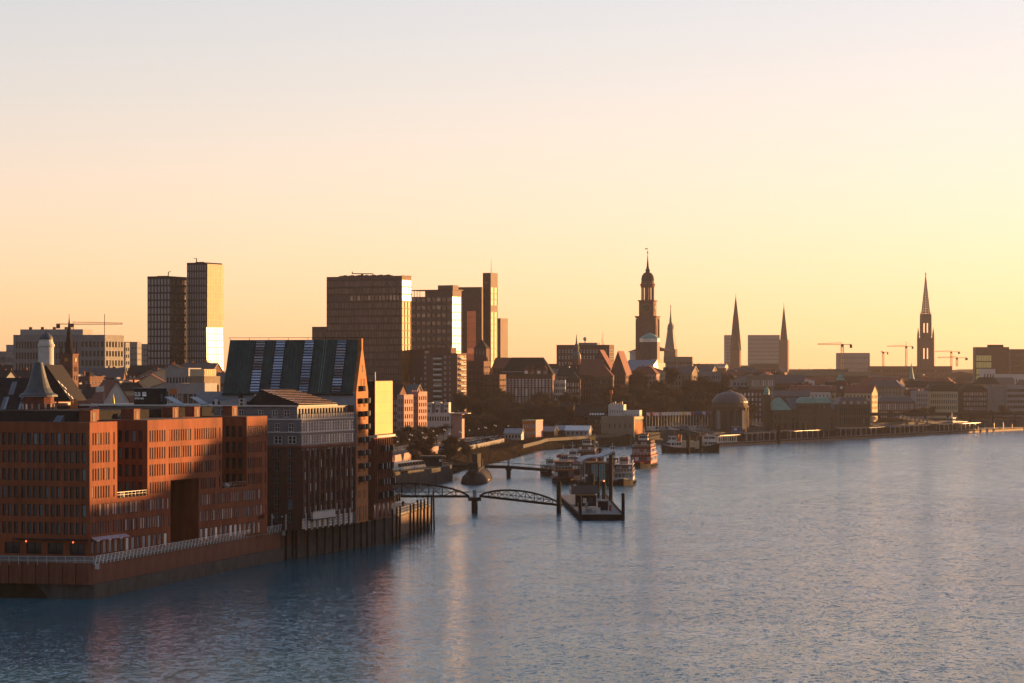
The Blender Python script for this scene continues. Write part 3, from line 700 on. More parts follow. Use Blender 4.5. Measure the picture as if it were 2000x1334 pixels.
    for x0 in (-23.2,-18.8,-12.5,-5.4):
        g = MB()
        for k in range(7):
            a, b_ = .3+(ln-.5)*k/7, .3+(ln-.5)*(k+1)/7-.04
            g.face([rp(x0,a,.1),rp(x0+2.2,a,.1),rp(x0+2.2,b_,.1),rp(x0,b_,.1)])
        g.raw([rp(x0,.2,.0),rp(x0,.2,.12),rp(x0,ln-.1,.12),rp(x0,ln-.1,.0)], [(0,1,2,3)]); g.raw([rp(x0+2.2,.2,.0),rp(x0+2.2,.2,.12),rp(x0+2.2,ln-.1,.12),rp(x0+2.2,ln-.1,.0)], [(3,2,1,0)])
        go = g.build('roof_window', gs, r, fix=False)
        for k in range(19):
            v = rp(x0+1.1, .45+(ln-.7)*k/18.5, .2); s_ = link('slat', slm, go, v); s_.rotation_euler = (ang-R(90), 0, 0); s_.scale = (1, .6, .42)
        for xx in (x0+.02, x0+2.18):
            j = MB(); j.bar(rp(xx,.3,.2), rp(xx,ln-.2,.2), .09); j.build('jamb', M['metal_dark'], go)
    for xx in (-8.1,-7.6):
        j = MB(); j.bar(rp(xx,.3,.12), rp(xx,ln,.12), .09); j.build('downpipe', M['copper_green'], r)
    # lightning rods
    for xx in (-8.0,-7.2,-6.4,-1.4):
        j = MB(); j.bar((xx,c,RZ),(xx,c,RZ+.9),.05); j.build('lightning_rod', M['metal_dark'], r)
    # stair slot and annexe
    b = MB(); b.box(-9,-.9,dp+.05,13.2,0,28.6); b.build('stair_tower', M['metal_dark'], r)
    b = MB()
    for k in range(9): b.box(-.88,-.80,dp+.6,12.9,1.2+3*k,3.3+3*k)
    b.build('stair_glazing', M['glass'], r)
    return r, rz
SH, SHZ = steep_house()
def annexe():
    # corner of the annexe in world space
    o = Vector((-32.5,576.4,6))+Matrix.Rotation(SHZ, 3, 'Z')@Vector((0,13.2,0))
    r = thing('golden_mesh_annexe', 'brick annexe whose upper storeys are wrapped in a glowing golden metal screen', 'building', o, SHZ)
    q = math.pi/2; L = 15.0; Wd = 11.0
    mb = MB(); p = L/8
    rows = [(3.6+2.72*k, 2.1, [(p*(i+.25), p*.5) for i in range(8)]) for k in range(5)]+[(.2, 3.0, [(p*(2*i+.3), p*.8) for i in range(4)])]
    wall_face(mb, (.3,0,0), q, L, 17.4, rows, .35); put_windows(r, (.3,0,0), q, rows, 'slit', True)
    wall_face(mb, (-Wd,0,0), 0, Wd+.3, 17.4, []); wall_face(mb, (.3,L,0), math.pi, Wd+.3, 17.4, [])
    mb.build('wall', M['brick'], r, fix=False)
    for i in range(9):
        b = MB(); b.box(.31,.62,max(.02,p*i-.16),min(L-.02,p*i+.16),3.4,17.2); b.build('pier', M['brick'], r)
    b = MB(); b.box(-Wd,1.1,-.3,L+.5,17.45,17.95); b.build('cornice', M['plaster_white'], r)
    b = MB(); b.box(-Wd,.2,.02,L-.1,17.95,29.4); b.build('upper_storeys', M['metal_dark'], r)
    # the screen: panels in five bands
    n = 6
    for k in range(5):
        for i in range(n):
            b = MB(); y0 = .15+(L-.1)*i/n; y1 = .15+(L-.1)*(i+1)/n-.02; z0 = 18.15+11.4*k/5; z1 = 18.15+11.4*(k+1)/5-.02
            b.box(.5,.56,y0,y1,z0,z1); b.build('screen_panel', M['mesh_gold'] if k in (0,2,4) else M['mesh_gold_dim'], r)
    b = MB(); b.box(-Wd,.45,.1,L+.3,29.42,29.6); b.build('roof', M['roof_felt'], r)
    bal = MB(); bal.box(.63,1.35,-.6,.6,0,1.3); bme = bal.mesh('balcony', M['metal_dark'])
    sh = MB(); sh.box(.75,1.4,.62,.9,.05,1.3); shm = sh.mesh('screen', M['plaster_white'])
    for i, (y, z) in enumerate([(5.6,14.4),(8.2,14.4),(12.2,14.4),(3.2,10.6),(6.6,10.6),(8.8,10.6),(12.4,10.6),(4.4,7.2),(6.9,7.2),(9,7.2),(13.6,7.2),(3.6,4.4),(7.4,4.4),(12.6,4.4)]):
        b = link('balcony', bme, r, (0, y, z)); link('screen', shm, b)
    b = MB(); b.bar((-3,13.6,29.4),(-3,13.6,31.5),.2); b.build('flue', M['metal_white'], r)
    b = MB(); b.box(-16,-9,4,12,24,30.8); b.build('glazed_stair', M['teal_paint'], r)
M['mesh_gold_dim'] = mk('mesh_gold_dim', (.27,.11,.03), .55, .16, .15, metal=.2, fine=9, streak=6)
annexe()

# ---------------------------------------------------------------- quay before the brick warehouses, timber platform
PLAT = [(-30.1,594.8),(-26.3,605),(-19.5,657.7),(-26,664),(-48,664),(-48,640),(-34,600)]
def quay_b():
    r = thing('old_quay_wall', 'dark weathered quay wall with concrete cap before the brick warehouses', 'quay wall', (0,0,0))
    b = MB(); b.prism([(-46.3,551.8),(-30.3,594.6),(-34.2,601),(-58,560)], -3, 5.4, 0); b.build('wall', M['concrete_dark'], r)
    b = MB(); b.prism([(-46.2,551.7),(-30.2,594.5),(-34.2,601),(-58,560)], 5.405, 6.02); b.build('cap', M['paving'], r)
    for t0, t1 in ((.02,.10),(.14,.2),(.25,.3)):
        a = Vector((-46.3,551.8,0)); d = Vector((16,42.8,0)); n = Vector((.936,-.35,0))
        p0 = a+d*t0; p1 = a+d*t1; b = MB(); b.prism([(p0+n*.12).to_2d(), (p1+n*.12).to_2d(), (p1-n*.3).to_2d(), (p0-n*.3).to_2d()], 2.6, 5.2); b.build('brick_patch', M['brick_brown'], r)
quay_b()
def platform():
    r = thing('timber_platform', 'timber-fronted quay platform with railing jutting into the river', 'platform', (0,0,0))
    b = MB(); b.prism([(-30.05,594.9),(-26.25,605.1),(-19.45,657.7),(-26,663.9),(-48,663.9),(-48,640),(-34,600)], -3, 5.6); b.build('base', M['concrete_dark'], r)
    b = MB(); b.prism([(p[0],p[1]) for p in PLAT], 5.605, 6.04); b.build('deck', M['paving'], r)
    b = MB(); a = Vector((-26.2,605.2,0)); d = Vector((6.75,52.4,0)); n = Vector((.992,-.128,0))
    wood = mk('wet_planks', (.10,.06,.04), .8, .4, .6, streak=.15)
    for i in range(26):
        p0 = a+d*(i/26)+n*.02; p1 = a+d*((i+.95)/26)+n*.02
        b = MB(); q0, q1 = p0+n*.18, p1+n*.18; b.prism([p0.to_2d(), q0.to_2d(), q1.to_2d(), p1.to_2d()], 1.2, 5.4); b.build('plank', wood, r)
platform()
M['rail_grey'] = mk('rail_grey', (.16,.17,.19), .5, .1)
railing('platform_railing', 'grey bar railing along the river edge of the timber platform', ((-26.4,606,6.04),(-19.8,657,6.04)), 44, 2, 1.1, .0, M['rail_grey'])
railing('platform_railing', 'short grey railing on the near edge of the timber platform', ((-36,590.5,6.04),(-26.6,605,6.04)), 14, 2, 1.1, .0, M['rail_grey'])
# fender piles
pile = MB(); pile.lathe([(.2,-3),(.22,0),(.21,7.2),(.16,7.35)], 8); pm_ = pile.mesh('fender_pile', M['timber'])
def piles(a, b, ts, lab, grp, h=1.0):
    a = Vector(a); b = Vector(b); d = b-a; n = Vector((d.y,-d.x,0)).normalized()
    for k, t in enumerate(ts):
        o = link('fender_pile', pm_, None, a+d*t+n*.45); o.scale = (1,1,h+rnd.uniform(-.03,.05)); o.rotation_euler = (rnd.uniform(-.015,.015), rnd.uniform(-.015,.015), 0)
        tag(o, ORD[k]+' '+lab, 'pile', grp)
piles((-46.3,551.8,0), (-30.3,594.6,0), [.04,.11,.15,.27,.37,.45,.54,.62,.7,.78,.86,.93], 'dark fender pile from the left against the old quay wall', 'piles along the old quay wall', .9)
piles((-30.3,594.6,0), (-26.3,605,0), [.1,.55,.95], 'dark fender pile from the left at the near face of the platform', 'piles at the near platform face', 1.0)
piles((-26.2,605.2,0), (-19.45,657.7,0), [.05,.13,.4,.5,.6,.68,.78,.88,.98], 'dark fender pile from the near end along the lit platform side', 'piles along the platform side', 1.04)
o = link('fender_pile', pm_, None, (-18.6,660.5,0)); o.scale = (1,1,1.25); o.rotation_euler = (0,-.02,0); tag(o, 'tallest leaning fender pile at the outer platform corner', 'pile')
# folded parasols and people on the platform
um = MB(); um.lathe([(.04,0),(.04,.8),(.2,.85),(.34,1.1),(.3,1.9),(.14,2.6),(.03,2.85)], 8)
ume = um.mesh('folded_parasol', M['cloth_dark'])
for i, (px, D) in enumerate([(744,628),(753,634),(764,640),(768,645),(771,648),(776,652),(780,655)]):
    tag(link('folded_parasol', ume, None, (PX(px, D), D, 6.04)), ORD[i]+' dark folded parasol from the left at the river end of the golden annexe', 'parasol', 'folded parasols on the platform')
def person_mesh(name, coat, legs):
    b = MB()
    b.lathe([(.11,.08),(.1,.45),(.13,.82),(.12,.9)], 8, (-.1,0), 1); b.lathe([(.11,.08),(.1,.45),(.13,.82),(.12,.9)], 8, (.11,.12), 1)
    b.box(-.19,-.02,-.2,.1,0,.09,1); b.box(.02,.2,-.06,.22,0,.09,1)
    b.lathe([(.19,.8),(.22,1.0),(.2,1.2),(.24,1.38),(.12,1.5),(.07,1.55)], 10, (0,.05), 0)
    b.cyl((-.26,.05,1.4),(-.31,.02,.85),.075,.05,6,0); b.cyl((.26,.05,1.4),(.31,.12,.85),.075,.05,6,0)
    b.lathe([(.05,1.52),(.1,1.6),(.11,1.68),(.08,1.77),(.02,1.8)], 10, (0,.04), 2)
    me = b.mesh(name, [coat, legs, M['skin']]); MB().fix(me); me.polygons.foreach_set('use_smooth', [True]*len(me.polygons)); return me
pe1 = person_mesh('person', M['cloth_dark'], M['cloth_dark']); pe2 = person_mesh('person', M['blue_paint'], M['cloth_dark'])
for px, D, z, me, lab in ((815,647,6.05,pe1,'person in dark clothes at the railing near the outer platform corner'),
                      (787,640,6.05,pe1,'person in dark clothes beside the folded parasols'), (743,606,6.05,pe2,'person in dark blue coat behind the near platform railing'), (725,600,6.05,pe1,'person in black walking on the quay by the brick gable')):
    tag(link('person', me, None, (PX(px, D), D, z), rnd.uniform(0,6)), lab, 'person')
fp = MB(); fp.bar((0,0,0),(0,0,5.6),.06); tag(fp.build('mast', M['metal_grey'], loc=(PX(821,652),652,6.04)), 'thin bare mast on the outer end of the platform', 'mast')
# Christmas tree lamp-like globes on the quay walk
gl = MB(); gl.lathe([(.04,0),(.04,2.6)], 6, m=0); gl.lathe([(.03,2.6),(.16,2.68),(.17,2.85),(.05,2.98)], 8, m=1); glm = gl.mesh('quay_lamp', [M['metal_dark'], M['metal_white']])
for i, (px, D) in enumerate(((533,546),(551,549),(573,551),(594,554))):
    tag(link('quay_lamp', glm, None, (PX(px, D), D, 6.03)), ORD[i]+' small white globe lamp from the left before the brick warehouse', 'lamp', 'globe lamps on the quay walk')

# ---------------------------------------------------------------- across the river, out of view: a hall added to shade the near quay
ob = MB(); ob.prism([(205,530),(420,530),(520,700),(520,880),(208,880)], -4, 4.5); o_ = ob.build('opposite_bank', M['paving']); o_['kind'] = 'structure'
def add_shade_hall():
    r = thing('shade_hall', 'tall grey hall out of view on the opposite bank, added to shade the near facades', 'building', (212, 610, 4.5))
    b = MB(); prof = [(-60,24),(0,26.5),(40,27.8),(58,28.6),(74,30),(86,32.2),(94,35),(101,40),(121,40.5),(124,36.5),(130,33.5),(142,32),(152,15),(230,10)]  # roof line shaped to set the shade edge on the near facades
    for (y0, h0), (y1, h1) in zip(prof, prof[1:]): b.raw([(0,y0,0),(42,y0,0),(42,y1,0),(0,y1,0),(0,y0,h0),(42,y0,h0),(42,y1,h1),(0,y1,h1)], [(0,1,5,4),(1,2,6,5),(2,3,7,6),(3,0,4,7),(4,5,6,7)])
    b.build('wall', M['metal_grey'], r)
    for i in range(4):
        d = MB(); d.box(-.25,-.02,8+36*i,28+36*i,0,24); d.build('door', M['blue_paint'], r)
add_shade_hall()
def add_shade_ship():  # unseen ship, added to keep the sun off the pontoon halls
    r = thing('shade_ship', 'long dark ship out of view, added to shade the landing pontoon', 'ship', (318,1495,0), R(-27)); L = 330
    b = MB(); b.prism([(0,0),(9,-8),(18,0),(18,L-30),(9,L),(0,L-30)], -3, 19); b.build('hull', M['hull_black'], r)
    for y, h in ((60,26),(150,31),(230,27)):
        b = MB(); b.box(2,16,y,y+38,19.01,h); b.build('deck_house', M['plaster_white'], r)
    for y in (30,120,210,290): b = MB(); b.cyl((9,y,15),(9,y,38),.6,.3,8); b.bar((9,y,34),(9,y+18,24),.4); b.build('mast', M['metal_grey'], r)
add_shade_ship()

# ---------------------------------------------------------------- generic town building
def simple(name, label, x0, x1, yt, D, dp, mat, nx, nz, ang=0.0, style='dark', roof='flat', rh=3.0, rmat=None, rx=4, lx=0, w=.45, h=.55, z0=None, group=None, cat='building', parap=True, chim=0, single=None, wallH=None, **kw):
    if z0 is None: z0 = hgt(PX((x0+x1)/2, D), D+dp/2)-1.0
    B = Bld(name, label, x0, x1, yt, D, dp, z0, ang, cat, group, H=wallH)
    if roof != 'flat': B.H = max(3.0, B.H-rh)
    k2 = {} if single is None else dict(single=single)
    B.walls(mat, B.g(nx, nz, w=w, h=h, **kw) if nx else None, B.gs(rx, nz, w=w, h=h, **kw) if rx else None, B.gs(lx, nz, w=w, h=h, **kw) if lx else None, style, **k2)
    rm = rmat or M['tile_dark']
    if roof == 'flat':
        if parap: parapet(B.root, B.W, B.dp, B.H, mat)
    elif roof == 'gx': gable(B.root, B.W, B.dp, B.H, rh, rm, mat, 'x')
    elif roof == 'gy': gable(B.root, B.W, B.dp, B.H, rh, rm, mat, 'y')
    elif roof == 'hip': hip(B.root, B.W, B.dp, B.H, rh, rm)
    elif roof == 'mansard': hip(B.root, B.W, B.dp, B.H, rh, rm, flat=.55)
    for i in range(chim): chimney(B.root, B.W*(.15+.7*rnd.random()), B.dp*(.4+.2*rnd.random()), B.H+(rh*.6 if roof != 'flat' else 0), rnd.uniform(1.2,2.2))
    return B
def addbox(B, nm, x0, x1, y0, y1, z0, z1, m):
    b = MB(); b.box(x0,x1,y0,y1,z0,z1); return b.build(nm, m, B.root)

# ---- roofs just behind the terracotta block
def turret_house():
    D = 590; r = thing('black_roofed_house', 'house with huge black roof and blue skylights behind the terracotta block', 'building', (PX(-60,D), D, 6), 0)
    x1 = PX(58,D)-PX(-60,D); xe = PX(136,D)-PX(-60,D); ze, zr = PZ(806,D)-6, PZ(738,D)-6
    b = MB(); b.box(0,xe,0,26,0,ze); b.build('wall', M['brick_dark'], r)
    b = MB(); b.raw([(0,-.4,ze),(x1,-.4,ze),(x1,9,zr),(0,9,zr),(0,18,ze),(x1,18,ze)], [(0,1,2,3),(3,2,5,4),(1,5,2),(0,3,4)]); ro = b.build('roof', M['tile_dark'], r)
    xa, za = PX(86,D)-PX(-60,D), PZ(712,D)-6; zr2 = PZ(784,D)-6
    b = MB(); b.raw([(xa-(xe-xa),2,zr2),(xe,2,zr2),(xa,2,za),(xa-(xe-xa),24,zr2),(xe,24,zr2),(xa,24,za)], [(0,1,2),(1,4,5,2),(0,2,5,3)]); r2 = b.build('cross_roof', M['tile_dark'], r)
    for px in (6, 41):                       # pairs of tall blue skylights on the front slope
        for k in range(2):
            for j in range(2):
                s = MB(); xx = PX(px,D)-PX(-60,D)+.62*k-.75*j; t0, t1 = (.50,.88) if j == 0 else (.08,.44)
                def q(dx, t): return (xx+dx+.6*t, -.4+9.4*t-.06, ze+(zr-ze)*t+.08)
                s.face([q(0,t0),q(.55,t0),q(.55,t1),q(0,t1)]); s.build('skylight', M['glass_sky'], ro, fix=False)
    for j in range(6):                       # pale strips on the sunlit slope
        s = MB(); u0 = .45+.085*j; y = 2.4+1.5*(j % 3)
        def q(u, v): return (xa+(xe-xa)*u+.07, v, za+(zr2-za)*u+.07)
        s.face([q(u0,y),q(u0+.075,y),q(u0+.075,y+1.2),q(u0,y+1.2)]); s.build('skylight', M['metal_white'], r2)
    # turret
    c = (PX(75,575), 575); t = thing('slate_turret', 'brick stair turret under a flared blue-grey slate cap', 'turret', (c[0], c[1], 6))
    b = MB(); b.lathe([(3.25,0),(3.25,PZ(772,575)-6)], 12); wo_ = b.build('drum', M['brick'], t)
    for i in range(8):
        a = -math.pi/2+(i-3.5)*.42; w = MB(); w.box(-.22,.22,-.12,.02,0,1.1); o = w.build('window', M['glass_pale'], t, (3.28*math.cos(a),3.28*math.sin(a),PZ(799,575)-6), a+math.pi/2)
    z = lambda y: PZ(y,575)-6
    b = MB(); b.lathe([(4.0,z(773.5)),(3.95,z(771)),(3.1,z(767)),(2.5,z(758)),(1.75,z(738)),(1.05,z(713)),(.9,z(708)),(.82,z(707.5))], 20); b.build('cap', M['slate'], t, smooth=False)
    b = MB(); b.lathe([(4.05,z(774.6)),(4.05,z(773.3))], 20); b.build('gutter', M['plaster_grey'], t)
turret_house()
def white_tower():
    D = 760; t = thing('white_domed_tower', 'slim white round tower with small dark dome and cross', 'tower', (PX(90,D), D, 10)); z = lambda y: PZ(y,D)-10
    b = MB(); b.lathe([(2.2,0),(2.15,z(742)),(2.1,z(678)),(2.35,z(677)),(2.35,z(672.5)),(2.1,z(672)),(2.0,z(668)),(1.85,z(667)),(1.85,z(663))], 20); b.build('shaft', M['plaster_white'], t, smooth=False)
    b = MB(); b.lathe([(1.95,z(663)),(1.9,z(660)),(1.5,z(655)),(.8,z(651.5)),(.2,z(650))], 16); b.build('dome', M['slate'], t, smooth=True)
    b = MB(); b.lathe([(.15,z(650.3)),(.2,z(648)),(.06,z(647)),(.05,z(641))], 8); b.bar((-.4,0,z(644)),(.4,0,z(644)),.1); b.build('finial', M['metal_dark'], t)
white_tower()
def church():
    D = 1000; z0 = 14; t = thing('brick_church', 'brick church tower with black needle spire and gilded clock', 'church', (PX(135,D), D, z0), R(-15)); z = lambda y: PZ(y,D)-z0; w = 2.5
    rows = [(z(742), 1.6, [(1.0,.8),(3.2,.8)]), (z(726), 2.2, [(1.0,.8),(2.2,.6),(3.3,.8)])]
    block(t, 2*w, 2*w, z(693), M['brick_brown'], rows, rows, off=(-w,-w,0), style='dark')
    b = MB(); b.box(-w-.2,w+.2,-w-.2,w+.2,z(693),z(691)); b.box(-w-.15,w+.15,-w-.15,w+.15,z(717),z(715.5)); b.build('cornice', M['brick'], t)
    for rz, nm in ((0,'a'),(math.pi/2,'b')):
        c = MB(); c.cyl((0,-w-.05,z(703)),(0,-w-.15,z(703)),.75,n=16); c.build('clock_face', M['gold'], t, rz=rz)
    b = MB(); b.lathe([(1.9,z(691.5)),(1.7,z(688)),(.9,z(656)),(.12,z(622))], 8); b.build('spire', M['tile_dark'], t)
    for sx in (-1,1):
        for sy in (-1,1):
            p = MB(); p.lathe([(.38,z(692)),(.34,z(682)),(.05,z(676))], 6, (sx*(w-.3),sy*(w-.3))); p.build('pinnacle', M['brick_dark'], t)
    f = MB(); f.lathe([(.1,z(622)),(.25,z(619.5)),(.05,z(618)),(.04,z(613))], 6); f.bar((-.4,0,z(615)),(.4,0,z(615)),.12); f.build('finial', M['gold'], t)
    n = MB(); n.raw([(-16,2.6,0),(-2.6,2.6,0),(-2.6,14,0),(-16,14,0),(-16,2.6,z(760)),(-2.6,2.6,z(760)),(-2.6,14,z(760)),(-16,14,z(760)),(-16,8.3,z(735)),(-2.6,8.3,z(735))], [(0,1,5,4),(1,2,6,5),(2,3,7,6),(3,0,4,7),(4,5,9,8),(6,7,8,9),(5,6,9),(7,4,8)]); n.build('nave', M['brick_brown'], t)
church()

# ---- office slabs far left
B = simple('office_slab', 'wide grey office slab behind the white tower', 26, 156, 656, 1350, 25, M['concrete'], 22, 6, -8, 'dark', z0=18, w=.62, h=.62, rx=5)
addbox(B, 'roof_storey', 2.5, B.W+.6, 3, 20, B.H+.02, B.H+3.2, M['plaster_grey'])
for i in range(4): addbox(B, 'roof_vent', 6+6*i, 7+6*i, 6, 8, B.H+3.22, B.H+4.4, M['metal_dark'])
B = simple('office_block', 'pale office block with glazed corner right of the church spire', 156, 205, 656, 1330, 24, M['concrete'], 6, 7, -14, 'dark', z0=18, w=.6, h=.6, rx=6)
ms = MB(); ms.bar((B.W*.92,2,B.H),(B.W*.92,2,B.H+10.5),.22); ms.build('antenna', M['metal_dark'], B.root)
simple('office_block', 'hazy pale block low on the skyline left of the twin towers', 212, 237, 670, 1750, 22, M['concrete'], 7, 7, -6, 'dark', z0=20, w=.6, h=.5)
simple('office_block', 'hazy blank block beside the twin towers', 236, 268, 669, 1900, 22, M['concrete'], 5, 8, 0, 'dark', z0=20, w=.3, h=.4)
simple('office_block', 'hazy low block touching the left twin tower', 262, 296, 673, 2000, 22, M['concrete'], 6, 8, 0, 'dark', z0=20, w=.4, h=.4)
simple('office_block', 'small hazy block at the far left edge of the skyline', -8, 12, 688, 1500, 20, M['concrete'], 5, 5, 0, 'dark', z0=18)
simple('office_block', 'low pale block left of the wide office slab', 12, 28, 675, 1600, 20, M['plaster_grey'], 4, 6, 0, 'dark', z0=18)

# ---- twin kinked towers
def twin_towers():
    z0 = 20; D = 1550
    B = Bld('glass_tower', 'shorter of the twin kinked glass towers, dark staggered facade', 288, 332, 544, D, 20, z0, -21, 'tower', 'twin kinked towers')
    fr = []
    nz = 17; ph = B.H/nz
    for k in range(nz): fr.append((ph*k+ph*.07, ph*.86, [(B.W*(i+.12+(.03 if k % 2 else 0))/7, B.W/7*.72) for i in range(7)]))
    sd = [(ph*k+ph*.1, ph*.8, [(B.dp*(i+.1)/7, B.dp/7*.8) for i in range(7)]) for k in range(nz)]
    block(B.root, B.W, B.dp, B.H, M['metal_dark'], fr, sd, style=W['panel'], single=True, cap=[290], styles={'right': W['tower']}, depth=.3)
    parapet(B.root, B.W, B.dp, B.H, M['metal_dark'], 1.2)
    b = MB(); b.bar((3,6,B.H+1.4),(10,6,B.H+1.4),.5); b.bar((9.9,6,B.H+1.2),(10,6,B.H+3.6),.4); b.bar((9.8,6,B.H+3.6),(11.5,6,B.H+4),.3); b.bar((5,6,B.H),(5,6,B.H+1.4),.5); b.build('facade_crane', M['metal_dark'], B.root)
    B = Bld('glass_tower', 'taller of the twin kinked glass towers, its right side blazing with reflected sun', 365, 402.5, 516, D+4, 17.5, z0, -25.9, 'tower', 'twin kinked towers')
    Hm = B.H*.54; nz = 19; ph = B.H/nz
    fr = [(ph*k+ph*.08, ph*.84, [(B.W*(i+.15)/8, B.W/8*.66) for i in range(8)]) for k in range(nz)]
    block(B.root, B.W, B.dp-.7, B.H, M['metal_dark'], fr, None, style=W['panel'], single=True, cap=[200], depth=.3)
    parapet(B.root, B.W, B.dp-.7, B.H, M['metal_dark'], .8)
    # right side: lower half leans back a little, upper half is plumb
    def face(z0_, z1_, lean, n, m, nm, gmat):
        f = MB(); g = MB(); x0 = B.W+.75; hh = (z1_-z0_)/n
        for k in range(n):
            za, zb = z0_+hh*k, z0_+hh*(k+1); xa, xb = x0-lean*(za-z0_), x0-lean*(zb-z0_)
            f.raw([(B.W+.02,0,za+.02),(xa+.05,0,za+.02),(xa+.05,B.dp,za+.02),(B.W+.02,B.dp,za+.02),(B.W+.02,0,za+.3),(xa+.05,0,za+.3),(xa+.05,B.dp,za+.3),(B.W+.02,B.dp,za+.3)], [(0,1,5,4),(1,2,6,5),(2,3,7,6),(4,5,6,7),(3,2,1,0)])
            for i in range(10):
                ya, yb = B.dp*(i+.1)/10, B.dp*(i+.92)/10; g.face([(xa,ya,za+.3),(xa,yb,za+.3),(xb,yb,zb),(xb,ya,zb)])
                f.face([(xa+.06,B.dp*(i-.08)/10 if i else 0,za+.3),(xa+.06,ya,za+.3),(xb+.06,ya,zb),(xb+.06,B.dp*(i-.08)/10 if i else 0,zb)])
        f.build(nm, m, B.root, fix=False); o = g.build('glazing', gmat, B.root, fix=False); o['kind'] = 'stuff'
    face(0, Hm, .0168, 11, M['gold'], 'sunlit_frame', M['glass_blaze']); face(Hm, B.H, -.004, 9, M['gold'], 'upper_frame', M['glass_sun_gold_dark'])  # gold of the low sun put into frame and upper pane colours
    b = MB(); b.bar((2,6,B.H+1.2),(7.5,6,B.H+1.2),.5); b.bar((2.6,6,B.H+1.2),(2.6,6,B.H+3.4),.4); b.bar((.6,6,B.H+3.5),(2.7,6,B.H+3.4),.3); b.bar((6,6,B.H),(6,6,B.H+1.3),.6); b.build('facade_crane', M['metal_dark'], B.root)
W['panel'] = win_mesh('window', M['metal_dark'], mk('tower_panel', (.17,.17,.185), .4, .2, .3, metal=.3), .08, .05)
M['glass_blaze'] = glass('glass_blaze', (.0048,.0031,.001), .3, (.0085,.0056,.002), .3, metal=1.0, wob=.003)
M['glass_sun_gold_dark'] = glass('glass_sun_gold_dark', (.035,.014,.002), .5, (.10,.042,.006), .45, ior=1.2)  # darker panes, still coloured with the sun's gold reflection
twin_towers()

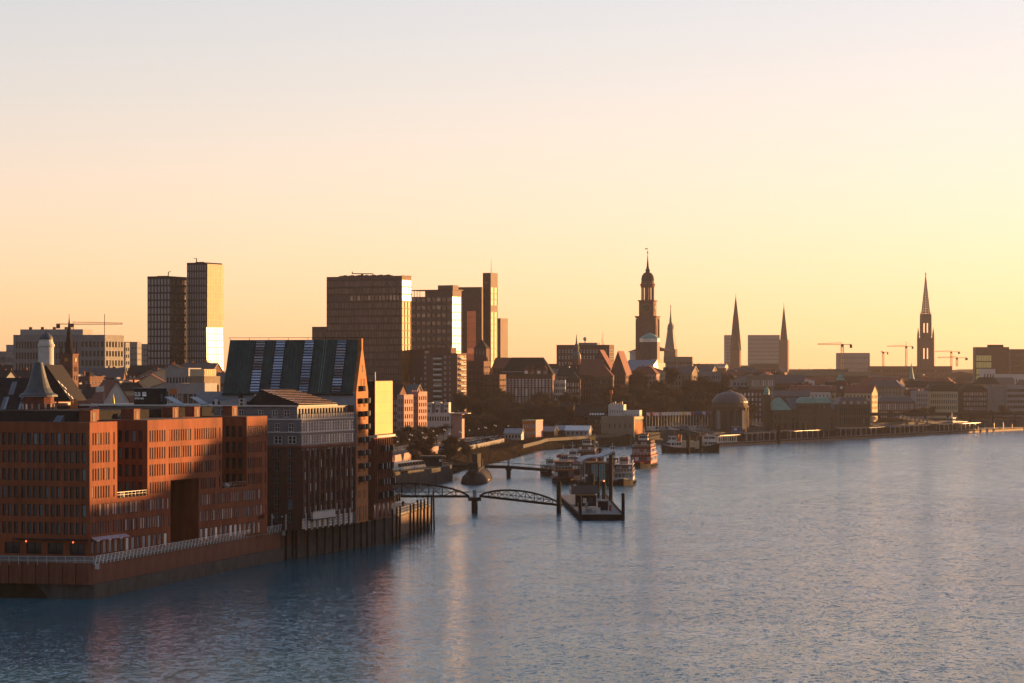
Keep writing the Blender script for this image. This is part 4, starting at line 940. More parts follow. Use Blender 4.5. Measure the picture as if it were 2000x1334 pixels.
# ---- bronze hotel tower, glass offices, slim tower
def big_towers():
    D, z0 = 1500, 20
    B = Bld('bronze_hotel_tower', 'broad bronze hotel tower with the sun flashing at its top right corner', 638, 785, 541, D, 10, z0, -27.9, 'tower')
    nz = 17; ph = (B.H-2)/nz; fr = []
    for k in range(nz):
        if k == 14: fr.append((ph*k+.5, ph*.75, [(B.W*(.31+.66*i/14), B.W*.66/14*.93) for i in range(14)])); continue
        fr.append((ph*k+.25, ph*.82, [(B.W*(.012+.976*i/44), B.W*.976/44*.55) for i in range(44)]))
    sd = [(ph*k+.25, ph*.9, [(B.dp*(.03+.32*i), B.dp*.29) for i in range(3)]) for k in range(nz)]
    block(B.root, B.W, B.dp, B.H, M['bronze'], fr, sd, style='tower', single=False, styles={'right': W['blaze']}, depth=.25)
    for k in range(nz+1):
        b = MB(); b.box(-.1,B.W+.12,-.12,.0,ph*k-.02,ph*k+.18); b.build('floor_band', M['metal_dark'], B.root)
    b = MB(); b.box(B.W+.02,B.W+.45,-.3,B.dp+.3,B.H-.1,B.H+.15); b.build('cornice', M['bronze'], B.root)
    b = MB(); b.bar((14,4,B.H+1.7),(27,4,B.H+1.4),.5); b.bar((13.8,4,B.H+1.5),(13.8,4,B.H+2.8),.4); b.bar((20,4,B.H),(20,4,B.H+1.6),1.0); b.bar((26.8,4,B.H+.4),(26.8,4,B.H+1.6),.3); b.build('facade_crane', M['metal_dark'], B.root)
    for k in range(14, nz):
        f = MB(); z_a, z_b = ph*k+.35, ph*k+.35+ph*.8
        for i in range(3): y_ = B.dp*(.04+.32*i); f.face([(B.W+.06,y_,z_a),(B.W+.06,y_+B.dp*.27,z_a),(B.W+.06-.0105*(z_b-z_a),y_+B.dp*.27,z_b),(B.W+.06-.0105*(z_b-z_a),y_,z_b)])
        f.build('flashing_pane', M['glass_blaze'], B.root, fix=False)  # panes added and tilted to set the sun's flash at this corner
    for i in range(22): addbox(B, 'roof_unit', 6+1.5*i, 7.1+1.5*i, 3, 5, B.H+.02, B.H+.5+.2*(i % 3), M['metal_dark'])
    g = B.g(7, 12, w=.6, h=.8)
    B2 = simple('bronze_wing', 'low bronze wing at the left foot of the hotel tower', 609.5, 640, 640, D+14, 14, M['bronze'], 8, 9, -25, 'tower', z0=z0, w=.5, h=.8, rx=0)
    # glass office with overhanging roof
    D = 1700
    B = Bld('glass_office', 'glass office with banded floors under an overhanging roof, right side mirror-bright', 802, 883, 580, D, 12, z0, -28.4, 'building')
    nz = 13; ph = B.H/nz
    fr = [(ph*k+ph*.35, ph*.55, [(B.W*(.01+.122*i), B.W*.112) for i in range(8)]) for k in range(nz)]
    sd = [(ph*k+ph*.05, ph*.93, [(B.dp*(.04+.31*i), B.dp*.29) for i in range(3)]) for k in range(nz)]
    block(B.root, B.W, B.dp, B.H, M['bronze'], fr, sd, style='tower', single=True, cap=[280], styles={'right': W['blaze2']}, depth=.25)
    b = MB(); zr = B.z(566.5); b.box(-.3,B.W+.8,-.6,B.dp+.6,zr-.5,zr); b.box(B.W*.34,B.W+.1,.5,B.dp-.5,B.H+.01,zr-.5); b.build('roof_storey', M['bronze'], B.root)
    addbox(B, 'roof_box', B.W*.62, B.W*.98, 2, 9, zr+.02, B.z(558), M['bronze'])
    for i in range(4): addbox(B, 'roof_post', .3+2*i, .55+2*i, .2, .45, B.H, zr-.5, M['metal_dark'])
    B = Bld('dark_office_tower', 'dark office tower with a tall rose-lit glass stripe left of the slim tower', 884, 941, 564, 1745, 20, z0, -12, 'tower')
    b1 = [(2+3.6*k, 3.3, [(B.W*.50,B.W*.3)]) for k in range(15)]; b2 = [(2+3.6*k, 2.4, [(B.W*(.05+.07*i),B.W*.045) for i in range(5)]+[(B.W*.50,B.W*.3)]+[(B.W*.86,B.W*.03),(B.W*.92,B.W*.03)]) for k in range(15)]
    block(B.root, B.W, B.dp, B.H, M['bronze'], b2, None, style='tower', single=True, cap=[250], depth=.25)
    st = MB(); 
    for k in range(12): st.box(B.W*.5,B.W*.8,-.16,-.1,B.H*.12+3.9*k,B.H*.12+3.9*k+3.75)
    so = st.build('glass_stripe', M['glass_rose'], B.root); so['kind'] = 'stuff'
    parapet(B.root, B.W, B.dp, B.H, M['bronze'], 1)
    B = Bld('slim_tower', 'slim dark tower with antenna mast and golden right edge', 943, 958.5, 533, 1750, 10, z0, -25.8, 'tower')
    sd = [(3.9*k+.2, 3.6, [(.5,B.dp*.42),(B.dp*.54,B.dp*.42)]) for k in range(18) if k != 14]
    block(B.root, B.W, B.dp, B.H, M['bronze'], [(B.z(554), 1.3, [(.3+.95*i,.7) for i in range(4)])], sd, style='blaze', single=False, depth=.25)
    b = MB(); b.lathe([(.18,B.H),(.12,B.H+5),(.05,B.H+9)], 6, (B.W*.7,4)); b.build('antenna', M['metal_dark'], B.root)
    simple('slab_tower', 'short pale-edged slab tower right of the slim tower', 971.5, 977.5, 623, 1900, 12, M['bronze'], 2, 12, -25, 'tower', z0=z0, rx=0, w=.6, h=.4)
W['blaze'] = win_mesh('window', M['gold'], M['glass_sun_gold'], .03, .04)  # frame and pane coloured as if sunlit, for right-hand sides
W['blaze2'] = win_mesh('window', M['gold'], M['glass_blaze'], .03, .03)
M['glass_rose'] = glass('glass_rose', (.5,.33,.26), .1, (.5,.33,.26), .2, metal=.8, wob=.004)  # rose reflection put into the pane tint
big_towers()

# ---- brick tower block with balconies
def tower_block():
    D, z0 = 1480, 14
    B = Bld('balcony_tower_block', 'red-brick tower block with white balconies and a sunlit right side', 826, 893, 690, D, 12, z0, -24, 'building')
    nz = 11; ph = (B.H-1)/nz; W_ = B.W
    fr = [(ph*k+1.2, ph*.42, [(W_*.045,W_*.05),(W_*.47,W_*.06),(W_*.77,W_*.03),(W_*.62,W_*.06)]) for k in range(nz)]
    block(B.root, W_, B.dp, B.H, M['brick_brown'], [(z, h, [xs[0],xs[3],xs[2]]) for z, h, xs in fr], [(ph*k+1.1, ph*.5, [(1,.8),(9.6,1.2)]) for k in range(nz)], style='whitebox', single=True)
    for k in range(nz):
        a = MB(); a.box(W_*.32,W_*.56,-1.1,-.02,ph*k+.6,ph*k+1.55); o = a.build('balcony', M['plaster_white'], B.root)
        v = MB(); v.box(W_*.33,W_*.55,-.05,.02,ph*k+1.6,ph*k+2.6); v.build('balcony_door', M['glass'], B.root)
        a = MB(); a.box(W_+.02,W_+1.3,2.4,8.6,ph*k+.6,ph*k+1.45); a.build('balcony', M['plaster_white'], B.root)
        v = MB(); v.box(W_-.02,W_+.05,3,8,ph*k+1.5,ph*k+2.6); v.build('balcony_door', M['glass'], B.root)
    b = MB(); b.box(W_*.05,W_*.75,3,10,B.H+.02,B.H+3); b.build('roof_storey', M['brick_brown'], B.root)
    b = MB(); b.box(W_*.0,W_*.12,2,6,B.H+.02,B.H+1.4); b.build('roof_box', M['plaster_cream'], B.root)
    B2 = Bld('dark_brick_block', 'darker lower brick block joined to the left of the balcony tower', 801, 828, 685, D+6, 14, z0, -24, 'building')
    B2.walls(M['clinker'], [(ph*k+1.2, ph*.42, [(B2.W*.25,.9),(B2.W*.75,.9)]) for k in range(nz-4)], None, style='whitebox', single=True)
    parapet(B2.root, B2.W, B2.dp, B2.H, M['clinker'])
tower_block()
simple('brown_office', 'plain brown clinker block right of the balcony tower', 913, 945, 707, 1540, 20, M['clinker'], 4, 7, -10, 'dark', z0=16, w=.5, h=.35)
simple('brown_office', 'stepped lower part of the plain brown clinker block', 944, 976, 733, 1530, 20, M['clinker'], 4, 5, -10, 'dark', z0=16, w=.6, h=.35)
def clock_turret():
    D, z0 = 1640, 18; t = thing('pointed_brick_turret', 'square brick turret with pointed roof before the slim tower', 'tower', (PX(941,D), D, z0), R(-15)); z = lambda y: PZ(y,D)-z0
    block(t, 7.6, 7.6, z(680), M['clinker'], [(z(692), 1.5, [(1.2,.7),(3.4,.7),(5.6,.7)])], None, off=(-3.8,-3.8,0), style='white')
    b = MB(); b.lathe([(5.6,z(681)),(3.2,z(672)),(.2,z(664))], 4, ph=math.pi/4); b.build('roof', M['tile_dark'], t)
    f = MB(); f.lathe([(.1,z(664.5)),(.05,z(659))], 6); f.build('finial', M['metal_dark'], t)
clock_turret()
# ---- big brick institute with hipped roof
def institute():
    D = 1580; B = Bld('brick_institute', 'large brick institute with hipped dark roof, dormers and tall pale windows', 977, 1079, 733, D, 16, 16, -6, 'building')
    zs = [B.z(787), B.z(772), B.z(756)-.4]; n = 15
    rows = [(zs[0], 3.4, [(B.W*(.03+.065*i), B.W*.036) for i in range(n)]), (zs[1]-.3, 4.2, [(B.W*(.03+.065*i), B.W*.036) for i in range(n)]), (zs[2]+.4, 4.6, [(B.W*(.03+.065*i), B.W*.036) for i in range(n)])]
    rows = [r_ for r_ in rows if r_[0] > .3]
    B.walls(M['brick_brown'], rows, [(r_[0], r_[1], [(2+3*i,1.2) for i in range(4)]) for r_ in rows], None, style='pale')
    b = MB(); b.box(-.3,B.W+.3,-.3,B.dp+.3,B.H+.01,B.H+.5); b.build('cornice', M['sandstone'], B.root)
    hip(B.root, B.W, B.dp, B.H+.5, B.z(698)-B.H-.5, M['tile_dark'], flat=.25)
    for i in range(10): addbox(B, 'attic_window', 1+1.3*i, 1.9+1.3*i, .5, .9, B.H+.8, B.H+2.2, M['plaster_white'])
    for i in range(4):
        x = B.W*(.5+.12*i); d = MB(); d.slab([(x-1.6,B.H+.52),(x+1.6,B.H+.52),(x+1.6,B.H+3),(x,B.H+5.6),(x-1.6,B.H+3)], -.25, 3.5); do = d.build('dormer', M['brick'], B.root)
        w = MB(); w.box(x-.9,x+.9,-.32,-.26,B.H+.9,B.H+2.6); w.build('window', M['glass_pale'], do)
institute()
simple('lit_roof_house', 'long house whose roof ridge catches the sun above the brick institute', 962, 1040, 699, 1720, 14, M['clinker'], 12, 5, -18, 'dark', roof='gx', rh=6, rmat=M['tile_red'], z0=18)
simple('white_annexe', 'small white-fronted house right of the brick institute', 1081, 1104, 744, 1590, 14, M['plaster_white'], 6, 4, -4, 'dark', roof='flat', z0=16, w=.6, h=.6)
simple('brick_house', 'narrow brick house with pale windows beside the white-fronted house', 1106, 1133, 726, 1600, 14, M['clinker'], 5, 4, -4, 'pale', roof='hip', rh=5, z0=16, w=.5, h=.6)
def gabled():
    B = simple('gabled_brick_hall', 'brick hall with two steep red gables on the slope', 1132, 1176, 702, 1640, 22, M['brick_brown'], 8, 4, -8, 'dark', roof='gx', rh=9, rmat=M['tile_red'], z0=18, w=.4)
    simple('gabled_brick_hall', 'steep narrow brick gable right of the red-roofed hall', 1192, 1222, 686, 1635, 26, M['brick_brown'], 5, 5, -10, 'dark', roof='gy', rh=13, rmat=M['tile_red'], z0=18, w=.4)
    simple('red_roofed_house', 'house with broad red hipped roof and dormers below the two gables', 1158, 1197, 712, 1620, 16, M['sandstone'], 9, 3, -6, 'dark', roof='hip', rh=7, rmat=M['tile_red'], z0=17, w=.4)
    simple('gabled_brick_hall', 'broad steep brick gable behind the red hipped roof', 1151, 1192, 684, 1665, 18, M['brick_brown'], 6, 5, -10, 'dark', roof='gy', rh=11, rmat=M['tile_red'], z0=18, w=.4)
gabled()
B = simple('flat_slab', 'long flat-roofed slab with white radome and masts on top', 1087, 1190, 675, 1900, 16, M['clinker'], 16, 7, -14, 'whitebox', z0=20, w=.4, h=.5, rx=4)
addbox(B, 'roof_storey', B.W*.4, B.W*.75, 3, 12, B.H+.02, B.H+2, M['concrete'])
b = MB(); b.lathe([(.3,B.H+2),(.3,B.H+3),(1.1,B.H+3.6),(1.4,B.H+4.6),(1.0,B.H+5.6),(.2,B.H+6)], 12, (B.W*.5,7)); b.build('radome', M['plaster_white'], B.root, smooth=True)
for i, h_ in enumerate((5,9.5,2.5)): b = MB(); b.bar((B.W*(.83+.02*i),5,B.H),(B.W*(.83+.02*i),5,B.H+h_),.2); b.build('mast', M['metal_dark'], B.root)
def onion(name, label, px, D, z0, prof, ns, mat, drum=None):
    t = thing(name, label, 'tower', (PX(px,D), D, z0)); z = lambda y: PZ(y,D)-z0; s = D/F
    for nm, pr, m in prof:
        b = MB(); b.lathe([(r*s, z(y)) for r, y in pr], ns); b.build(nm, m, t)
    return t, z, s
onion('onion_spire', 'slender green onion spire above the long flat slab', 1126, 1800, 18, [('drum', [(9,760),(9,700),(8,697)], M['brick_brown']), ('dome', [(9,700),(8,692),(6,688),(4,685),(4.5,683),(5.5,678),(4,674),(2,671),(1.2,662),(.2,652)], M['slate'])], 10, None)
# ---- pale modern offices with dark octagon
def modern():
    B = simple('white_office', 'pale modern office with stepped glass roofs catching the sun', 1212, 1268, 724, 1780, 18, M['plaster_white'], 14, 3, -22, 'sky', z0=17, w=.6, h=.5)
    b = MB(); b.raw([(0,0,B.H+.05),(B.W,0,B.H+.05),(B.W,16,B.H+7),(0,16,B.H+7),(0,18,B.H),(B.W,18,B.H)], [(0,1,2,3),(3,2,5,4),(1,5,2),(0,3,4)]); b.build('glass_roof', M['steel_blue'], B.root)
    for i in range(12): addbox(B, 'roof_rib', B.W*i/11.5, B.W*i/11.5+.25, .0, .3, B.H+.05, B.H+.9, M['plaster_white'])
    B = simple('white_office', 'pale sunlit office front right of the stepped glass roofs', 1266, 1283, 727, 1790, 16, M['plaster_white'], 3, 4, -28, 'sky', z0=17, w=.5, h=.4, rx=4)
    addbox(B, 'roof_storey', .5, B.W-.5, 1, 14, B.H+.02, B.H+6, M['plaster_white']); addbox(B, 'roof_box', 1, B.W-1.5, 3, 12, B.H+6.02, B.H+8.5, M['plaster_cream'])
    simple('dark_glass_block', 'dark glass block in front of the pale modern office', 1222, 1262, 740, 1740, 12, M['metal_dark'], 8, 4, -22, 'tower', z0=17, w=.7, h=.6)
    t, z, s = onion('octagon_tower', 'dark glass octagon tower under a pale copper tent roof', 1269, 1880, 18, [('shaft', [(19.5,760),(19.5,668)], M['bronze']), ('lantern_band', [(20,668),(20,661)], M['glass_pale']), ('roof', [(21,661),(12,655),(1,650)], M['copper_green'])], 8, None)
    simple('glass_wing', 'glazed wing at the left of the octagon tower', 1248, 1262, 676, 1890, 14, M['metal_dark'], 5, 6, -5, 'tower', z0=18, w=.8, h=.8)
modern()

# ---------------------------------------------------------------- church towers on the skyline
def michel():
    D, z0 = 2232, 18; s = D/F; z = lambda y: PZ(y,D)-z0
    t = thing('domed_church_tower', 'great brick church tower with columned lantern, dark dome and clock', 'church', (PX(1265,D), D, z0), R(-14))
    st = M['brick_brown']; w = 7.4
    rows = [(z(690), 6, [(3,1.4),(6.7,1.4),(10.4,1.4)]), (z(655), 8, [(6.6,1.8)])]
    block(t, 2*w, 2*w, z(622), st, rows, rows, off=(-w,-w,0), style='dark', single=False)
    for k, (x, y) in enumerate(((-w,-w),(w,-w),(w,w))):
        b = MB(); b.box(x-.9,x+.9,y-.9,y+.9,0,z(623)); b.build('corner_pier', st, t)
    b = MB(); b.box(-w-1,w+1,-w-1,w+1,z(622),z(619)); b.box(-w-1.6,w+1.6,-w-1.6,w+1.6,z(619),z(617.5)); b.build('cornice', st, t)
    c = 6.0; b = MB(); b.box(-c,c,-c,c,z(617.5),z(589)); b.build('clock_storey', st, t)
    b = MB(); b.box(-c-.8,c+.8,-c-.8,c+.8,z(589),z(586.5)); b.build('cornice', st, t)
    dk = mk('clock_dial', (.03,.025,.025), .6)
    for rz, lit in ((0,0),(math.pi/2,1)):
        d = MB(); zc = z(602); d.cyl((0,-c-.05,zc),(0,-c-.25,zc),3.7,n=28); do = d.build('clock_face', dk, t, rz=rz)
        g = MB()
        for i in range(12):
            a = i*math.pi/6; g.bar((2.5*math.sin(a),-c-.3,zc+2.5*math.cos(a)),(3.45*math.sin(a),-c-.3,zc+3.45*math.cos(a)),.38,.12)
        g.build('hour_marks', M['gold'], do); do.children[0]['kind'] = 'stuff'
        for a, l, nm in ((R(222),2.6,'minute_hand'),(R(229),1.7,'hour_hand')):
            h_ = MB(); h_.bar((0,-c-.36,zc),(l*math.sin(a),-c-.36,zc+l*math.cos(a)),.35,.1); h_.build(nm, M['gold'], do)
        r_ = MB()
        for i in range(28):
            a0, a1 = 2*math.pi*i/28, 2*math.pi*(i+1)/28
            r_.bar((3.65*math.sin(a0),-c-.28,zc+3.65*math.cos(a0)),(3.65*math.sin(a1),-c-.28,zc+3.65*math.cos(a1)),.25,.15)
        r_.build('dial_ring', M['gold'], do)
    for i in range(10):
        a = 2*math.pi*i/10+.31; b = MB(); b.lathe([(.75,z(586.5)),(.6,z(584)),(.55,z(563)),(.75,z(561))], 8, (4.7*math.cos(a),4.7*math.sin(a))); b.build('column', st, t)
    b = MB(); b.lathe([(1.1,z(586.5)),(1.0,z(560))], 8); b.build('stair_core', st, t)
    b = MB(); b.lathe([(5.6,z(561)),(5.9,z(558)),(6.3,z(555.5)),(5.4,z(554)),(5.2,z(549))], 20); b.build('entablature', st, t)
    b = MB(); b.lathe([(5.15,z(549)),(5.2,z(545)),(4.7,z(539)),(3.4,z(534)),(1.8,z(532)),(1.6,z(530)),(2.1,z(527.5)),(1.4,z(526)),(.9,z(521)),(.45,z(508)),(.15,z(496))], 20); b.build('dome', M['tile_dark'], t, smooth=False)
    b = MB(); b.lathe([(.12,z(496)),(.6,z(493.5)),(.6,z(492)),(.1,z(490.5)),(.08,z(483))], 8); b.box(-2.2,-.1,-.1,.1,z(487),z(485)); b.build('vane', M['gold'], t)
    n = MB(); n.box(-14,-w-.1,-4,26,0,z(688)); n.box(-14.8,-w-.1,-4.8,26.8,z(688),z(685.5)); n.build('nave', M['plaster_white'], t)
    n = MB(); n.raw([(-14,-4,z(685.4)),(14,10,z(685.4)),(14,40,z(685.4)),(-14,40,z(685.4)),(0,16,z(672))], [(0,1,4),(1,2,4),(2,3,4),(3,0,4)]); n.build('nave_roof', M['tile_dark'], t)
michel()
def needle(name, label, px, D, z0, prof, mat, base_hw, y_base, smat=None, n=8, sq=True, rot=-14):
    s = D/F; z = lambda y: PZ(y,D)-z0; t = thing(name, label, 'church', (PX(px,D), D, z0), R(rot)); w = base_hw*s/1.22
    b = MB(); b.box(-w,w,-w,w,0,z(y_base)); b.build('tower', mat, t)
    b = MB(); b.lathe([(r*s, z(y)) for r, y in prof], n, ph=math.pi/8); b.build('spire', smat or M['tile_dark'], t)
    y1 = prof[-1][1]
    f = MB(); f.lathe([(.12,z(y1)),(.9*s/.6*.5,z(y1-2)),(.1,z(y1-3)),(.08,z(y1-8))], 6); f.build('finial', M['gold'], t)
    return t, z, s, w
t, z, s, w = needle('spired_church', 'tall plain needle spire left of the hazy slab', 1437, 3400, 12, [(11.3,684),(10.4,672),(6,625),(.25,578)], M['brick_brown'], 11, 683)
for sx in (-1,1):
    b = MB(); b.raw([(sx*w,-w,z(684)),(sx*w*.2,-w,z(684)),(sx*w*.6,-w,z(668)),(sx*w,-w*.2,z(684)),(sx*w,-w*.6,z(670))], [(0,1,2),(0,2,4),(0,4,3)]); b.build('gablet', M['brick_brown'], t)
needle('spired_church', 'slimmer needle spire right of the hazy slab', 1531, 3680, 12, [(8.0,667),(7.2,660),(4.2,632),(.25,596)], M['brick_brown'], 10.5, 664)
def town_hall():
    D, z0 = 3135, 10; s = D/F; z = lambda y: PZ(y,D)-z0; t = thing('town_hall_spire', 'ornate pale green town hall spire right of the domed tower', 'tower', (PX(1310,D), D, z0), R(-14))
    b = MB(); b.lathe([(14,740),(14,700)] and [(16*s,0),(16*s,z(682))], 4, ph=math.pi/4); b.build('tower', M['sandstone'], t)
    b = MB(); b.lathe([(12.5*s,z(682)),(9.5*s,z(665)),(7.5*s,z(650)),(6.8*s,z(645)),(7.2*s,z(642)),(5.5*s,z(638)),(4.8*s,z(634)),(3*s,z(630)),(2.5*s,z(624)),(1.6*s,z(618)),(.5*s,z(600))], 8); b.build('spire', M['slate'], t)
    for i in range(4):
        a = math.pi/4+i*math.pi/2
        for rr, ya, yb in ((12.5,684,672),(7.2,642,633)):
            p = MB(); p.lathe([(1.1*s,z(ya)),(.9*s,z((ya+yb)/2)),(.1*s,z(yb))], 6, (rr*s*math.cos(a)*.9,rr*s*math.sin(a)*.9)); p.build('pinnacle', M['slate'], t)
    f = MB(); f.lathe([(.3,z(601)),(.8,z(598.5)),(.2,z(597)),(.15,z(592))], 6); f.build('finial', M['gold'], t)
town_hall()
def open_spire():
    D, z0 = 2965, 8; s = D/F; z = lambda y: PZ(y,D)-z0
    t = thing('gothic_spire', 'dark openwork gothic spire with tall slit openings, alone on the right skyline', 'church', (PX(1808,D), D, z0), R(-8.5)); st = M['brick_dark2']
    def stage(hw, ya, yb, slits, y0s, y1s):
        w = hw*s; mb = MB(); rows = [(z(y0s)-z(ya), z(y1s)-z(y0s), [(w+(c-1.2)*s*1.0, 2.6*s) for c in slits])] if slits else []
        for o, rz in (((-w,-w,z(ya)),0),((w,w,z(ya)),math.pi)): wall_face(mb, o, rz, 2*w, z(yb)-z(ya), rows, 1.4)
        for o, rz in (((w,-w,z(ya)),math.pi/2),((-w,w,z(ya)),-math.pi/2)): wall_face(mb, o, rz, 2*w, z(yb)-z(ya), [], 1.4)
        mb.build('tower_stage', st, t, fix=False)
    b = MB(); b.box(-15.5*s,15.5*s,-15.5*s,15.5*s,0,z(712)); b.build('base', st, t)
    stage(15, 712, 660, (-3.6, 3.2), 701, 680); stage(11, 660, 614, (-3.4, 3.0), 650, 631)
    for sx in (-1,1):
        for sy in (-1,1):
            b = MB(); b.lathe([(2.6*s,0),(2.2*s,z(660)),(1.9*s,z(652)),(.2*s,z(640))], 6, (14.5*s*sx,14.5*s*sy)); b.build('buttress', st, t)
            b = MB(); b.lathe([(1.5*s,z(656)),(1.2*s,z(618)),(.1*s,z(608))], 6, (10.2*s*sx,10.2*s*sy)); b.build('pinnacle', st, t)
    # openwork spire: eight ribs, rings and crossing tracery
    k = 8; R0, yb_, yt = 8.6, 616, 537
    for i in range(k):
        a = 2*math.pi*i/k+math.pi/8; b = MB(); b.cyl((R0*s*math.cos(a),R0*s*math.sin(a),z(yb_)),(.15*s*math.cos(a),.15*s*math.sin(a),z(yt)),1.3*s,.35*s,5); b.build('rib', st, t)
    b = MB()
    for i in range(k):
        a0, a1 = 2*math.pi*i/k+math.pi/8, 2*math.pi*(i+1)/k+math.pi/8
        for j in range(16):
            u0, u1 = j/17, (j+.72)/17
            def p(a, u): r_ = R0*s*(1-u)+.15*s*u; return (r_*math.cos(a), r_*math.sin(a), z(yb_)+(z(yt)-z(yb_))*u)
            b.face([p(a0,u0),p(a1,u0),p(a1,u1),p(a0,u1)])
    o = b.build('tracery', st, t); o['kind'] = 'stuff'
    f = MB(); f.lathe([(.3,z(537)),(1.0,z(535)),(.3,z(534)),(.1,z(530))], 6); f.build('finial', st, t)
M['brick_dark2'] = mk('soot_stone', (.07,.04,.035), .9, .25, .3)
open_spire()

# ---- hazy far towers
simple('far_slab', 'wide hazy slab tower between the two needle spires', 1461, 1523, 655, 4000, 30, M['concrete'], 26, 12, -4, 'tower', z0=10, w=.6, h=.35, rx=0)
simple('far_slab', 'narrow hazy slab tower just left of the plain needle spire', 1417, 1430, 655, 4200, 30, M['concrete'], 5, 14, 0, 'tower', z0=10, w=.6, h=.4, rx=0)
simple('far_slab', 'hazy curved-roofed block behind the large yellow crane', 1638, 1699, 690, 3600, 30, M['concrete'], 16, 6, 0, 'tower', z0=10, w=.5, h=.35, rx=0)
B = simple('glass_slab', 'tall slab with yellow-green lit glass left part at the right edge', 1905, 1971, 679, 2300, 18, M['bronze'], 0, 0, -3, z0=8, rx=0)
fr = [(1+3.4*k, 2.5, [(B.W*(.04+.045*i), B.W*.036) for i in range(10)]) for k in range(7)]
for k in range(7):
    for i in range(6): addbox(B, 'glass_panel', B.W*(.03+.075*i), B.W*(.03+.075*i)+B.W*.07, -.2, -.05, B.H*.08+k*B.H*.115, B.H*.08+k*B.H*.115+B.H*.095, M['glass_green'] if True else None) if False else None
M['glass_green'] = mk('glass_green', (.42,.38,.15), .3, .2, .4, metal=.3)
for k in range(7):
    b = MB()
    for i in range(6): b.box(B.W*(.03+.075*i), B.W*(.03+.075*i)+B.W*.066, -.2, -.05, B.H*.08+k*B.H*.115, B.H*.08+k*B.H*.115+B.H*.095)
    o = b.build('glass_row', M['glass_green'], B.root); o['kind'] = 'stuff'
f_ = MB()
for i in range(14): f_.box(B.W*(.53+.033*i), B.W*(.53+.033*i)+.35, -.35, -.02, 1, B.H)
o = f_.build('fins', M['bronze'], B.root); o['kind'] = 'stuff'
addbox(B, 'roof_plant', B.W*.4, B.W*.85, 4, 12, B.H+.02, B.H+2.5, M['metal_dark'])
simple('brown_slab', 'brown slab cut off by the right picture edge', 1974, 2030, 683, 2320, 18, M['bronze'], 16, 9, 0, 'tower', z0=8, w=.6, h=.5, rx=0)

# ---------------------------------------------------------------- tower cranes
def crane(label, px, D, y_base, y_jib, x_tip, x_back, y_top=None, mat=None, rz=0.0):
    s = D/F; z0 = PZ(y_base,D); h = PZ(y_jib,D)-z0; L = (x_tip-px)*s; Bk = (x_back-px)*s; mat = mat or M['crane_paint']
    t = thing('tower_crane', label, 'crane', (PX(px,D), D, z0), rz, 'tower cranes')
    w = .9; b = MB()
    for sx in (-1,1):
        for sy in (-1,1): b.bar((sx*w,sy*w,0),(sx*w,sy*w,h),.32)
    k = int(h/2.2)
    for i in range(k):
        za, zb = h*i/k, h*(i+1)/k; q = w if i % 2 else -w
        b.bar((-q,-w,za),(q,-w,zb),.2); b.bar((w,-q,za),(w,q,zb),.2); b.bar((q,w,za),(-q,w,zb),.2)
    b.build('mast', mat, t)
    j = MB(); n = max(6, int(abs(L)/2.5))
    j.bar((0,-.6,h+1),(L,-.6,h+1.2),.3); j.bar((0,.6,h+1),(L,.6,h+1.2),.3); j.bar((0,0,h+2.6),(L,0,h+1.9),.3)
    for i in range(n):
        xa, xb = L*i/n, L*(i+.5)/n, ; xc = L*(i+1)/n
        for sy in (-.6,.6): j.bar((xa,sy,h+1),(xb,0,h+2.4-.6*i/n),.16); j.bar((xb,0,h+2.4-.6*i/n),(xc,sy,h+1.1),.16)
    j.build('jib', mat, t)
    c = MB(); c.bar((0,0,h+1.2),(Bk,0,h+1.4),1.0,.5); c.build('counter_jib', mat, t)
    c = MB(); x_ = Bk*.82; c.box(min(x_,Bk),max(x_,Bk)+.5,-.8,.8,h-1.4,h+1.1); c.build('counterweight', M['metal_dark'], t)
    c = MB(); c.box(-1,1,-1,1,h-.6,h+1.6); c.box(-.9,.5,-2,-1.01,h-.4,h+1.2); c.build('cab', M['metal_dark'], t)
    if y_top:
        a = MB(); ht = PZ(y_top,D)-z0; a.cyl((0,0,h),(0,0,ht),.5,.15,5); a.bar((0,0,ht),(L*.7,0,h+2),.1); a.bar((0,0,ht),(Bk,0,h+1.5),.1); a.build('apex', mat, t)
M['crane_paint'] = mk('crane_paint', (.42,.24,.06), .6, .15)
crane('nearest yellow tower crane on the right skyline, jib to the left', 1645, 2100, 722, 676, 1597, 1663)
crane('small distant tower crane left of the middle crane', 1725, 3200, 716, 690, 1720, 1734)
crane('thin tower crane with apex left of the gothic spire', 1770, 3000, 716, 679, 1732, 1783, 667)
crane('distant tower crane with long jib right of the gothic spire', 1858, 3300, 716, 689, 1826, 1874)
crane('low distant tower crane before the glass slab', 1869, 3000, 716, 701, 1831, 1889)
crane('long-jibbed crane above the office slab at far left', 141, 1700, 680, 637, 240, 110)

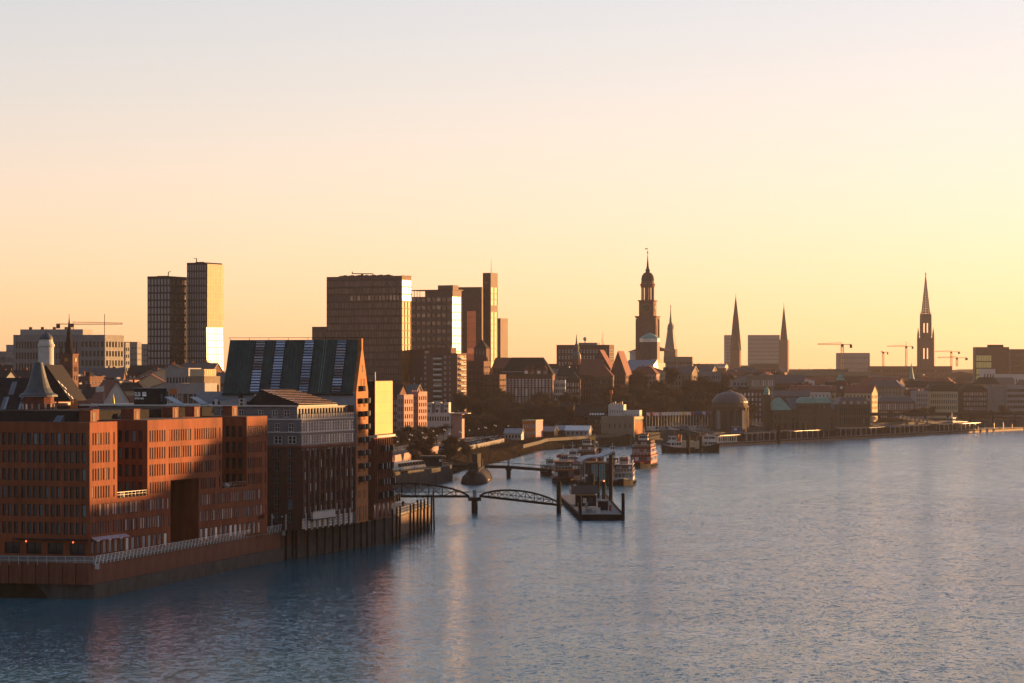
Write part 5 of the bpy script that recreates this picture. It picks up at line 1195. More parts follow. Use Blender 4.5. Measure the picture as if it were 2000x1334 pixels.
# ---------------------------------------------------------------- riverside landing halls
def tunnel_dome():
    D, z0 = 1440, 5.5; s = D/F; z = lambda y: PZ(y,D)-z0
    t = thing('domed_rotunda', 'sandstone rotunda with broad dark dome by the landing stages', 'building', (PX(1428,D), D+9, z0))
    b = MB(); b.lathe([(36*s,0),(36*s,z(796)),(37.5*s,z(795.5)),(37.5*s,z(793)),(35*s,z(792.5)),(35*s,z(787))], 16); b.build('drum', M['sandstone'], t)
    b = MB(); b.lathe([(36*s,z(787)),(35.5*s,z(784)),(32*s,z(778)),(25*s,z(771)),(14*s,z(766.5)),(6*s,z(765)),(6*s,z(764)),(2*s,z(763)),(.4*s,z(761))], 24); b.build('dome', M['slate_dark'], t, smooth=False)
    for i in range(9):
        a = -math.pi/2+(i-4)*.36; w = MB(); w.box(-1,1,-.4,.2,1.5,z(802)); w.build('window', M['glass'], t, (36*s*math.cos(a),36*s*math.sin(a),0), a+math.pi/2)
    for i in range(10):
        a = -math.pi/2+(i-4.5)*.36; w = MB(); w.box(-.45,.45,-.5,.2,0,z(796.5)); w.build('pilaster', M['sandstone'], t, (36*s*math.cos(a),36*s*math.sin(a),0), a+math.pi/2)
M['slate_dark'] = mk('slate_dark', (.05,.042,.045), .5, .25, .5)
tunnel_dome()
def landing_hall():
    D, z0 = 1470, 5.5; s = D/F; z = lambda y: PZ(y,D)-z0; X0 = PX(1494,D)
    t = thing('landing_hall', 'long sandstone landing hall with green copper roofs and corner tower', 'building', (X0, D, z0), R(14)); m = lambda px: (PX(px,D)-X0)/math.cos(R(14))
    st = M['sandstone']
    # tower
    b = MB(); b.box(m(1495),m(1507),1,4.2,0,z(772)); b.box(m(1494.3),m(1507.7),.8,4.4,z(773),z(771)); b.build('tower', st, t)
    b = MB(); b.lathe([(1.6,z(771)),(1.5,z(766)),(1.7,z(765.5)),(1.2,z(760)),(.3,z(757)),(.1,z(754))], 10, (m(1501),2.6)); b.build('tower_cap', M['copper_green'], t)
    # pavilion with tent roof
    pv_rows = [(1.0, 3.0, [(1.2,1.0),(4,1.0),(6.6,1.0)]), (6.2, 2.2, [(1.2,1.0),(4,1.0),(6.6,1.0)])]
    block(t, m(1545)-m(1508), 12, z(801), st, pv_rows, None, off=(m(1508),-1,0), style='dark')
    x0, x1 = m(1507.3), m(1545.7); cx = (x0+x1)/2; b = MB()
    b.raw([(x0,-1.3,z(801)),(x1,-1.3,z(801)),(x1,11.3,z(801)),(x0,11.3,z(801)),(x0+1.6,.8,z(791)),(x1-1.6,.8,z(791)),(x1-1.6,9,z(791)),(x0+1.6,9,z(791)),(cx-1,3.5,z(777)),(cx+1,3.5,z(777)),(cx+1,6.5,z(777)),(cx-1,6.5,z(777))], [(0,1,5,4),(1,2,6,5),(2,3,7,6),(3,0,4,7),(4,5,9,8),(5,6,10,9),(6,7,11,10),(7,4,8,11),(8,9,10,11)]); b.build('tent_roof', M['copper_green'], t)
    # long hall with arches
    L = m(1636)-m(1546); rows = [(.3, 4.2, [(.6+2.15*i,1.35) for i in range(int(L/2.2))]), (5.4, 1.4, [(.6+2.15*i,1.35) for i in range(int(L/2.2))])]
    block(t, L, 12, z(799), st, rows, None, off=(m(1546)+.02,0,0), style='dark', single=True)
    b = MB(); xx0, xx1 = m(1546)+.1, m(1636); b.raw([(xx0,.3,z(799)+.05),(xx1,.3,z(799)+.05),(xx1,9,z(777)),(xx0,9,z(777)),(xx0,12,z(799)+.05),(xx1,12,z(799)+.05)], [(0,1,2,3),(3,2,5,4),(1,5,2),(0,3,4)]); b.build('hall_roof', M['slate'], t)
    for pa, pb in ((1561,1593),(1594,1626)):
        x0, x1 = m(pa), m(pb); h = z(788); rws = [(z(800)-.0+.3, 1.8, [(.8+1.3*i,.8) for i in range(5)])]
        block(t, x1-x0, 6, h, st, rws, None, off=(x0,-.9,0), style='dark', name='pavilion')
        n = 8; b = MB(); ring = []
        prof = [(0,0),(.12,.35),(.3,.68),(.5,.88),(.7,.97),(1,1)]
        xc, yc = (x0+x1)/2, 2.1; hw, hd = (x1-x0)/2+.15, 3.15; hh = z(776)-h
        vs = []
        for u, v in prof:
            for sx, sy in ((-1,-1),(1,-1),(1,1),(-1,1)): vs.append((xc+sx*hw*(1-u*.75), yc+sy*hd*(1-u*.75), h+.02+hh*v))
        fs = []
        for k in range(len(prof)-1):
            for i in range(4): fs.append((k*4+i, k*4+(i+1)%4, (k+1)*4+(i+1)%4, (k+1)*4+i))
        fs.append(tuple(range((len(prof)-1)*4, len(prof)*4))); b.raw(vs, fs); b.build('copper_dome', M['copper_green'], t)
    # water level tower
    D2 = 1560; t2 = thing('water_level_tower', 'slim clock tower with pointed green cap at the landing stages', 'tower', (PX(1641.5,D2), D2, 5.5), R(10)); z2 = lambda y: PZ(y,D2)-5.5
    block(t2, 3.7, 3.7, z2(743), M['brick_brown'], [(z2(775), 2.4, [(.8,.6),(2.2,.6)])], None, off=(-1.85,-1.85,0), style='dark')
    b = MB(); b.lathe([(2.9,z2(743.2)),(2.4,z2(740)),(1.5,z2(735)),(.2,z2(728))], 4, ph=math.pi/4); b.build('cap', M['copper_green'], t2)
    b = MB(); b.cyl((0,-1.87,z2(757)),(0,-2.0,z2(757)),.9,n=14); b.build('clock_face', M['plaster_white'], t2)
    b = MB(); b.box(-2.1,2.1,-2.1,2.1,z2(744.5),z2(743)); b.build('cornice', M['sandstone'], t2)
landing_hall()
def hall2():
    B = simple('landing_hall', 'shorter landing hall with dark mansard roof right of the slim clock tower', 1637, 1700, 792, 1545, 12, M['sandstone'], 14, 2, 12, 'dark', z0=5.5, w=.5, h=.7)
    hip(B.root, B.W, B.dp, B.H+.52, 4.2, M['slate_dark'], flat=.5)
    for i in range(4): addbox(B, 'dormer', B.W*(.15+.22*i), B.W*(.15+.22*i)+1.5, -.2, 2.5, B.H+.6, B.H+2.4, M['plaster_cream'])
hall2()
# row along the far quay
B = simple('white_arcade_house', 'long house with white window bays and grey roof on the far quay', 1714, 1787, 774, 1760, 16, M['clinker'], 20, 2, 6, 'pale', roof='mansard', rh=3.5, rmat=M['slate'], z0=6, w=.55, h=.75)
simple('curved_house', 'grey curved-front house between the white-bayed and cream houses', 1789, 1812, 765, 1780, 14, M['plaster_grey'], 5, 5, 6, 'dark', z0=6)
simple('cream_house', 'cream corner house with dark mansard roof on the far quay', 1816, 1871, 751, 1800, 18, M['plaster_cream'], 14, 4, 4, 'dark', roof='mansard', rh=4.5, z0=6, w=.45, h=.6)
simple('dark_clinker_house', 'dark clinker house with vertical window strips beside the cream house', 1880, 1929, 753, 1810, 16, M['brick_dark'], 14, 5, 4, 'pale', roof='mansard', rh=3, z0=6, w=.45, h=.6)
simple('concrete_office', 'bare concrete office block left part near the right edge', 1936, 1964, 754, 1830, 18, M['concrete'], 0, 0, 2, z0=6, rx=0)
simple('concrete_office', 'banded concrete office block at the right edge', 1965, 2040, 754, 1832, 18, M['plaster_grey'], 14, 5, 2, 'dark', z0=6, w=.9, h=.5, rx=0)
simple('white_flat_block', 'white flat-roofed block in front of the yellow-green glass slab', 1920, 1944, 722, 2150, 14, M['plaster_white'], 4, 4, 0, 'dark', z0=6)
simple('white_flat_block', 'long low white block right of the white flat-roofed block', 1945, 2000, 732, 2140, 14, M['plaster_white'], 10, 3, 0, 'dark', z0=6)
def small_church():
    D, z0 = 2000, 8; s = D/F; z = lambda y: PZ(y,D)-z0; t = thing('green_steeple_church', 'small brick church with green steeple above the far quay houses', 'church', (PX(1780,D), D, z0))
    b = MB(); b.box(-1.7,1.7,-1.7,1.7,0,z(740)); b.build('tower', M['brick_brown'], t)
    b = MB(); b.lathe([(2.3,z(740)),(1.6,z(733)),(.9,z(722)),(.1,z(709))], 8); b.build('steeple', M['copper_green'], t)
    b = MB(); b.slab([(-11,0),(-1.8,0),(-1.8,z(752)),(-6.4,z(740)),(-11,z(752))], -2, 12); b.build('nave', M['copper_green'], t)
small_church()
# elevated railway behind the far quay
vd = MB(); vd.raw([(195,1700,9.5),(420,1745,9.5),(420,1749,9.5),(195,1704,9.5),(195,1700,11.4),(420,1745,11.4),(420,1749,11.4),(195,1704,11.4)], [(0,1,5,4),(1,2,6,5),(2,3,7,6),(3,0,4,7),(4,5,6,7),(3,2,1,0)])
vt = thing('railway_viaduct', 'dark elevated railway viaduct along the far quay', 'viaduct', (0,0,0)); vd.build('girder', M['metal_dark'], vt)
for i in range(16):
    b = MB(); x = 198+14.5*i; y = 1701.6+2.9*i; b.box(x-.5,x+.5,y-.2,y+1.2,4,9.5); b.build('column', M['metal_dark'], vt)

# long floating pontoon with canopies, gangways and mooring dolphins
PA, PB = Vector((101,1362,0)), Vector((322,1741,0)); PD_ = (PB-PA).normalized(); PN = Vector((PD_.y,-PD_.x,0)); PL = (PB-PA).length
def pontoon():
    r = thing('landing_pontoon', 'long floating landing pontoon with low lit hull side', 'pontoon', PA, math.atan2(PN.y, PN.x))
    b = MB(); b.box(-17,0,0,PL,-1,1.7); b.build('hull', M['hull_rust'], r)
    b = MB(); b.box(-16.9,-.1,.1,PL-.1,1.705,1.8); b.build('deck', M['paving'], r)
    b = MB(); b.box(.0,.25,0,PL,1.1,1.5); b.build('fender', M['timber'], r)
    for i in range(int(PL/16)):
        p = MB(); y = 4+16*i; p.bar((-.5,y,1.8),(-.5,y,5.4),.14); p.build('lamp_post', M['metal_grey'], r)
M['hull_rust'] = mk('hull_rust', (.13,.09,.065), .8, .3, .2)
pontoon()
def on_pont(u, v, z): p = PA+PD_*u-PN*v; return Vector((p.x, p.y, z))
rz_p = math.atan2(PN.y, PN.x)
for i, (u, L, h, lab) in enumerate([(8,22,3.4,'white ticket kiosk row at the near end of the pontoon'),(36,44,3.8,'low glazed pontoon hall before the domed rotunda'),(90,56,3.9,'glazed pontoon hall before the green copper roofs'),(155,62,3.9,'glazed pontoon hall below the slim clock tower'),(225,60,3.8,'glazed pontoon hall before the far quay houses'),(300,70,3.8,'last pontoon hall towards the right edge')]):
    r = thing('pontoon_hall', lab, 'building', on_pont(u, 3.5, 1.8), rz_p, 'halls on the landing pontoon')
    n = int(L/2.6); rows = [(.5, h-1.2, [(1.2+2.5*k, 1.7) for k in range(int((L-2)/2.5))])]
    block(r, 9, L, h, M['metal_dark'] if i else M['plaster_white'], None, rows, off=(-9,0,0), style=W['dark'], single=True, cap=[40])
    b = MB(); b.box(-10.2,1.6,-.8,L+.8,h+.02,h+.3); b.build('canopy', M['roof_felt'], r)
    b = MB(); b.box(1.61,1.72,-.8,L+.8,h+.04,h+.26); b.build('fascia', M['metal_grey'], r)
    for k in range(int(L/7)):
        b = MB(); b.bar((1.3,2+7*k,0),(1.3,2+7*k,h),.16); b.build('post', M['metal_white'], r)
def gangway(a, b_, lab, w=3.0):
    a = Vector(a); b_ = Vector(b_); d = b_-a; L = d.length; r = thing('gangway', lab, 'gangway', a, math.atan2(d.y, d.x), 'gangways to the landing pontoon'); hl = math.hypot(d.x, d.y); dz = d.z
    for sy in (-w/2, w/2):
        g = MB(); g.bar((0,sy,.1),(hl,sy,dz+.1),.25,.4); g.build('girder', M['metal_dark'], r)
        g = MB(); g.bar((0,sy,2.2),(hl,sy,dz+2.2),.22,.3); g.build('top_chord', M['concrete'], r)
        g = MB(); n = int(hl/2.4)
        for i in range(n):
            x0, x1 = hl*i/n, hl*(i+1)/n; g.bar((x0,sy,dz*i/n+.2),(x0,sy,dz*i/n+2.2),.12); q0, q1 = (.2,2.2) if i % 2 else (2.2,.2); g.bar((x0,sy,dz*i/n+q0),(x1,sy,dz*(i+1)/n+q1),.1)
        o = g.build('lattice', M['metal_grey'], r); o['kind'] = 'stuff'
    g = MB(); g.raw([(0,-w/2,.25),(hl,-w/2,dz+.25),(hl,w/2,dz+.25),(0,w/2,.25)], [(0,1,2,3)]); g.build('deck', M['paving'], r)
gangway((84,1440,8.2), on_pont(34,8,2.2), 'white-railed gangway sloping from the quay past the rotunda')
gangway((130,1505,8.0), on_pont(128,6,2.2), 'covered gangway before the green copper roofs')
gangway((150,1545,8.0), on_pont(196,6,2.2), 'gangway between the two landing halls')
gangway((185,1600,8.0), on_pont(262,6,2.2), 'gangway right of the slim clock tower')
gangway((236,1680,8.0), on_pont(348,6,2.2), 'long white gangway before the far quay houses')
dol = MB(); dol.lathe([(.9,-3),(.9,9.5),(.6,9.9)], 10); dm = dol.mesh('mooring_pile', M['hull_black'])
for px, py, lab in ((1518,866,'left of the two thick black mooring piles on the pontoon edge'),(1568,862,'right of the two thick black mooring piles on the pontoon edge')):
    D = PD(py); o = tag(link('mooring_pile', dm, None, (PX(px,D)+.6,D-1,0)), lab, 'pile')
# far quay retaining wall
qw = MB(); qq = [(62,1396),(84,1425),(118,1500),(180,1600),(285,1750),(400,1800),(800,1900)]
for (x0,y0),(x1,y1) in zip([(a,b) for a,b in qq], [(a,b) for a,b in qq][1:]):
    qw.raw([(x0+.5,y0-.3,-3),(x1+.5,y1-.3,-3),(x1-2,y1+1,-3),(x0-2,y0+1,-3),(x0+.5,y0-.3,6.1),(x1+.5,y1-.3,6.1),(x1-2,y1+1,6.1),(x0-2,y0+1,6.1)], [(0,1,5,4),(1,2,6,5),(2,3,7,6),(3,0,4,7),(4,5,6,7)])
tag(qw.build('far_quay_wall', M['concrete_dark']), 'dark stone quay wall behind the landing pontoon', 'quay wall')

# ---------------------------------------------------------------- footbridge to the near pontoon
def truss_bridge():
    r = thing('arched_footbridge', 'two-span iron footbridge with bowed trusses leading to the near pontoon', 'bridge', (0,0,0)); m = M['hull_black']
    for (xa, xb, za, zb, hh, n, y) in ((-43.5,-11.3,4.5,4.4,3.4,9,731),(-8.6,13.2,4.5,2.0,2.6,9,731.5)):
        for dy in (0, 3.2):
            def pt(u, top):
                x = xa+(xb-xa)*u; z = za+(zb-za)*u; h = hh*(1-(2*u-1)**2)**.75 if top else 0
                return Vector((x, y+dy, z+h))
            b = MB(); b.bar(pt(0,0), pt(1,0), .22, .5); b.build('bottom_chord', m, r)
            b = MB()
            for i in range(24): b.bar(pt(i/24,1), pt((i+1)/24,1), .3, .34)
            b.build('bowed_chord', m, r)
            b = MB(); b.bar(pt(0,0)+Vector((0,0,1.15)), pt(1,0)+Vector((0,0,1.15)), .09); b.build('handrail', m, r)
            for i in range(1, n):
                b = MB(); b.bar(pt(i/n,0), pt(i/n,1), .2); b.build('upright', m, r)
            for i in range(n):
                for p, q in ((pt(i/n,0),pt((i+1)/n,1)),(pt(i/n,1),pt((i+1)/n,0))):
                    if (p-q).length > .5: b = MB(); b.bar(p, q, .09); b.build('diagonal', m, r)
        b = MB(); b.raw([(xa,y,za+.02),(xb,y,zb+.02),(xb,y+3.2,zb+.02),(xa,y+3.2,za+.02),(xa,y,za-.25),(xb,y,zb-.25),(xb,y+3.2,zb-.25),(xa,y+3.2,za-.25)], [(0,1,2,3),(4,5,6,7),(0,1,5,4),(2,3,7,6)]); b.build('deck', M['timber'], r)
    b = MB(); b.cyl((-9.9,732.6,-3),(-9.9,732.6,3.3),.85,n=12); b.box(-11.6,-8.2,730.8,734.6,3.3,4.15); b.build('pier', m, r)
    b = MB(); b.box(-10.4,-9.4,731.2,731.8,4.2,6.2); b.build('bearing_post', M['metal_grey'], r)
    b = MB(); b.bar((-11.3,731,5.6),(-8.6,731.3,5.6),.1); b.build('link_rail', m, r)
truss_bridge()
def beam_bridge():
    r = thing('beam_footbridge', 'flat dark beam footbridge behind the submarine', 'bridge', (0,0,0)); m = M['hull_black']
    for xa, xb, za, zb in ((-24,-1.2,4.7,4.2),(-1.2,19.5,4.2,2.6)):
        b = MB(); b.raw([(xa,972,za),(xb,972,zb),(xb,975,zb),(xa,975,za),(xa,972,za-1.0),(xb,972,zb-1.0),(xb,975,zb-1.0),(xa,975,za-1.0)], [(0,1,2,3),(4,5,6,7),(0,1,5,4),(2,3,7,6),(0,3,7,4),(1,2,6,5)]); b.build('beam', m, r)
        b = MB(); b.bar((xa,972.1,za+1.0),(xb,972.1,zb+1.0),.09); b.bar((xa,974.9,za+1.0),(xb,974.9,zb+1.0),.09)
        for i in range(12): x = xa+(xb-xa)*i/12; z = za+(zb-za)*i/12; b.bar((x,972.1,z),(x,972.1,z+1),.06)
        b.build('handrail', M['metal_dark'], r)
    b = MB(); b.cyl((-1.2,973.5,-3),(-1.2,973.5,2.6),.8,n=12); b.box(-2.3,-.1,972,975,2.6,3.2); b.build('pier', m, r)
    b = MB(); b.box(-1.6,-.9,972.3,972.9,4.2,6.2); b.build('bearing_post', M['metal_grey'], r)
beam_bridge()
# near pontoon with shelter, tall guide piles
def near_pontoon():
    r = thing('near_pontoon', 'dark floating pontoon with small shelter at the end of the arched footbridge', 'pontoon', (0,0,0))
    b = MB(); b.prism([(16.8,697),(28.2,697),(27.6,812),(14.2,812),(14.2,786)], -1.2, 1.15); b.build('hull', M['hull_black'], r)
    b = MB(); b.prism([(17,697.3),(28,697.3),(27.4,811.8),(14.4,811.8),(14.4,786)], 1.155, 1.3); b.build('deck', M['deck_steel'], r)
    b = MB(); b.prism([(16.7,696.8),(17.2,697.2),(14.5,786),(14.1,786)], 1.0, 1.55); b.prism([(28.3,696.8),(27.8,697.2),(27.2,812),(27.7,812)], 1.0, 1.55); b.prism([(16.7,696.7),(28.3,696.7),(28.3,697.2),(16.7,697.2)], 1.0, 1.5); b.build('edge_beam', M['timber'], r)
    # shelter house
    b = MB(); b.box(17.2,22.6,742,754,1.31,4.2); h = b.build('shelter', M['metal_dark'], r)
    b = MB(); b.raw([(15.9,739.5,4.6),(23.4,739.5,4.9),(23.4,756,6.4),(15.9,756,6.1),(15.9,739.5,4.75),(23.4,739.5,5.05),(23.4,756,6.55),(15.9,756,6.25)], [(0,1,2,3),(4,5,6,7),(0,1,5,4),(0,3,7,4),(1,2,6,5),(2,3,7,6)]); b.build('roof', M['tile_dark'], h)
    b = MB(); b.box(15.7,15.88,739.3,756.2,4.55,6.2); b.build('fascia', M['plaster_cream'], h)
    for x, y in ((17.8,745),(19.5,741.8),(21.2,741.8)):
        b = MB(); b.box(x-.5,x+.5,y-.1,y,2.2,3.6) if y < 742 else b.box(17.08,17.19,y,y+1.6,2.2,3.6); b.build('window', M['glass_pale'], h)
    for x, y, w, d, hh, m in ((22.5,722,2.6,3,2.2,'metal_dark'),(20.2,715,1.2,1.4,1.2,'plaster_white'),(18.9,709,1.6,2.2,1.0,'plaster_grey'),(21.4,704,1.1,1.2,1.4,'plaster_white'),(23.6,730,1.0,1.0,2.3,'plaster_white'),(19.2,727,.8,.8,1.6,'metal_grey'),(25.2,716,.5,.5,1.6,'red_paint')):
        b = MB(); b.box(x,x+w,y,y+d,1.32,1.32+hh); b.box(x-.08,x+w+.08,y-.08,y+d+.08,1.32+hh,1.4+hh); b.build('deck_box', M[m], r)
    b = MB()
    for i in range(14): b.bar((17.6,700+3*i,1.3),(17.6,700+3*i,2.4),.07)
    b.bar((17.6,700,2.4),(17.6,739,2.4),.07); b.build('railing', M['metal_grey'], r)
M['deck_steel'] = mk('deck_steel', (.10,.095,.09), .8, .35, .3)
near_pontoon()
def gpile(px, D, ytop, w, lab, lamp=False):
    z1 = PZ(ytop, D); b = MB(); b.lathe([(w,-3),(w,z1-.2),(w*.7,z1)], 10)
    t = thing('guide_pile', lab, 'pile', (PX(px,D), D, 0), 0, 'guide piles of the pontoons'); b.build('shaft', M['hull_black'], t)
    if lamp: l = MB(); l.lathe([(.05,z1-.1),(.22,z1+.05),(.22,z1+.35),(.05,z1+.5)], 8); l.build('signal_lamp', M['lamp_lit'], t)
for a in ((1091.5,731,940,.62,'thick guide pile where the arched footbridge meets the pontoon'),(1133,695.5,968,.42,'guide pile at the near left pontoon corner'),(1217,695.5,963,.42,'guide pile at the near right pontoon corner'),
          (1157,768,925,.62,'thick guide pile right of the pontoon shelter roof'),(1169,790,930,.42,'thin guide pile behind the pontoon shelter'),(1179.5,735,941,.5,'guide pile with red lamp on the pontoon side',True),(1193,775,888,.55,'tallest guide pile on the river side of the pontoon'),(1172,1010,874,.5,'guide pile standing behind the curved shelter roof'),(1197,1000,868,.5,'guide pile right of the curved shelter roof')):
    gpile(*a)

# ---------------------------------------------------------------- second pontoon with curved-roof shelter
def curved_shelter():
    r = thing('curved_roof_shelter', 'ferry shelter with wave-shaped grey roof and teal glazing', 'shelter', (PX(1167,905), 905, 0), R(3)); q = F/905
    b = MB(); b.box(-6.2,6.4,-2,60,-1,1.2); b.build('pontoon_hull', M['hull_black'], r)
    block(r, 7.6, 18, 6.2, M['metal_dark'], [(.4,2.9,[(1.4,1.9),(3.9,1.9)]),(3.5,2.3,[(1.4,1.9),(3.9,1.9)])], None, off=(-3.3,0,1.2), style=W['teal'])
    pts = [(-5.4,7.5),(-4.6,8.3),(-3.2,8.9),(-1.4,9.2),(.4,9.2),(2.2,9.6),(3.8,10.3),(5.4,11.2)]
    b = MB(); vs = []
    for x, z in pts:
        vs += [(x,-1.5,z),(x,20,z),(x,-1.5,z+.35),(x,20,z+.35)]
    fs = []
    for i in range(len(pts)-1):
        a, c = 4*i, 4*i+4; fs += [(a,c,c+1,a+1),(a+2,a+3,c+3,c+2),(a,a+2,c+2,c),(a+1,c+1,c+3,a+3)]
    fs += [(0,1,3,2),(len(vs)-4,len(vs)-2,len(vs)-1,len(vs)-3)]; b.raw(vs, fs); b.build('wave_roof', M['roof_grey'], r, smooth=False)
    for x in (-4.2,4.6):
        for y in (0,9,18): b = MB(); b.bar((x,y,1.2),(x,y,8.6 if x < 0 else 10.6),.25); b.build('roof_post', M['metal_grey'], r)
    for k, (x, y) in enumerate(((-4.6,-1),(-3.9,-1.5))): b = MB(); b.box(x-.5,x+.5,y,y+.15,2.2+.9*k,2.9+.9*k); b.build('sign', M['plaster_white'], r)
W['teal'] = win_mesh('window', M['plaster_white'], mk('teal_glass', (.03,.13,.14), .15, .2, .5), .06, .03, 2, 1, .04)
M['roof_grey'] = mk('roof_grey', (.13,.145,.17), .5, .15, .4)
curved_shelter()

# ---------------------------------------------------------------- boats
def hull_mesh(L, w, h, sheer=.8, bow=.35, draft=1.0, n=12):
    """bow towards -y; local z=0 is the waterline"""
    b = MB(); vs = []
    for i in range(n+1):
        u = i/n; y = L*u; k = min(1, (u/bow))**.6 if u < bow else 1-.12*max(0,(u-.85)/.15)
        hw = w/2*max(.06,k); zt = h+sheer*max(0,1-u/.5)**2
        vs += [(-hw*.82,y+(1-u)*.6,-draft),(hw*.82,y+(1-u)*.6,-draft),(-hw,y,zt),(hw,y,zt)]
    fs = []
    for i in range(n):
        a, c = 4*i, 4*i+4; fs += [(a,c,c+2,a+2),(a+1,a+3,c+3,c+1),(a+2,c+2,c+3,a+3),(a,a+1,c+1,c)]
    fs += [(0,2,3,1),(4*n,4*n+1,4*n+3,4*n+2)]; b.raw(vs, fs); return b
def strip(parent, x0, x1, y0, y1, z0, z1, m, wm, nm='cabin', nw=5, ns=6):
    """a deck house with window panes on the near end and both sides"""
    b = MB(); b.box(x0,x1,y0,y1,z0,z1); o = b.build(nm, m, parent); zz0, zz1 = z0+(z1-z0)*.38, z0+(z1-z0)*.82
    p = (x1-x0-.4)/nw
    for i in range(nw):
        w = MB(); w.box(x0+.2+p*(i+.08),x0+.2+p*(i+.92),y0-.05,y0-.01,zz0,zz1); w.build('window', wm, o)
    p = (y1-y0-.6)/ns; w = MB()
    for i in range(ns):
        w.box(x1+.01,x1+.05,y0+.3+p*(i+.1),y0+.3+p*(i+.9),zz0,zz1); w.box(x0-.05,x0-.01,y0+.3+p*(i+.1),y0+.3+p*(i+.9),zz0,zz1)
    w = w.build('side_windows', wm, o); w['kind'] = 'stuff'
    return o
def rail_mb(x0, x1, y0, y1, z, h=1.0, n=6):
    b = MB()
    for a, c in (((x0,y0),(x1,y0)),((x1,y0),(x1,y1)),((x0,y0),(x0,y1))):
        b.bar((a[0],a[1],z+h),(c[0],c[1],z+h),.07); b.bar((a[0],a[1],z+h*.5),(c[0],c[1],z+h*.5),.05)
        for i in range(n+1): x = a[0]+(c[0]-a[0])*i/n; y = a[1]+(c[1]-a[1])*i/n; b.bar((x,y,z),(x,y,z+h),.06)
    return b
def ferry(label, px, py, L, w, head, decks, hullm, bandm, cab, roofm, mast=4.0, funnel=None, extras=None, group='harbour ferries and launches at the pontoons', z_h=1.5):
    D = PD(py); r = thing('ferry', label, 'boat', (PX(px,D), D, 0), R(head), group)
    hull_mesh(L, w, z_h).build('hull', hullm, r)
    b = MB(); 
    hb = hull_mesh(L, w*1.02, z_h+.12, draft=-(z_h-.35)); hb.build('band', bandm, r)
    z = z_h+.15; hw = w/2-.35; y0, y1 = L*.14, L*.92
    for k, (hh, m, rail) in enumerate(decks):
        strip(r, -hw, hw, y0, y1, z, z+hh, m, cab, 'deck_house', 5, 8); z += hh
        b = MB(); b.box(-hw-.3,hw+.3,y0-.9,y1+.5,z+.01,z+.16); b.build('deck_edge', roofm, r); z += .17
        if rail: rail_mb(-hw, hw, y0-.5, y1, z).build('railing', M['metal_white'], r)
        y0 += L*.1; y1 -= L*.06; hw -= .35
    strip(r, -hw*.6, hw*.6, y0, y0+3.2, z, z+2.1, M['plaster_white'], M['glass'], 'wheelhouse', 4, 3)
    b = MB(); b.box(-hw*.6-.25,hw*.6+.25,y0-.4,y0+3.5,z+2.11,z+2.3); b.build('wheelhouse_roof', roofm, r)
    b = MB(); b.bar((0,y0+2.5,z+2.2),(0,y0+2.5,z+2.2+mast),.16); b.bar((-.9,y0+2.5,z+2.2+mast*.6),(.9,y0+2.5,z+2.2+mast*.6),.1); b.build('mast', M['metal_white'], r)
    b = MB(); b.box(-.7,.7,y0+2.2,y0+2.7,z+2.6,z+2.85); b.build('radar', M['plaster_white'], r)
    if funnel: b = MB(); b.cyl((.8,y1-3,z),(.8,y1-2.6,z+2.6),.6,.55,10); b.build('funnel', funnel, r)
    for i in range(5):
        t = MB(); yy = L*(.2+.15*i); t.lathe([(.25,.5),(.42,.6),(.42,.85),(.25,.95)], 10, (w/2+.1,yy)); t.build('tyre_fender', M['rubber'], r)
    return r, z, y0, y1
RW = M['red_paint']; PW = M['plaster_white']; GL = M['glass_pale']; HB = M['hull_black']
cr = mk('boat_crimson', (.16,.02,.035), .5, .2)
r, z, y0, y1 = ferry('maroon harbour ferry with white upper rail and red flag left of the curved shelter', 1104, 946, 28, 7.0, 2, [(3.0,cr,1),(2.3,M['metal_dark'],0)], HB, cr, GL, M['brick_orange'], 3)
b = MB(); b.box(-2.2,1.3,-.2+4,3.95,1.9,4.2); b.build('boarding_panel', M['metal_dark'], r); b = MB(); b.box(-3.4,-2.3,3.6,3.7,2.6,3.9); b.build('notice', PW, r)
b = MB(); b.bar((-1.2,6,z),(-1.2,6,z+2.6),.08); fl = b.build('flag_staff', M['metal_grey'], r); b = MB(); b.raw([(-1.2,6,z+2.6),(-2.6,6.2,z+2.2),(-2.5,6.1,z+1.2),(-1.2,6,z+1.6)], [(0,1,2,3)]); b.build('flag', RW, fl)
ferry('small white launch with bunting left of the maroon ferry', 1077, 931, 16, 5.2, 6, [(2.0,PW,1)], HB, M['metal_grey'], GL, M['copper_green'], 2.4)
r, z, y0, y1 = ferry('tall red ferry with yellow flag behind the maroon ferry', 1144, 921, 32, 8.2, -3, [(2.6,cr,1),(2.4,M['brick'],1),(2.3,M['brick_brown'],0)], HB, cr, GL, M['metal_dark'], 2.6, RW)
b = MB(); b.bar((3.0,y1,z-2),(3.0,y1,z+3.2),.1); fl = b.build('flag_staff', M['metal_white'], r); b = MB(); b.raw([(3.0,y1,z+3.2),(.9,y1+.2,z+2.9),(1.1,y1+.1,z+1.5),(3.0,y1,z+1.8)], [(0,1,2,3)]); b.build('flag', M['yellow_paint'], fl)
ferry('dark ferry with red upper works between the tall ferry and the maroon ferry', 1121, 931, 24, 6.4, 1, [(2.6,M['brick_dark'],1),(2.2,cr,1)], HB, RW, GL, M['metal_grey'], 3)
r, z, y0, y1 = ferry('black and white launch with red mast rig right of the curved shelter', 1217, 949, 26, 7.0, -4, [(2.6,PW,1),(2.2,M['brick_dark'],1)], HB, PW, GL, PW, 3.4)
b = MB(); b.bar((-.8,y0-1,z-2),(-.8,y0-1,z+2.6),.2); b.bar((.8,y0-1,z-2),(.8,y0-1,z+2.6),.2); b.bar((-1.2,y0-1,z+2.2),(1.2,y0-1,z+2.2),.25); b.build('red_gantry', RW, r)
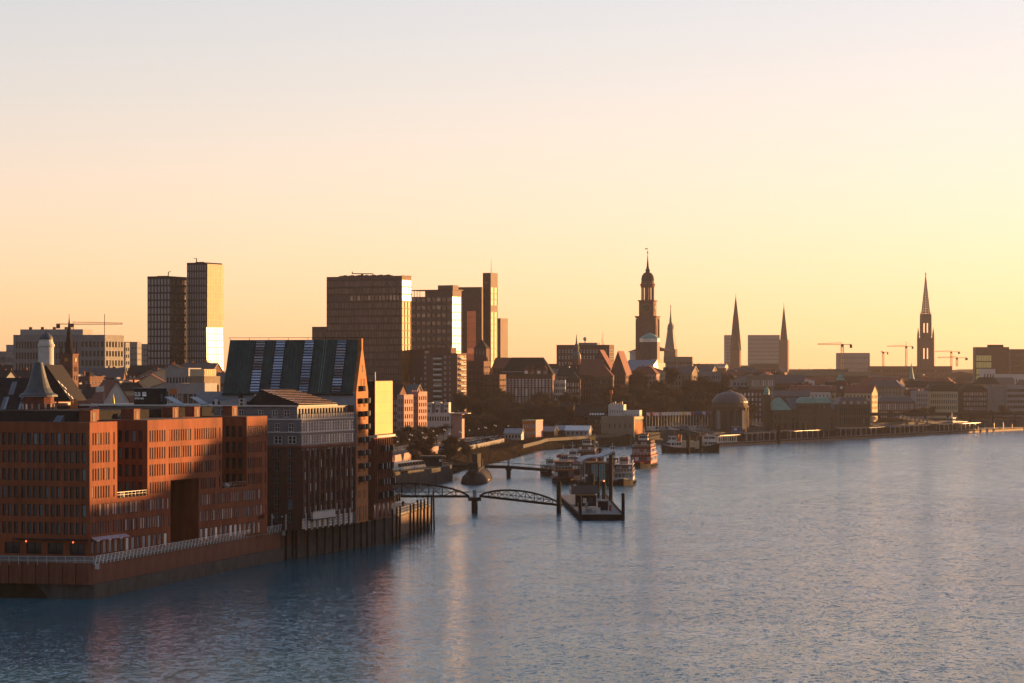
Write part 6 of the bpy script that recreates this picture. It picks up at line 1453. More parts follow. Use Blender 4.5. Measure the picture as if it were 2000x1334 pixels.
r, z, y0, y1 = ferry('large red excursion boat with sunlit side at the right of the ferry group', 1249, 915, 30, 8.6, -9, [(3.2,RW,1),(2.8,cr,1),(2.4,M['brick'],0)], HB, RW, GL, M['metal_dark'], 2.6, RW)
ferry('dark blue launch squeezed between the curved shelter and the white launch', 1196, 930, 20, 5.6, -2, [(2.4,M['blue_paint'],1),(2.0,M['brick_dark'],0)], HB, RW, GL, M['metal_grey'], 3)
ferry('red workboat half hidden behind the curved shelter roof', 1166, 912, 22, 6.5, 3, [(2.6,cr,1),(2.3,RW,0)], HB, RW, GL, M['metal_dark'], 3.5, M['yellow_paint'])
# tug boats by the far piles
def tug(label, px, py, L, w, head, up, mast):
    D = PD(py); r = thing('tug_boat', label, 'boat', (PX(px,D), D, 0), R(head), 'tugs by the far piles')
    hull_mesh(L, w, 2.4, 1.6, .4).build('hull', HB, r); hull_mesh(L, w*1.01, 2.55, 1.65, .4, draft=-2.1).build('bulwark', up, r)
    strip(r, -w*.32, w*.32, L*.25, L*.6, 2.6, 5.2, PW, M['glass'], 'deck_house', 4, 4); strip(r, -w*.22, w*.22, L*.28, L*.45, 5.2, 7.6, PW, M['glass'], 'wheelhouse', 4, 3)
    b = MB(); b.box(-w*.26,w*.26,L*.26,L*.48,7.61,7.8); b.build('roof', M['metal_grey'], r)
    b = MB(); b.bar((0,L*.44,7.8),(0,L*.44,7.8+mast),.2); b.bar((-1,L*.44,7.8+mast*.5),(1,L*.44,7.8+mast*.5),.12); b.build('mast', M['orange_paint'], r)
    for sx in (-1,1): b = MB(); b.cyl((sx*w*.2,L*.58,5.2),(sx*w*.2,L*.6,8.4),.45,.4,8); b.build('funnel', M['orange_paint'], r)
    for i in range(6):
        t = MB(); t.lathe([(.3,1.3),(.5,1.45),(.5,1.75),(.3,1.9)], 8, (math.copysign(w/2*.95, 1),L*(.3+.1*i))); t.build('tyre_fender', M['rubber'], r)
tug('red-railed black tug left of the far mooring piles', 1291, 885, 16, 6.5, -66, RW, 3)
tug('black-hulled tug with white bow and orange mast right of the far mooring piles', 1405, 884, 22, 8.5, 30, HB, 8)
for px, D, yt, w, lab in ((1344,1255,848,.9,'thick dark mooring pile beside the red-railed tug'),(1352,1290,846,.8,'rust-lit mooring pile behind the red-railed tug'),(1369,1262,852,.7,'thinner dark mooring pile at the lit barge'),(1358,1275,850,.7,'dark mooring pile between the two tugs')):
    gpile(px, D, yt, w, lab)
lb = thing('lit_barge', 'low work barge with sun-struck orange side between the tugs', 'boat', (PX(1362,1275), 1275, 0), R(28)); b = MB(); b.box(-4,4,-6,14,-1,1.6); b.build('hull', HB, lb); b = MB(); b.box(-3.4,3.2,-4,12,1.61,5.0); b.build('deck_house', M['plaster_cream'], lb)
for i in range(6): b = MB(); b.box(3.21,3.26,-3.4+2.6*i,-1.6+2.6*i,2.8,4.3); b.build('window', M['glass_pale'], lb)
r, z, y0, y1 = ferry('grey-white catamaran ferry moored at the far right pontoon', 1840, 846, 26, 9, -40, [(2.6,PW,1),(2.2,PW,0)], M['metal_dark'], PW, M['glass'], M['metal_grey'], 3, group='')
# ---------------------------------------------------------------- submarine
def submarine():
    r = thing('submarine', 'black museum submarine moored by the bank, bow towards the viewer', 'submarine', (PX(921,910), 910, 0), R(-2)); L = 82; m = M['sub_black']
    n = 16; secs = [(0,.4),(.03,2.2),(.08,3.5),(.16,4.3),(.3,4.6),(.55,4.6),(.72,4.2),(.85,3.0),(.95,1.5),(1,.5)]
    vs = []; k = 14
    for u, R_ in secs:
        for i in range(k):
            a = 2*math.pi*i/k; x = R_*math.cos(a); z = R_*math.sin(a)*.92; vs.append((x, L*u, .1+z-(.6 if u > .8 else 0)))
    fs = []
    for j in range(len(secs)-1):
        for i in range(k): fs.append((j*k+i, j*k+(i+1)%k, (j+1)*k+(i+1)%k, (j+1)*k+i))
    fs += [tuple(range(k-1,-1,-1)), tuple(range((len(secs)-1)*k, len(secs)*k))]
    b = MB(); b.raw(vs, fs); b.build('hull', m, r, smooth=True)
    b = MB(); b.prism([(-1.3,3),(1.3,3),(1.7,14),(1.7,60),(.5,74),(-.5,74),(-1.7,60),(-1.7,14)], 3.3, 4.55); b.build('casing', m, r)
    b = MB(); b.prism([(-.6,27),(.6,27),(1.25,30),(1.25,40),(.4,46),(-.4,46),(-1.25,40),(-1.25,30)], 4.5, 9.4); s_ = b.build('sail', m, r)
    for y, x, h in ((32,0,13.6),(34,.3,12.2),(36,-.2,14.2),(38,.2,11.4)): b = MB(); b.cyl((x,y,9.3),(x,y,h),.16,.12,6); b.build('periscope', m, s_)
    b = MB(); b.box(-1.7,1.5,12,15,4.5,6.9); b.build('entrance_hut', m, r); b = MB(); b.box(-1,1.2,50,54,4.5,6.9); b.build('entrance_hut', m, r)
    b = MB(); b.box(-.15,.15,74,79,0,3.2); b.build('rudder', m, r)
    b = MB(); b.raw([(4.62,22,.6),(4.62,30,.7),(4.58,30,.95),(4.58,22,.85)], [(0,1,2,3)]); b.build('hull_mark', M['plaster_white'], r)
    rail_mb(-1.2, 1.2, 5, 26, 4.5, .9, 10).build('railing', M['metal_dark'], r)
M['sub_black'] = mk('sub_black', (.012,.011,.012), .8, .3, .3, spec=.06)
submarine()

# ---------------------------------------------------------------- shore road, walls, small houses
def strip_sheet(name, ys, t0, t1, z, m, kind='structure'):
    b = MB(); vs = []
    for y in ys: x = interp(SHORE, y); vs += [(x-t0, y, z), (x-t1, y, z)]
    b.raw(vs, [(2*i, 2*i+2, 2*i+3, 2*i+1) for i in range(len(ys)-1)]); o = b.build(name, m); o['kind'] = kind; return o
ys_ = list(range(676, 1400, 12))
strip_sheet('riverside_pavement', ys_, 21.5, 30, 5.72, M['paving']); strip_sheet('riverside_road', ys_, 30, 42, 5.70, M['asphalt']); strip_sheet('promenade', ys_, 42, 52, 5.73, M['paving'])
kb = MB()
for i in range(len(ys_)-1):
    for t in (29.9, 42.1):
        x0, x1 = interp(SHORE, ys_[i])-t, interp(SHORE, ys_[i+1])-t; kb.raw([(x0-.1,ys_[i],5.6),(x0+.1,ys_[i],5.6),(x1+.1,ys_[i+1],5.6),(x1-.1,ys_[i+1],5.6),(x0-.1,ys_[i],5.84),(x0+.1,ys_[i],5.84),(x1+.1,ys_[i+1],5.84),(x1-.1,ys_[i+1],5.84)], [(0,1,5,4),(1,2,6,5),(3,0,4,7),(4,5,6,7)])
o = kb.build('kerb', M['concrete']); o['kind'] = 'structure'
def flood_wall(label, y0, y1, t, h, m, name='flood_wall'):
    b = MB(); n = max(2, int((y1-y0)/12))
    for i in range(n):
        ya, yb = y0+(y1-y0)*i/n, y0+(y1-y0)*(i+1)/n; xa, xb = interp(SHORE, ya)-t, interp(SHORE, yb)-t
        b.raw([(xa-.35,ya,4.5),(xa+.1,ya,4.5),(xb+.1,yb,4.5),(xb-.35,yb,4.5),(xa-.35,ya,5.7+h),(xa+.1,ya,5.7+h),(xb+.1,yb,5.7+h),(xb-.35,yb,5.7+h)], [(0,1,5,4),(1,2,6,5),(2,3,7,6),(3,0,4,7),(4,5,6,7)])
    tag(b.build(name, m), label, 'wall')
flood_wall('pale flood wall along the promenade, glowing in the low sun', 950, 1075, 20.5, 2.6, M['plaster_pink'])
flood_wall('dark sheet-pile bank wall behind the ferries', 1180, 1392, 1.0, .3, M['concrete_dark'], 'bank_wall')
flood_wall('long low concrete wall before the car park', 1075, 1250, 17.5, 1.2, M['concrete'])
# station-like pavilion, vans, cars
def pavilion():
    r = thing('dark_pavilion', 'low dark flat-roofed pavilion at the bridgehead by the submarine', 'building', (PX(826,925), 925, 5.6))
    b = MB(); b.box(0,6.2,1,7,0,3.0); b.build('wall', M['metal_dark'], r); b = MB(); b.box(-.8,7.4,-.4,8.2,3.02,3.5); b.build('roof', M['roof_felt'], r)
    for i in range(4): b = MB(); b.bar((.2+2*i,-.1,0),(.2+2*i,-.1,3),.2); b.build('post', M['timber'], r)
    b = MB(); b.box(5.4,6.4,-.2,-.1,1.6,2.5); b.build('sign', M['plaster_white'], r); b = MB(); b.box(1.2,3,.9,.98,.6,2.4); b.build('window', M['glass'], r)
pavilion()
ab = MB(); ab.prism([(-48,884),(-38,886),(-25,922),(-20.5,956),(-23,982),(-60,982),(-60,884)], -3, 5.15); o_ = ab.build('bank_abutment', M['concrete_dark']); o_['kind'] = 'structure'
brd = MB(); brd.raw([(-42,905,5.2),(-22,958,5.2),(-20,975,5.2),(-26,975,5.2),(-48,912,5.2)], [(0,1,2,3,4)]); brd.raw([(-42,905,4.7),(-22,958,4.7),(-20,975,4.7),(-26,975,4.7),(-48,912,4.7)], [(0,1,2,3,4)])
tag(brd.build('wooden_walkway', M['timber']), 'wooden walkway over the bank to the beam footbridge', 'walkway')
def car_mesh(name, L=4.4, w=1.8, h=1.45, van=False):
    """returns meshes: body, glass, wheel"""
    b = MB(); g = MB(); hz = .45
    if van: prof = [(-L/2,.35),(L/2,.35),(L/2,1.0),(L/2-.35,1.25),(L/2-1.0,h-.08),(L/2-1.25,h),(-L/2,h)]; gp = [(L/2-.45,1.28),(L/2-1.0,h-.18),(L/2-1.9,h-.18),(L/2-1.9,1.28)]
    else: prof = [(-L/2,.35),(L/2,.35),(L/2,.72),(L/2-1.1,.9),(L/2-1.75,h),(-L/2+.9,h),(-L/2+.15,.95),(-L/2,.85)]; gp = [(L/2-1.2,.95),(L/2-1.78,h-.08),(-L/2+.95,h-.08),(-L/2+.4,.95)]
    b.slab(prof, -w/2, w/2); bm_ = b.mesh('body', M['plaster_white']); MB().fix(bm_)
    g.slab(gp, -w/2-.012, w/2+.012); 
    gm_ = g.mesh('window', M['glass']); MB().fix(gm_)
    wl = MB(); wl.cyl((0,-.11,0),(0,.11,0),.33,n=10); wm_ = wl.mesh('wheel', M['rubber'])
    ls = MB(); ls.box(-.03,.03,-.2,.2,-.08,.08); lm_ = ls.mesh('lamp', M['plaster_cream'])
    return bm_, gm_, wm_, lm_, L, w
CAR = car_mesh('car'); VAN = car_mesh('van', 6.2, 2.1, 2.6, True)
paints = {'white': M['plaster_white'], 'black': M['hull_black'], 'silver': M['metal_grey'], 'red': M['red_paint'], 'blue': M['blue_paint'], 'dark grey': mk('paint_dark', (.05,.05,.055), .3, .05)}
def car(x, y, z, rz, col, label, kind=CAR, group=None, name='parked_car', cat='car'):
    bm_, gm_, wm_, lm_, L, w = kind; t = thing(name, label, cat, (x,y,z), rz, group)
    key = ('body', col, L)
    if key not in W:
        c = bm_.copy(); c.materials.clear(); c.materials.append(paints[col]); W[key] = c
    link('body', W[key], t); link('window', gm_, t)
    for sx in (-1,1):
        for sy in (-1,1): link('wheel', wm_, t, (sx*L*.31, sy*(w/2-.08), .33))
        link('lamp', lm_, t, (L/2*1.0, sx*w*.33, .62))
cols = ['white','silver','dark grey','black','white','silver','blue','red','dark grey','silver']
for i in range(9):
    D = 882+3.3*i; car(PX(768+5.6*i, D), D, 5.62, R(35), 'white', ORD[i]+' white van from the left in the angled row beside the dark pavilion', VAN, 'white vans by the pavilion', 'parked_van', 'van')
for i in range(22):
    y = 1085+12.5*i; c = cols[i % 10]; car(interp(SHORE, y)-24.5-rnd.uniform(0,1), y, 5.74, R(20+rnd.uniform(-6,6)), c, '%s car, %s from the near end of the row along the promenade' % (c, ORD[i]), CAR, 'cars parked along the promenade')
for i in range(12):
    y = 1060+9*i; c = cols[(i*3) % 10]; car(interp(SHORE, y)-28.2, y, 5.74, R(25), c, '%s car, %s from the near end of the car park behind the flood wall' % (c, ORD[i]), CAR, 'cars in the car park')
for y, c in ((905,'black'),(1010,'dark grey'),(1150,'red'),(1230,'silver')):
    car(interp(SHORE, y)-36, y, 5.72, R(80), c, '%s car driving on the riverside road' % c, CAR)
# lamps along the promenade
lp = MB(); lp.lathe([(.09,0),(.06,5.2)], 6); lpm = lp.mesh('pole', M['metal_dark']); lg = MB(); lg.lathe([(.08,5.2),(.3,5.3),(.34,5.55),(.12,5.8)], 8); lgm = lg.mesh('globe', M['metal_white'])
for i in range(30):
    y = 900+16*i; tt = 42.8 if i % 2 else 29.2; t = thing('street_lamp', ORD[i]+' white globe street lamp from the near end of the riverside promenade', 'street lamp', (interp(SHORE, y)-tt, y, 5.72), 0, 'promenade street lamps'); link('pole', lpm, t); link('globe', lgm, t); 
    if i % 3 == 0: link('globe', lgm, t, (.75,0,-.3))
# houses of the lower street
simple('brick_gabled_house', 'red-brick town house with dark roof just right of the golden annexe', 752, 777, 752, 1210, 12, M['brick_brown'], 6, 5, -20, 'pale', roof='gx', rh=5, z0=8, w=.45)
simple('pale_gabled_house', 'narrow pale town house with round gable windows', 775.5, 789, 773, 1205, 10, M['plaster_pink'], 4, 5, -22, 'dark', z0=8, w=.5, h=.6)
B = simple('slate_roofed_house', 'town house with big slate roof between two pale fronts', 785, 806, 752, 1225, 14, M['brick_brown'], 5, 5, -22, 'pale', roof='gx', rh=6, rmat=M['slate'], z0=8, chim=1)
B = simple('pale_tower_house', 'taller pale town house with pinnacles on its flat top', 802.5, 817, 767, 1222, 9, M['plaster_pink'], 5, 6, -24, 'dark', z0=8, w=.5, h=.6)
for i in range(4): chimney(B.root, .4+B.W*.3*i, .5, B.H, 1.1, .5, M['plaster_pink'], 'pinnacle')
b = MB(); b.bar((B.W*.2,3,B.H),(B.W*.2,3,B.H+4.2),.14); b.build('flagpole', M['metal_dark'], B.root)
def white_terrace():
    D, z0 = 1250, 7; X0 = PX(817,D); r = thing('white_stepped_terrace', 'white modern terrace with four raised bays below the balcony tower', 'building', (X0, D, z0), R(-8)); s = D/F; z = lambda y: PZ(y,D)-z0; m = lambda px: PX(px,D)-X0
    L = m(881); rows = [(z(822), 2.0, [(.6+1.15*i,.7) for i in range(int(L/1.2))])]
    block(r, L, 10, z(806), PW, rows, [(z(822), 2.0, [(1+1.5*i,.9) for i in range(5)])], style='dark', single=True)
    for pa in (818,834,851,868):
        block(r, 2.1, 6, z(786)-z(806), PW, [(2.4, 1.2, [(.3,.5),(1.1,.6)]),(.2, 1.2, [(.2,1.0)])], None, off=(m(pa),.2,z(806)+.01), style='dark', name='raised_bay')
    for pa in (826.5,843,860): b = MB(); b.box(m(pa),m(pa)+1.8,1.6,6,z(806)+.02,z(788)); b.build('link_bay', M['plaster_grey'], r)
    b = MB(); b.box(L+.02,L+5,1,8,0,z(808)); b.build('side_wing', M['plaster_pink'], r); b = MB(); b.box(L-.5,L+8,-.5,8.5,z(808)+.02,z(806.5)); b.build('canopy', M['plaster_white'], r)
    for i in range(6): b = MB(); b.box(L+5.03,L+5.1,1.3+1.1*i,2+1.1*i,z(818),z(810)); b.build('window', M['glass'], r)
white_terrace()
B = simple('orange_pink_house', 'small boxy house, orange front and pink side, by the bank', 1020, 1046, 824, 1330, 10, M['orange_paint'], 6, 2, -20, 'pale', z0=5.4, w=.5, h=.45, rx=0)
b = MB(); b.box(B.W+.01,B.W+.2,-.2,B.dp,0,B.H+.8); b.build('pink_wall', M['pink_paint'], B.root); addbox(B, 'eave', 0, B.W+.4, -.3, B.dp, B.H+.5, B.H+1.0, M['plaster_cream'])
def shed(label, x0, x1, yt, D, dp, ang, m, rm, lit=None):
    B = simple('low_shed', label, x0, x1, yt, D, dp, m, 5, 1, ang, 'dark', roof='gx', rh=2.0, rmat=rm, z0=5.2, rx=0, w=.5, h=.5); return B
shed('low shed with white skylight strip right of the orange house', 1056, 1082, 836, 1340, 10, -12, M['metal_dark'], M['plaster_grey'])
shed('low shed with pale tilted roof panel near the bank wall', 1082, 1110, 832, 1365, 10, -14, M['metal_dark'], M['metal_grey'])
shed('long market shed with bright roof strip above the bank wall', 1104, 1150, 838, 1360, 9, -10, M['plaster_grey'], M['metal_white'])
shed('flat grey shed left of the orange house', 985, 1018, 838, 1290, 9, -8, M['metal_grey'], M['metal_grey'])
B = simple('skylit_brick_hall', 'brick hall with a row of bright skylights behind the market shed', 1148, 1180, 797, 1420, 14, M['clinker'], 7, 2, -6, 'dark', roof='gx', rh=5, rmat=M['tile_dark'], z0=6)
for i in range(6):
    b = MB(); x = .6+1.3*i; b.raw([(x,1.0,B.H+.9),(x+.8,1.0,B.H+.9),(x+1.1,2.8,B.H+2.35),(x+.3,2.8,B.H+2.35)], [(0,1,2,3)]); o = b.build('skylight', M['metal_white'], B.root)
simple('skylit_brick_hall', 'brick gable house with lit orange gable end left of the skylit hall', 1116, 1140, 792, 1430, 16, M['brick'], 5, 3, -25, 'dark', roof='gx', rh=5.5, rmat=M['tile_dark'], z0=6)
simple('dark_brick_house', 'dark brick house with tall chimney left of the lit gable', 1092, 1117, 788, 1440, 14, M['brick_dark'], 4, 4, -10, 'dark', roof='gx', rh=5, z0=6, chim=2)
B = simple('boxy_fish_hall', 'brown boxy riverside hall on stilts with sun-struck end wall', 1174, 1237, 815, 1395, 14, M['stone'], 6, 1, -22, 'dark', z0=5.2, w=.3, h=.25, rx=0)
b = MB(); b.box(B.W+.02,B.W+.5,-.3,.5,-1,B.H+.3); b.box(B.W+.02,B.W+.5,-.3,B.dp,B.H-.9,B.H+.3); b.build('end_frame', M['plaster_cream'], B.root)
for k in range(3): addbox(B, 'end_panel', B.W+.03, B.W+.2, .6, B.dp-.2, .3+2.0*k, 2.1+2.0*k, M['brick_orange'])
for i in range(9):
    for j in range(2): b = MB(); b.cyl((1.5+2*i,1+9*j,-8),(1.5+2*i,1+9*j,0),.35,n=8); b.build('stilt', M['concrete'], B.root)
B = simple('white_deckhouse', 'white cabin-like house with roof gear behind the boxy hall', 1188, 1218, 792, 1440, 10, PW, 6, 2, -10, 'dark', z0=8, w=.3, h=.25)
B2 = simple('white_deckhouse', 'lower white cabin with slanted windows right of the roof gear', 1219, 1249, 803, 1438, 10, PW, 5, 2, -10, 'dark', z0=8, w=.3, h=.3)
for i in range(6): addbox(B, 'roof_gear', .5+1.2*i, 1.1+1.2*i, 2, 4, B.H+.5, B.H+1.2+.4*(i % 3), M['metal_grey'])
b = MB(); b.bar((1,3,B.H),(1,3,B.H+8),.2); b.box(.3,1.9,2.6,3.4,B.H+6,B.H+8); b.build('beacon', M['orange_paint'], B.root)
# flag row and bus park by the rotunda
fpole = MB(); fpole.lathe([(.09,0),(.05,9.5)], 6); fpm = fpole.mesh('pole', M['metal_white'])
fm = []
for nm, m in (('white', M['cloth_white']), ('red', M['red_paint']), ('pink', M['pink_paint']), ('yellow', M['yellow_paint']), ('blue', M['blue_paint'])):
    f = MB(); n = 6; vs = []
    for i in range(n+1):
        u = i/n; vs += [(1.9*u, .22*math.sin(4.5*u)*u, 9.4-.35*u), (1.9*u, .22*math.sin(4.5*u+.5)*u, 8.0-.9*u)]
    f.raw(vs, [(2*i,2*i+1,2*i+3,2*i+2) for i in range(n)]); fm.append((nm, f.mesh('flag', m)))
for i, c in enumerate([0,1,0,0,2,0,0,0,0,0,0,0,3,0,0,1,4,4,4,0,4,1,0,0,4]):
    px = 1263+5.7*i; D = 1452+2.2*i; nm, fme = fm[c]; t = thing('flagpole', '%s flag, %s from the left in the row of flagpoles by the rotunda' % (nm, ORD[i]), 'flag', (PX(px,D), D, 6.2), rnd.uniform(-.3,.3), 'row of flagpoles by the rotunda'); link('pole', fpm, t); link('flag', fme, t)
b = MB(); t = thing('blue_kiosk', 'blue kiosk at the foot of the rotunda', 'kiosk', (PX(1430,1425), 1425, 5.6)); b.box(0,5,0,3,0,2.8); b.build('wall', M['blue_paint'], t); b = MB(); b.box(-.3,5.3,-.4,3.3,2.81,3.05); b.build('roof', M['plaster_grey'], t); b = MB(); b.box(1,2.4,-.05,-.01,1,2.3); b.build('hatch', PW, t)
for i in range(6):
    D = 1450+4*i; car(PX(1275+20*i, D), D, 5.7, R(10), ['white','silver','white','dark grey','white','silver'][i], '%s van, %s from the left on the quay road before the flag row' % (['white','silver','white','dark grey','white','silver'][i], ORD[i]), VAN, 'vans before the flag row', 'parked_van', 'van')
# flags near the left roofs
def flag_on(label, px, py, D, m, emblem=False, h=4.0, z0=26):
    t = thing('flagpole', label, 'flag', (PX(px,D), D, z0)); zt = PZ(py,D)-z0; b = MB(); b.bar((0,0,0),(0,0,zt+.3),.07); b.build('pole', M['metal_grey'], t)
    f = MB(); n = 6; vs = []
    for i in range(n+1): u = i/n; vs += [(-1.75*u, .2*math.sin(5*u)*u, zt-.1-.1*math.sin(3*u)), (-1.75*u, .2*math.sin(5*u+.4)*u, zt-1.3-.15*u)]
    f.raw(vs, [(2*i,2*i+1,2*i+3,2*i+2) for i in range(n)]); fo = f.build('flag', m, t)
    if emblem:
        e = MB(); e.raw([(-.55,-.25,zt-.55),(-1.0,-.25,zt-.45),(-1.3,-.25,zt-.75),(-.95,-.25,zt-.8),(-.6,-.25,zt-1.0)], [(0,1,2,3,4)]); e.build('emblem', M['cloth_dark'], fo)
    return t
flag_on('white flag on a thin pole above the black-roofed house', 203, 753, 600, M['cloth_white'], z0=20)
flag_on('pale pink flag with dark emblem at the terracotta roof edge', 192, 791, 545, M['pink_paint'], True, z0=28)
flag_on('small orange flag on a thin pole right of the sign box', 346, 758, 640, M['orange_paint'], z0=20)
pa = MB(); pa.lathe([(.05,0),(.05,.9),(.28,1.0),(.33,1.5),(.2,2.6),(.03,3.4)], 8)
for px, m, lab in ((140,M['orange_paint'],'left'),(145.5,M['orange_paint'],'middle'),(149,M['orange_paint'],'right')):
    tag(link('closed_parasol', pa.mesh('closed_parasol', m), None, (PX(px,560), 560, 28.9)), '%s closed orange parasol on the roof terrace behind the terracotta block' % lab, 'parasol', 'closed parasols on the roof terrace')
tag(link('closed_parasol', pa.mesh('closed_parasol', M['yellow_paint']), None, (PX(221,585), 585, 28.6), 0, (1.3,1.3,1.25)), 'tall closed yellow parasol left of the sign box', 'parasol')
# ELB sign neighbour roofs
simple('roof_terrace_house', 'low house with roof terrace directly behind the terracotta block', 112, 272, 797, 566, 26, M['brick_dark'], 0, 0, -18, z0=6, rx=0)

# ---------------------------------------------------------------- town houses filling the slopes and the far districts
rh = random.Random(11)
WALLS = [('brick', M['brick_brown'], 'brick'), ('white', M['plaster_white'], 'white'), ('cream', M['plaster_cream'], 'cream'), ('grey', M['plaster_grey'], 'grey'), ('dark brick', M['clinker'], 'clinker'), ('brown', M['stone'], 'stone'), ('pinkish', M['plaster_pink'], 'pink')]
ROOFS = [('red tiled', M['tile_red']), ('dark tiled', M['tile_dark']), ('slate', M['slate_dark']), ('flat', None)]
def town(where, group, pxr, Dr, n, hr, wr, weights=(3,1,1,2,3,2,1), rw=(2,3,2,2), zoff=0, step=None, ymin=None):
    placed = []
    tries = 0
    while len(placed) < n and tries < n*40:
        tries += 1
        px = rh.uniform(*pxr); D = math.exp(rh.uniform(math.log(Dr[0]), math.log(Dr[1]))); X = PX(px, D)
        w = rh.uniform(*wr); dp = rh.uniform(10, 14)
        if any(abs(X-a) < (w+b)/2*.9 and abs(D-c) < 15 for a, c, b in placed): continue
        if interp(SHORE, D)-X < 20+w/2: continue
        if any(abs(X-a) < 9+w/2 and abs(D-c) < 26 for a, c in KEEP): continue
        z = hgt(X, D); h = rh.uniform(*hr); rn, rm = rh.choices(ROOFS, rw)[0]; wn, wm, wt = rh.choices(WALLS, weights)[0]
        rhgt = 0 if rm is None else rh.uniform(3, 5)
        if ymin is not None and HY-(z+h+rhgt-CAMZ)*F/D < ymin: h = CAMZ+(HY-ymin)*D/F-z-rhgt
        if h < 5: continue
        placed.append((X, D, w))
        ang = rh.uniform(-28, 10); nz = max(2, int(h/3.1)); nx = max(3, int(w/2.3))
        lab = '%s house with %s roof %s' % (wn, rn, where)
        t = thing('town_house', lab, 'house', (X-w/2, D, z-1.5), R(ang), group); H = h+1.5
        big = 1.7*F/D > 9.5
        st = ['dark','white','pale','dark'][int(rh.random()*4)]
        block(t, w, dp, H, wm, grid(w, H, nx, nz, .42, .55), grid(dp, H, 4, nz, .4, .55), style=st, single=big)
        if rm is None:
            parapet(t, w, dp, H, wm)
            for k in range(2): b = MB(); x = rh.uniform(1,w-3); b.box(x,x+rh.uniform(1,2.5),4,7,H+.01,H+rh.uniform(1,2.2)); b.build('roof_box', M['plaster_grey'] if k else M['metal_dark'], t)
        else:
            if rh.random() < .7: gable(t, w, dp, H, rhgt, rm, wm, 'x')
            elif rh.random() < .5: gable(t, w, dp, H, rhgt, rm, wm, 'y')
            else: hip(t, w, dp, H, rhgt, rm, flat=.3)
            for k in range(rh.randint(1, 2)): chimney(t, rh.uniform(.15,.85)*w, dp/2+rh.uniform(-1,1), H+rhgt*.5, rhgt*.5+rh.uniform(.7,1.4))
            if big:
                for k in range(2):
                    b = MB(); x = w*(.25+.45*k); b.slab([(x-.7,H+.3),(x+.7,H+.3),(x+.7,H+1.7),(x,H+2.2),(x-.7,H+1.7)], .6, 4); b.build('dormer', wm, t)
# specials keep their own plot
KEEP = [(o.location.x+6, o.location.y+6) for o in COL.objects if o.parent is None and o.get('category') in ('building','tower','church','house')]
simple('white_gabled_house', 'white gable-fronted house with steep red roof left of the sign box', 203, 252, 744, 690, 12, M['plaster_white'], 4, 3, 24, 'dark', roof='gy', rh=5, rmat=M['tile_red'], z0=14)
simple('white_terraced_flats', 'white flats with roof pavilion catching orange light below the twin towers', 323, 368, 722, 830, 12, M['plaster_grey'], 7, 4, -12, 'dark', z0=18, w=.5, h=.4)
B = simple('glazed_roof_pavilion', 'orange-lit glazed roof pavilion right of the white flats', 367, 399, 738, 822, 10, M['stone'], 5, 3, -22, 'dark', z0=18)
b = MB(); b.box(.4,B.W-.3,.5,8,B.H+.51,B.H+2.6); b.build('pavilion', M['plaster_cream'], B.root)
for i in range(6): b = MB(); b.box(B.W-.29,B.W-.22,.8+1.15*i,1.7+1.15*i,B.H+.8,B.H+2.3); b.build('window', M['glass_sun_gold'], B.root)  # orange sunlight put into the pane colour
simple('panel_roofed_flats', 'flats with bright tilted roof panels left of the copper roof', 345, 400, 752, 760, 12, M['plaster_grey'], 5, 3, -10, 'dark', z0=14, w=.8, h=.5)
KEEP += [(PX(228,690),695),(PX(345,830),835),(PX(383,822),826),(PX(372,760),765)]
town('on the rise behind the terracotta block', 'houses behind the terracotta block', (-30,440), (650,1080), 55, (9,14), (9,16), ymin=716, rw=(3,4,2,3))
town('before the twin towers', 'houses before the twin towers', (-30,470), (1090,1500), 40, (12,17), (12,22), ymin=708)
town('on the plateau left of the bronze hotel', 'houses around the bronze hotel', (420,770), (1150,1500), 18, (8,14), (12,20), ymin=712)
town('behind the brick institute', 'houses behind the brick institute', (960,1250), (1700,2300), 26, (12,18), (14,24), ymin=703)
town('on the wooded hill', 'houses on the wooded hill', (1230,1480), (1620,2200), 30, (9,15), (14,26), ymin=708)
town('behind the landing halls', 'houses behind the landing halls', (1440,1740), (1600,2500), 48, (13,21), (16,30), ymin=722)
town('behind the far quay', 'houses behind the far quay', (1690,2040), (1850,2700), 60, (13,21), (16,30), ymin=729)
town('low on the hazy horizon', 'far houses on the horizon', (880,2040), (2700,4200), 90, (16,27), (24,52), ymin=711, weights=(3,1,1,3,3,3,1))
simple('long_ministry', 'long brown office range above the landing halls', 1545, 1700, 727, 2350, 20, M['stone'], 30, 5, 2, 'dark', z0=8, w=.5, h=.4)
simple('long_ministry', 'long flat range at the foot of the gothic spire', 1700, 1860, 716, 2900, 20, M['brick_brown'], 30, 5, 0, 'dark', z0=8, w=.5, h=.4)
simple('flat_range', 'flat-topped range on the hill right of the octagon tower', 1296, 1352, 698, 2050, 18, M['stone'], 16, 4, -6, 'dark', z0=20, w=.5, h=.35)
simple('stone_hostel', 'pale stone building among the trees on the wooded hill', 1466, 1512, 735, 1700, 14, M['stone'], 12, 2, 4, 'pale', z0=18, w=.5, h=.5)
simple('stone_hostel', 'long grey stone building left of the hostel on the wooded hill', 1365, 1408, 727, 1720, 14, M['concrete'], 9, 3, 0, 'dark', z0=20, w=.4, h=.4)
# horizon ridge
rg = MB(); vs = []; 
for i in range(61):
    x = -3000+150*i; vs += [(x,6500,2),(x,6500,34+8*math.sin(i*.7)+5*math.sin(i*1.9))]
rg.raw(vs, [(2*i,2*i+2,2*i+3,2*i+1) for i in range(60)])
vs2 = [(v[0],6900,2) for v in vs[::2]]; n0 = len(rg.v); rg.v += vs2
for i in range(60): rg.f.append((2*i+1,2*i+3,n0+i+1,n0+i)); rg.m.append(0)
o = rg.build('hills', M['earth']); o['kind'] = 'structure'

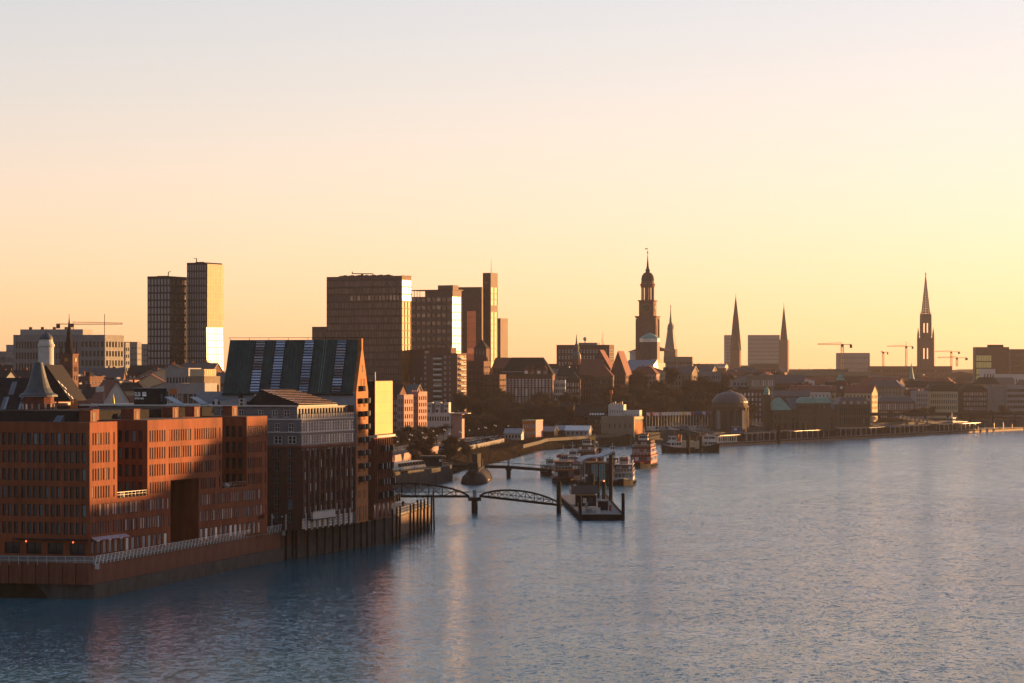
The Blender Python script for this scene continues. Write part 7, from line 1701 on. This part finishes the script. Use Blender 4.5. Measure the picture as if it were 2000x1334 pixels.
# ---------------------------------------------------------------- bare winter trees
def tree_meshes(seed, h=11.0, spread=.5, twigs=900):
    r_ = random.Random(seed); tr = MB(); cw = MB()
    def branch(p, d, L, rad, lev):
        n = 3; q = p
        for i in range(n):
            d = (d+Vector((r_.uniform(-.16,.16), r_.uniform(-.16,.16), r_.uniform(-.02,.12)))).normalized(); e = q+d*(L/n)
            (tr if lev < 2 else cw).cyl(q, e, rad*(1-.22*i), rad*(1-.22*(i+1)), 5 if lev < 2 else 3); q = e
            if lev < 4 and (i > 0 or lev > 0):
                for _ in range(2 if lev < 3 else 1):
                    a = r_.uniform(0, 6.28); s = Vector((math.cos(a), math.sin(a), r_.uniform(.1,.8))).normalized()
                    branch(q, (d*.45+s*spread*1.5).normalized(), L*r_.uniform(.5,.72), rad*.5, lev+1)
        if lev >= 3:
            for _ in range(3):
                a = r_.uniform(0, 6.28); s = Vector((math.cos(a), math.sin(a), r_.uniform(-.2,.9))).normalized(); l = r_.uniform(.7,1.7)*h/11
                t = s.orthogonal().normalized()*.05*h/11; b0 = q; cw.face([b0-t, b0+t, b0+s*l]); 
                m_ = b0+s*l*.5; s2 = (s+Vector((r_.uniform(-.8,.8),r_.uniform(-.8,.8),r_.uniform(-.3,.6)))).normalized(); cw.face([m_-t*.8, m_+t*.8, m_+s2*l*.6])
        elif lev < 3: branch(q, d, L*.6, rad*.45, lev+1)
    branch(Vector((0,0,-.6)), Vector((0,0,1)), h*.36, h*.022, 0)
    a, b = tr.mesh('trunk', M['bark']), cw.mesh('crown', M['twig'])
    return a, b
TREES = [tree_meshes(s, h, sp) for s, h, sp in ((1,12.5,.6),(2,13.5,.7),(3,11.5,.8),(5,14,.55))]
def tree(x, y, sc, label, group):
    tm, cm = TREES[rh.randrange(len(TREES))]; t = thing('bare_tree', label, 'tree', (x, y, hgt(x, y)), rh.uniform(0, 6.28), group)
    t.scale = (sc*rh.uniform(.9,1.15), sc*rh.uniform(.9,1.15), sc); link('trunk', tm, t); link('crown', cm, t)
def wood(n, pxr, Dr, label, group, sc=(.7,1.2), tmin=16, cond=None):
    k = 0; tries = 0
    while k < n and tries < n*60:
        tries += 1; px = rh.uniform(*pxr); D = rh.uniform(*Dr); X = PX(px, D); t_ = interp(SHORE, D)-X
        if t_ < tmin or (cond and not cond(X, D, t_)): continue
        if any(abs(X-a) < 7 and abs(D-c) < 6 for a, c in KEEP): continue
        tree(X, D, rh.uniform(*sc), label, group); k += 1
for i in range(26):
    y = 905+18*i
    for tt in (45, 50.5): tree(interp(SHORE, y)-tt+rh.uniform(-.6,.6), y+rh.uniform(-2,2), rh.uniform(.6,.8), 'bare street tree in the double row along the riverside promenade', 'trees along the promenade')
wood(9, (800,960), (950,1120), 'bare tree on the river bank behind the submarine', 'trees on the bank', (.6,.9), 6, lambda X, D, t: t < 20)
wood(30, (770,930), (1060,1400), 'bare tree on the slope below the balcony tower', 'trees on the slope below the tower block', (.8,1.1), 55, lambda X, D, t: t < 110)
wood(52, (890,1140), (1330,1570), 'bare tree on the slope below the brick institute', 'trees below the brick institute', (.9,1.3), 48)
wood(76, (1180,1420), (1480,1720), 'bare tree on the wooded hill above the flag row', 'trees on the wooded hill', (1.0,1.5), 45)
wood(30, (1400,1560), (1530,1800), 'bare tree on the hillside behind the green copper roofs', 'trees behind the landing halls', (.9,1.35), 40)
wood(18, (1560,2000), (1720,1800), 'bare tree on the far quay street', 'trees on the far quay', (.6,.9), 12)
wood(20, (110,440), (680,1050), 'bare tree among the houses behind the terracotta block', 'trees among the left houses', (.6,1.0), 60)
wood(4, (420,960), (1420,1560), 'bare tree on the plateau before the bronze hotel', 'trees before the hotel', (.8,1.1), 120)
# scrub on the river bank: nobody could count it
sb_ = MB(); rs = random.Random(4)
for i in range(5200):
    y = rs.uniform(925, 1385); t_ = rs.uniform(3, 19) if rs.random() < .75 else rs.uniform(52, 80); x = interp(SHORE, y)-t_; p = Vector((x, y, hgt(x, y)-.05)); h = rs.uniform(.5, 1.9)
    for k in range(3):
        a = rs.uniform(0, 6.28); d = Vector((math.cos(a)*.5, math.sin(a)*.5, 1))*h; o_ = Vector((-math.sin(a), math.cos(a), 0))*.05; sb_.face([p-o_, p+o_, p+d])
so = sb_.build('bank_scrub', M['twig'], fix=False); tag(so, 'brown leafless scrub covering the river bank', 'scrub', kind='stuff')

# ---------------------------------------------------------------- the air: low sunrise haze
hz = MB(); hz.box(-5000, 9600, -700, 9600, -6, 168)
hm = bpy.data.materials.new('haze'); hm.use_nodes = True; hn = hm.node_tree; hn.nodes.remove(hn.nodes['Principled BSDF'])
pv = hn.nodes.new('ShaderNodeVolumePrincipled'); pv.inputs['Density'].default_value = 3.0e-5; pv.inputs['Anisotropy'].default_value = .8
pv.inputs['Color'].default_value = (.93, .86, .82, 1)
hn.links.new(pv.outputs[0], hn.nodes['Material Output'].inputs['Volume'])
ho = hz.build('haze', hm); ho['kind'] = 'stuff'; ho['label'] = 'warm sunrise haze over the whole city'
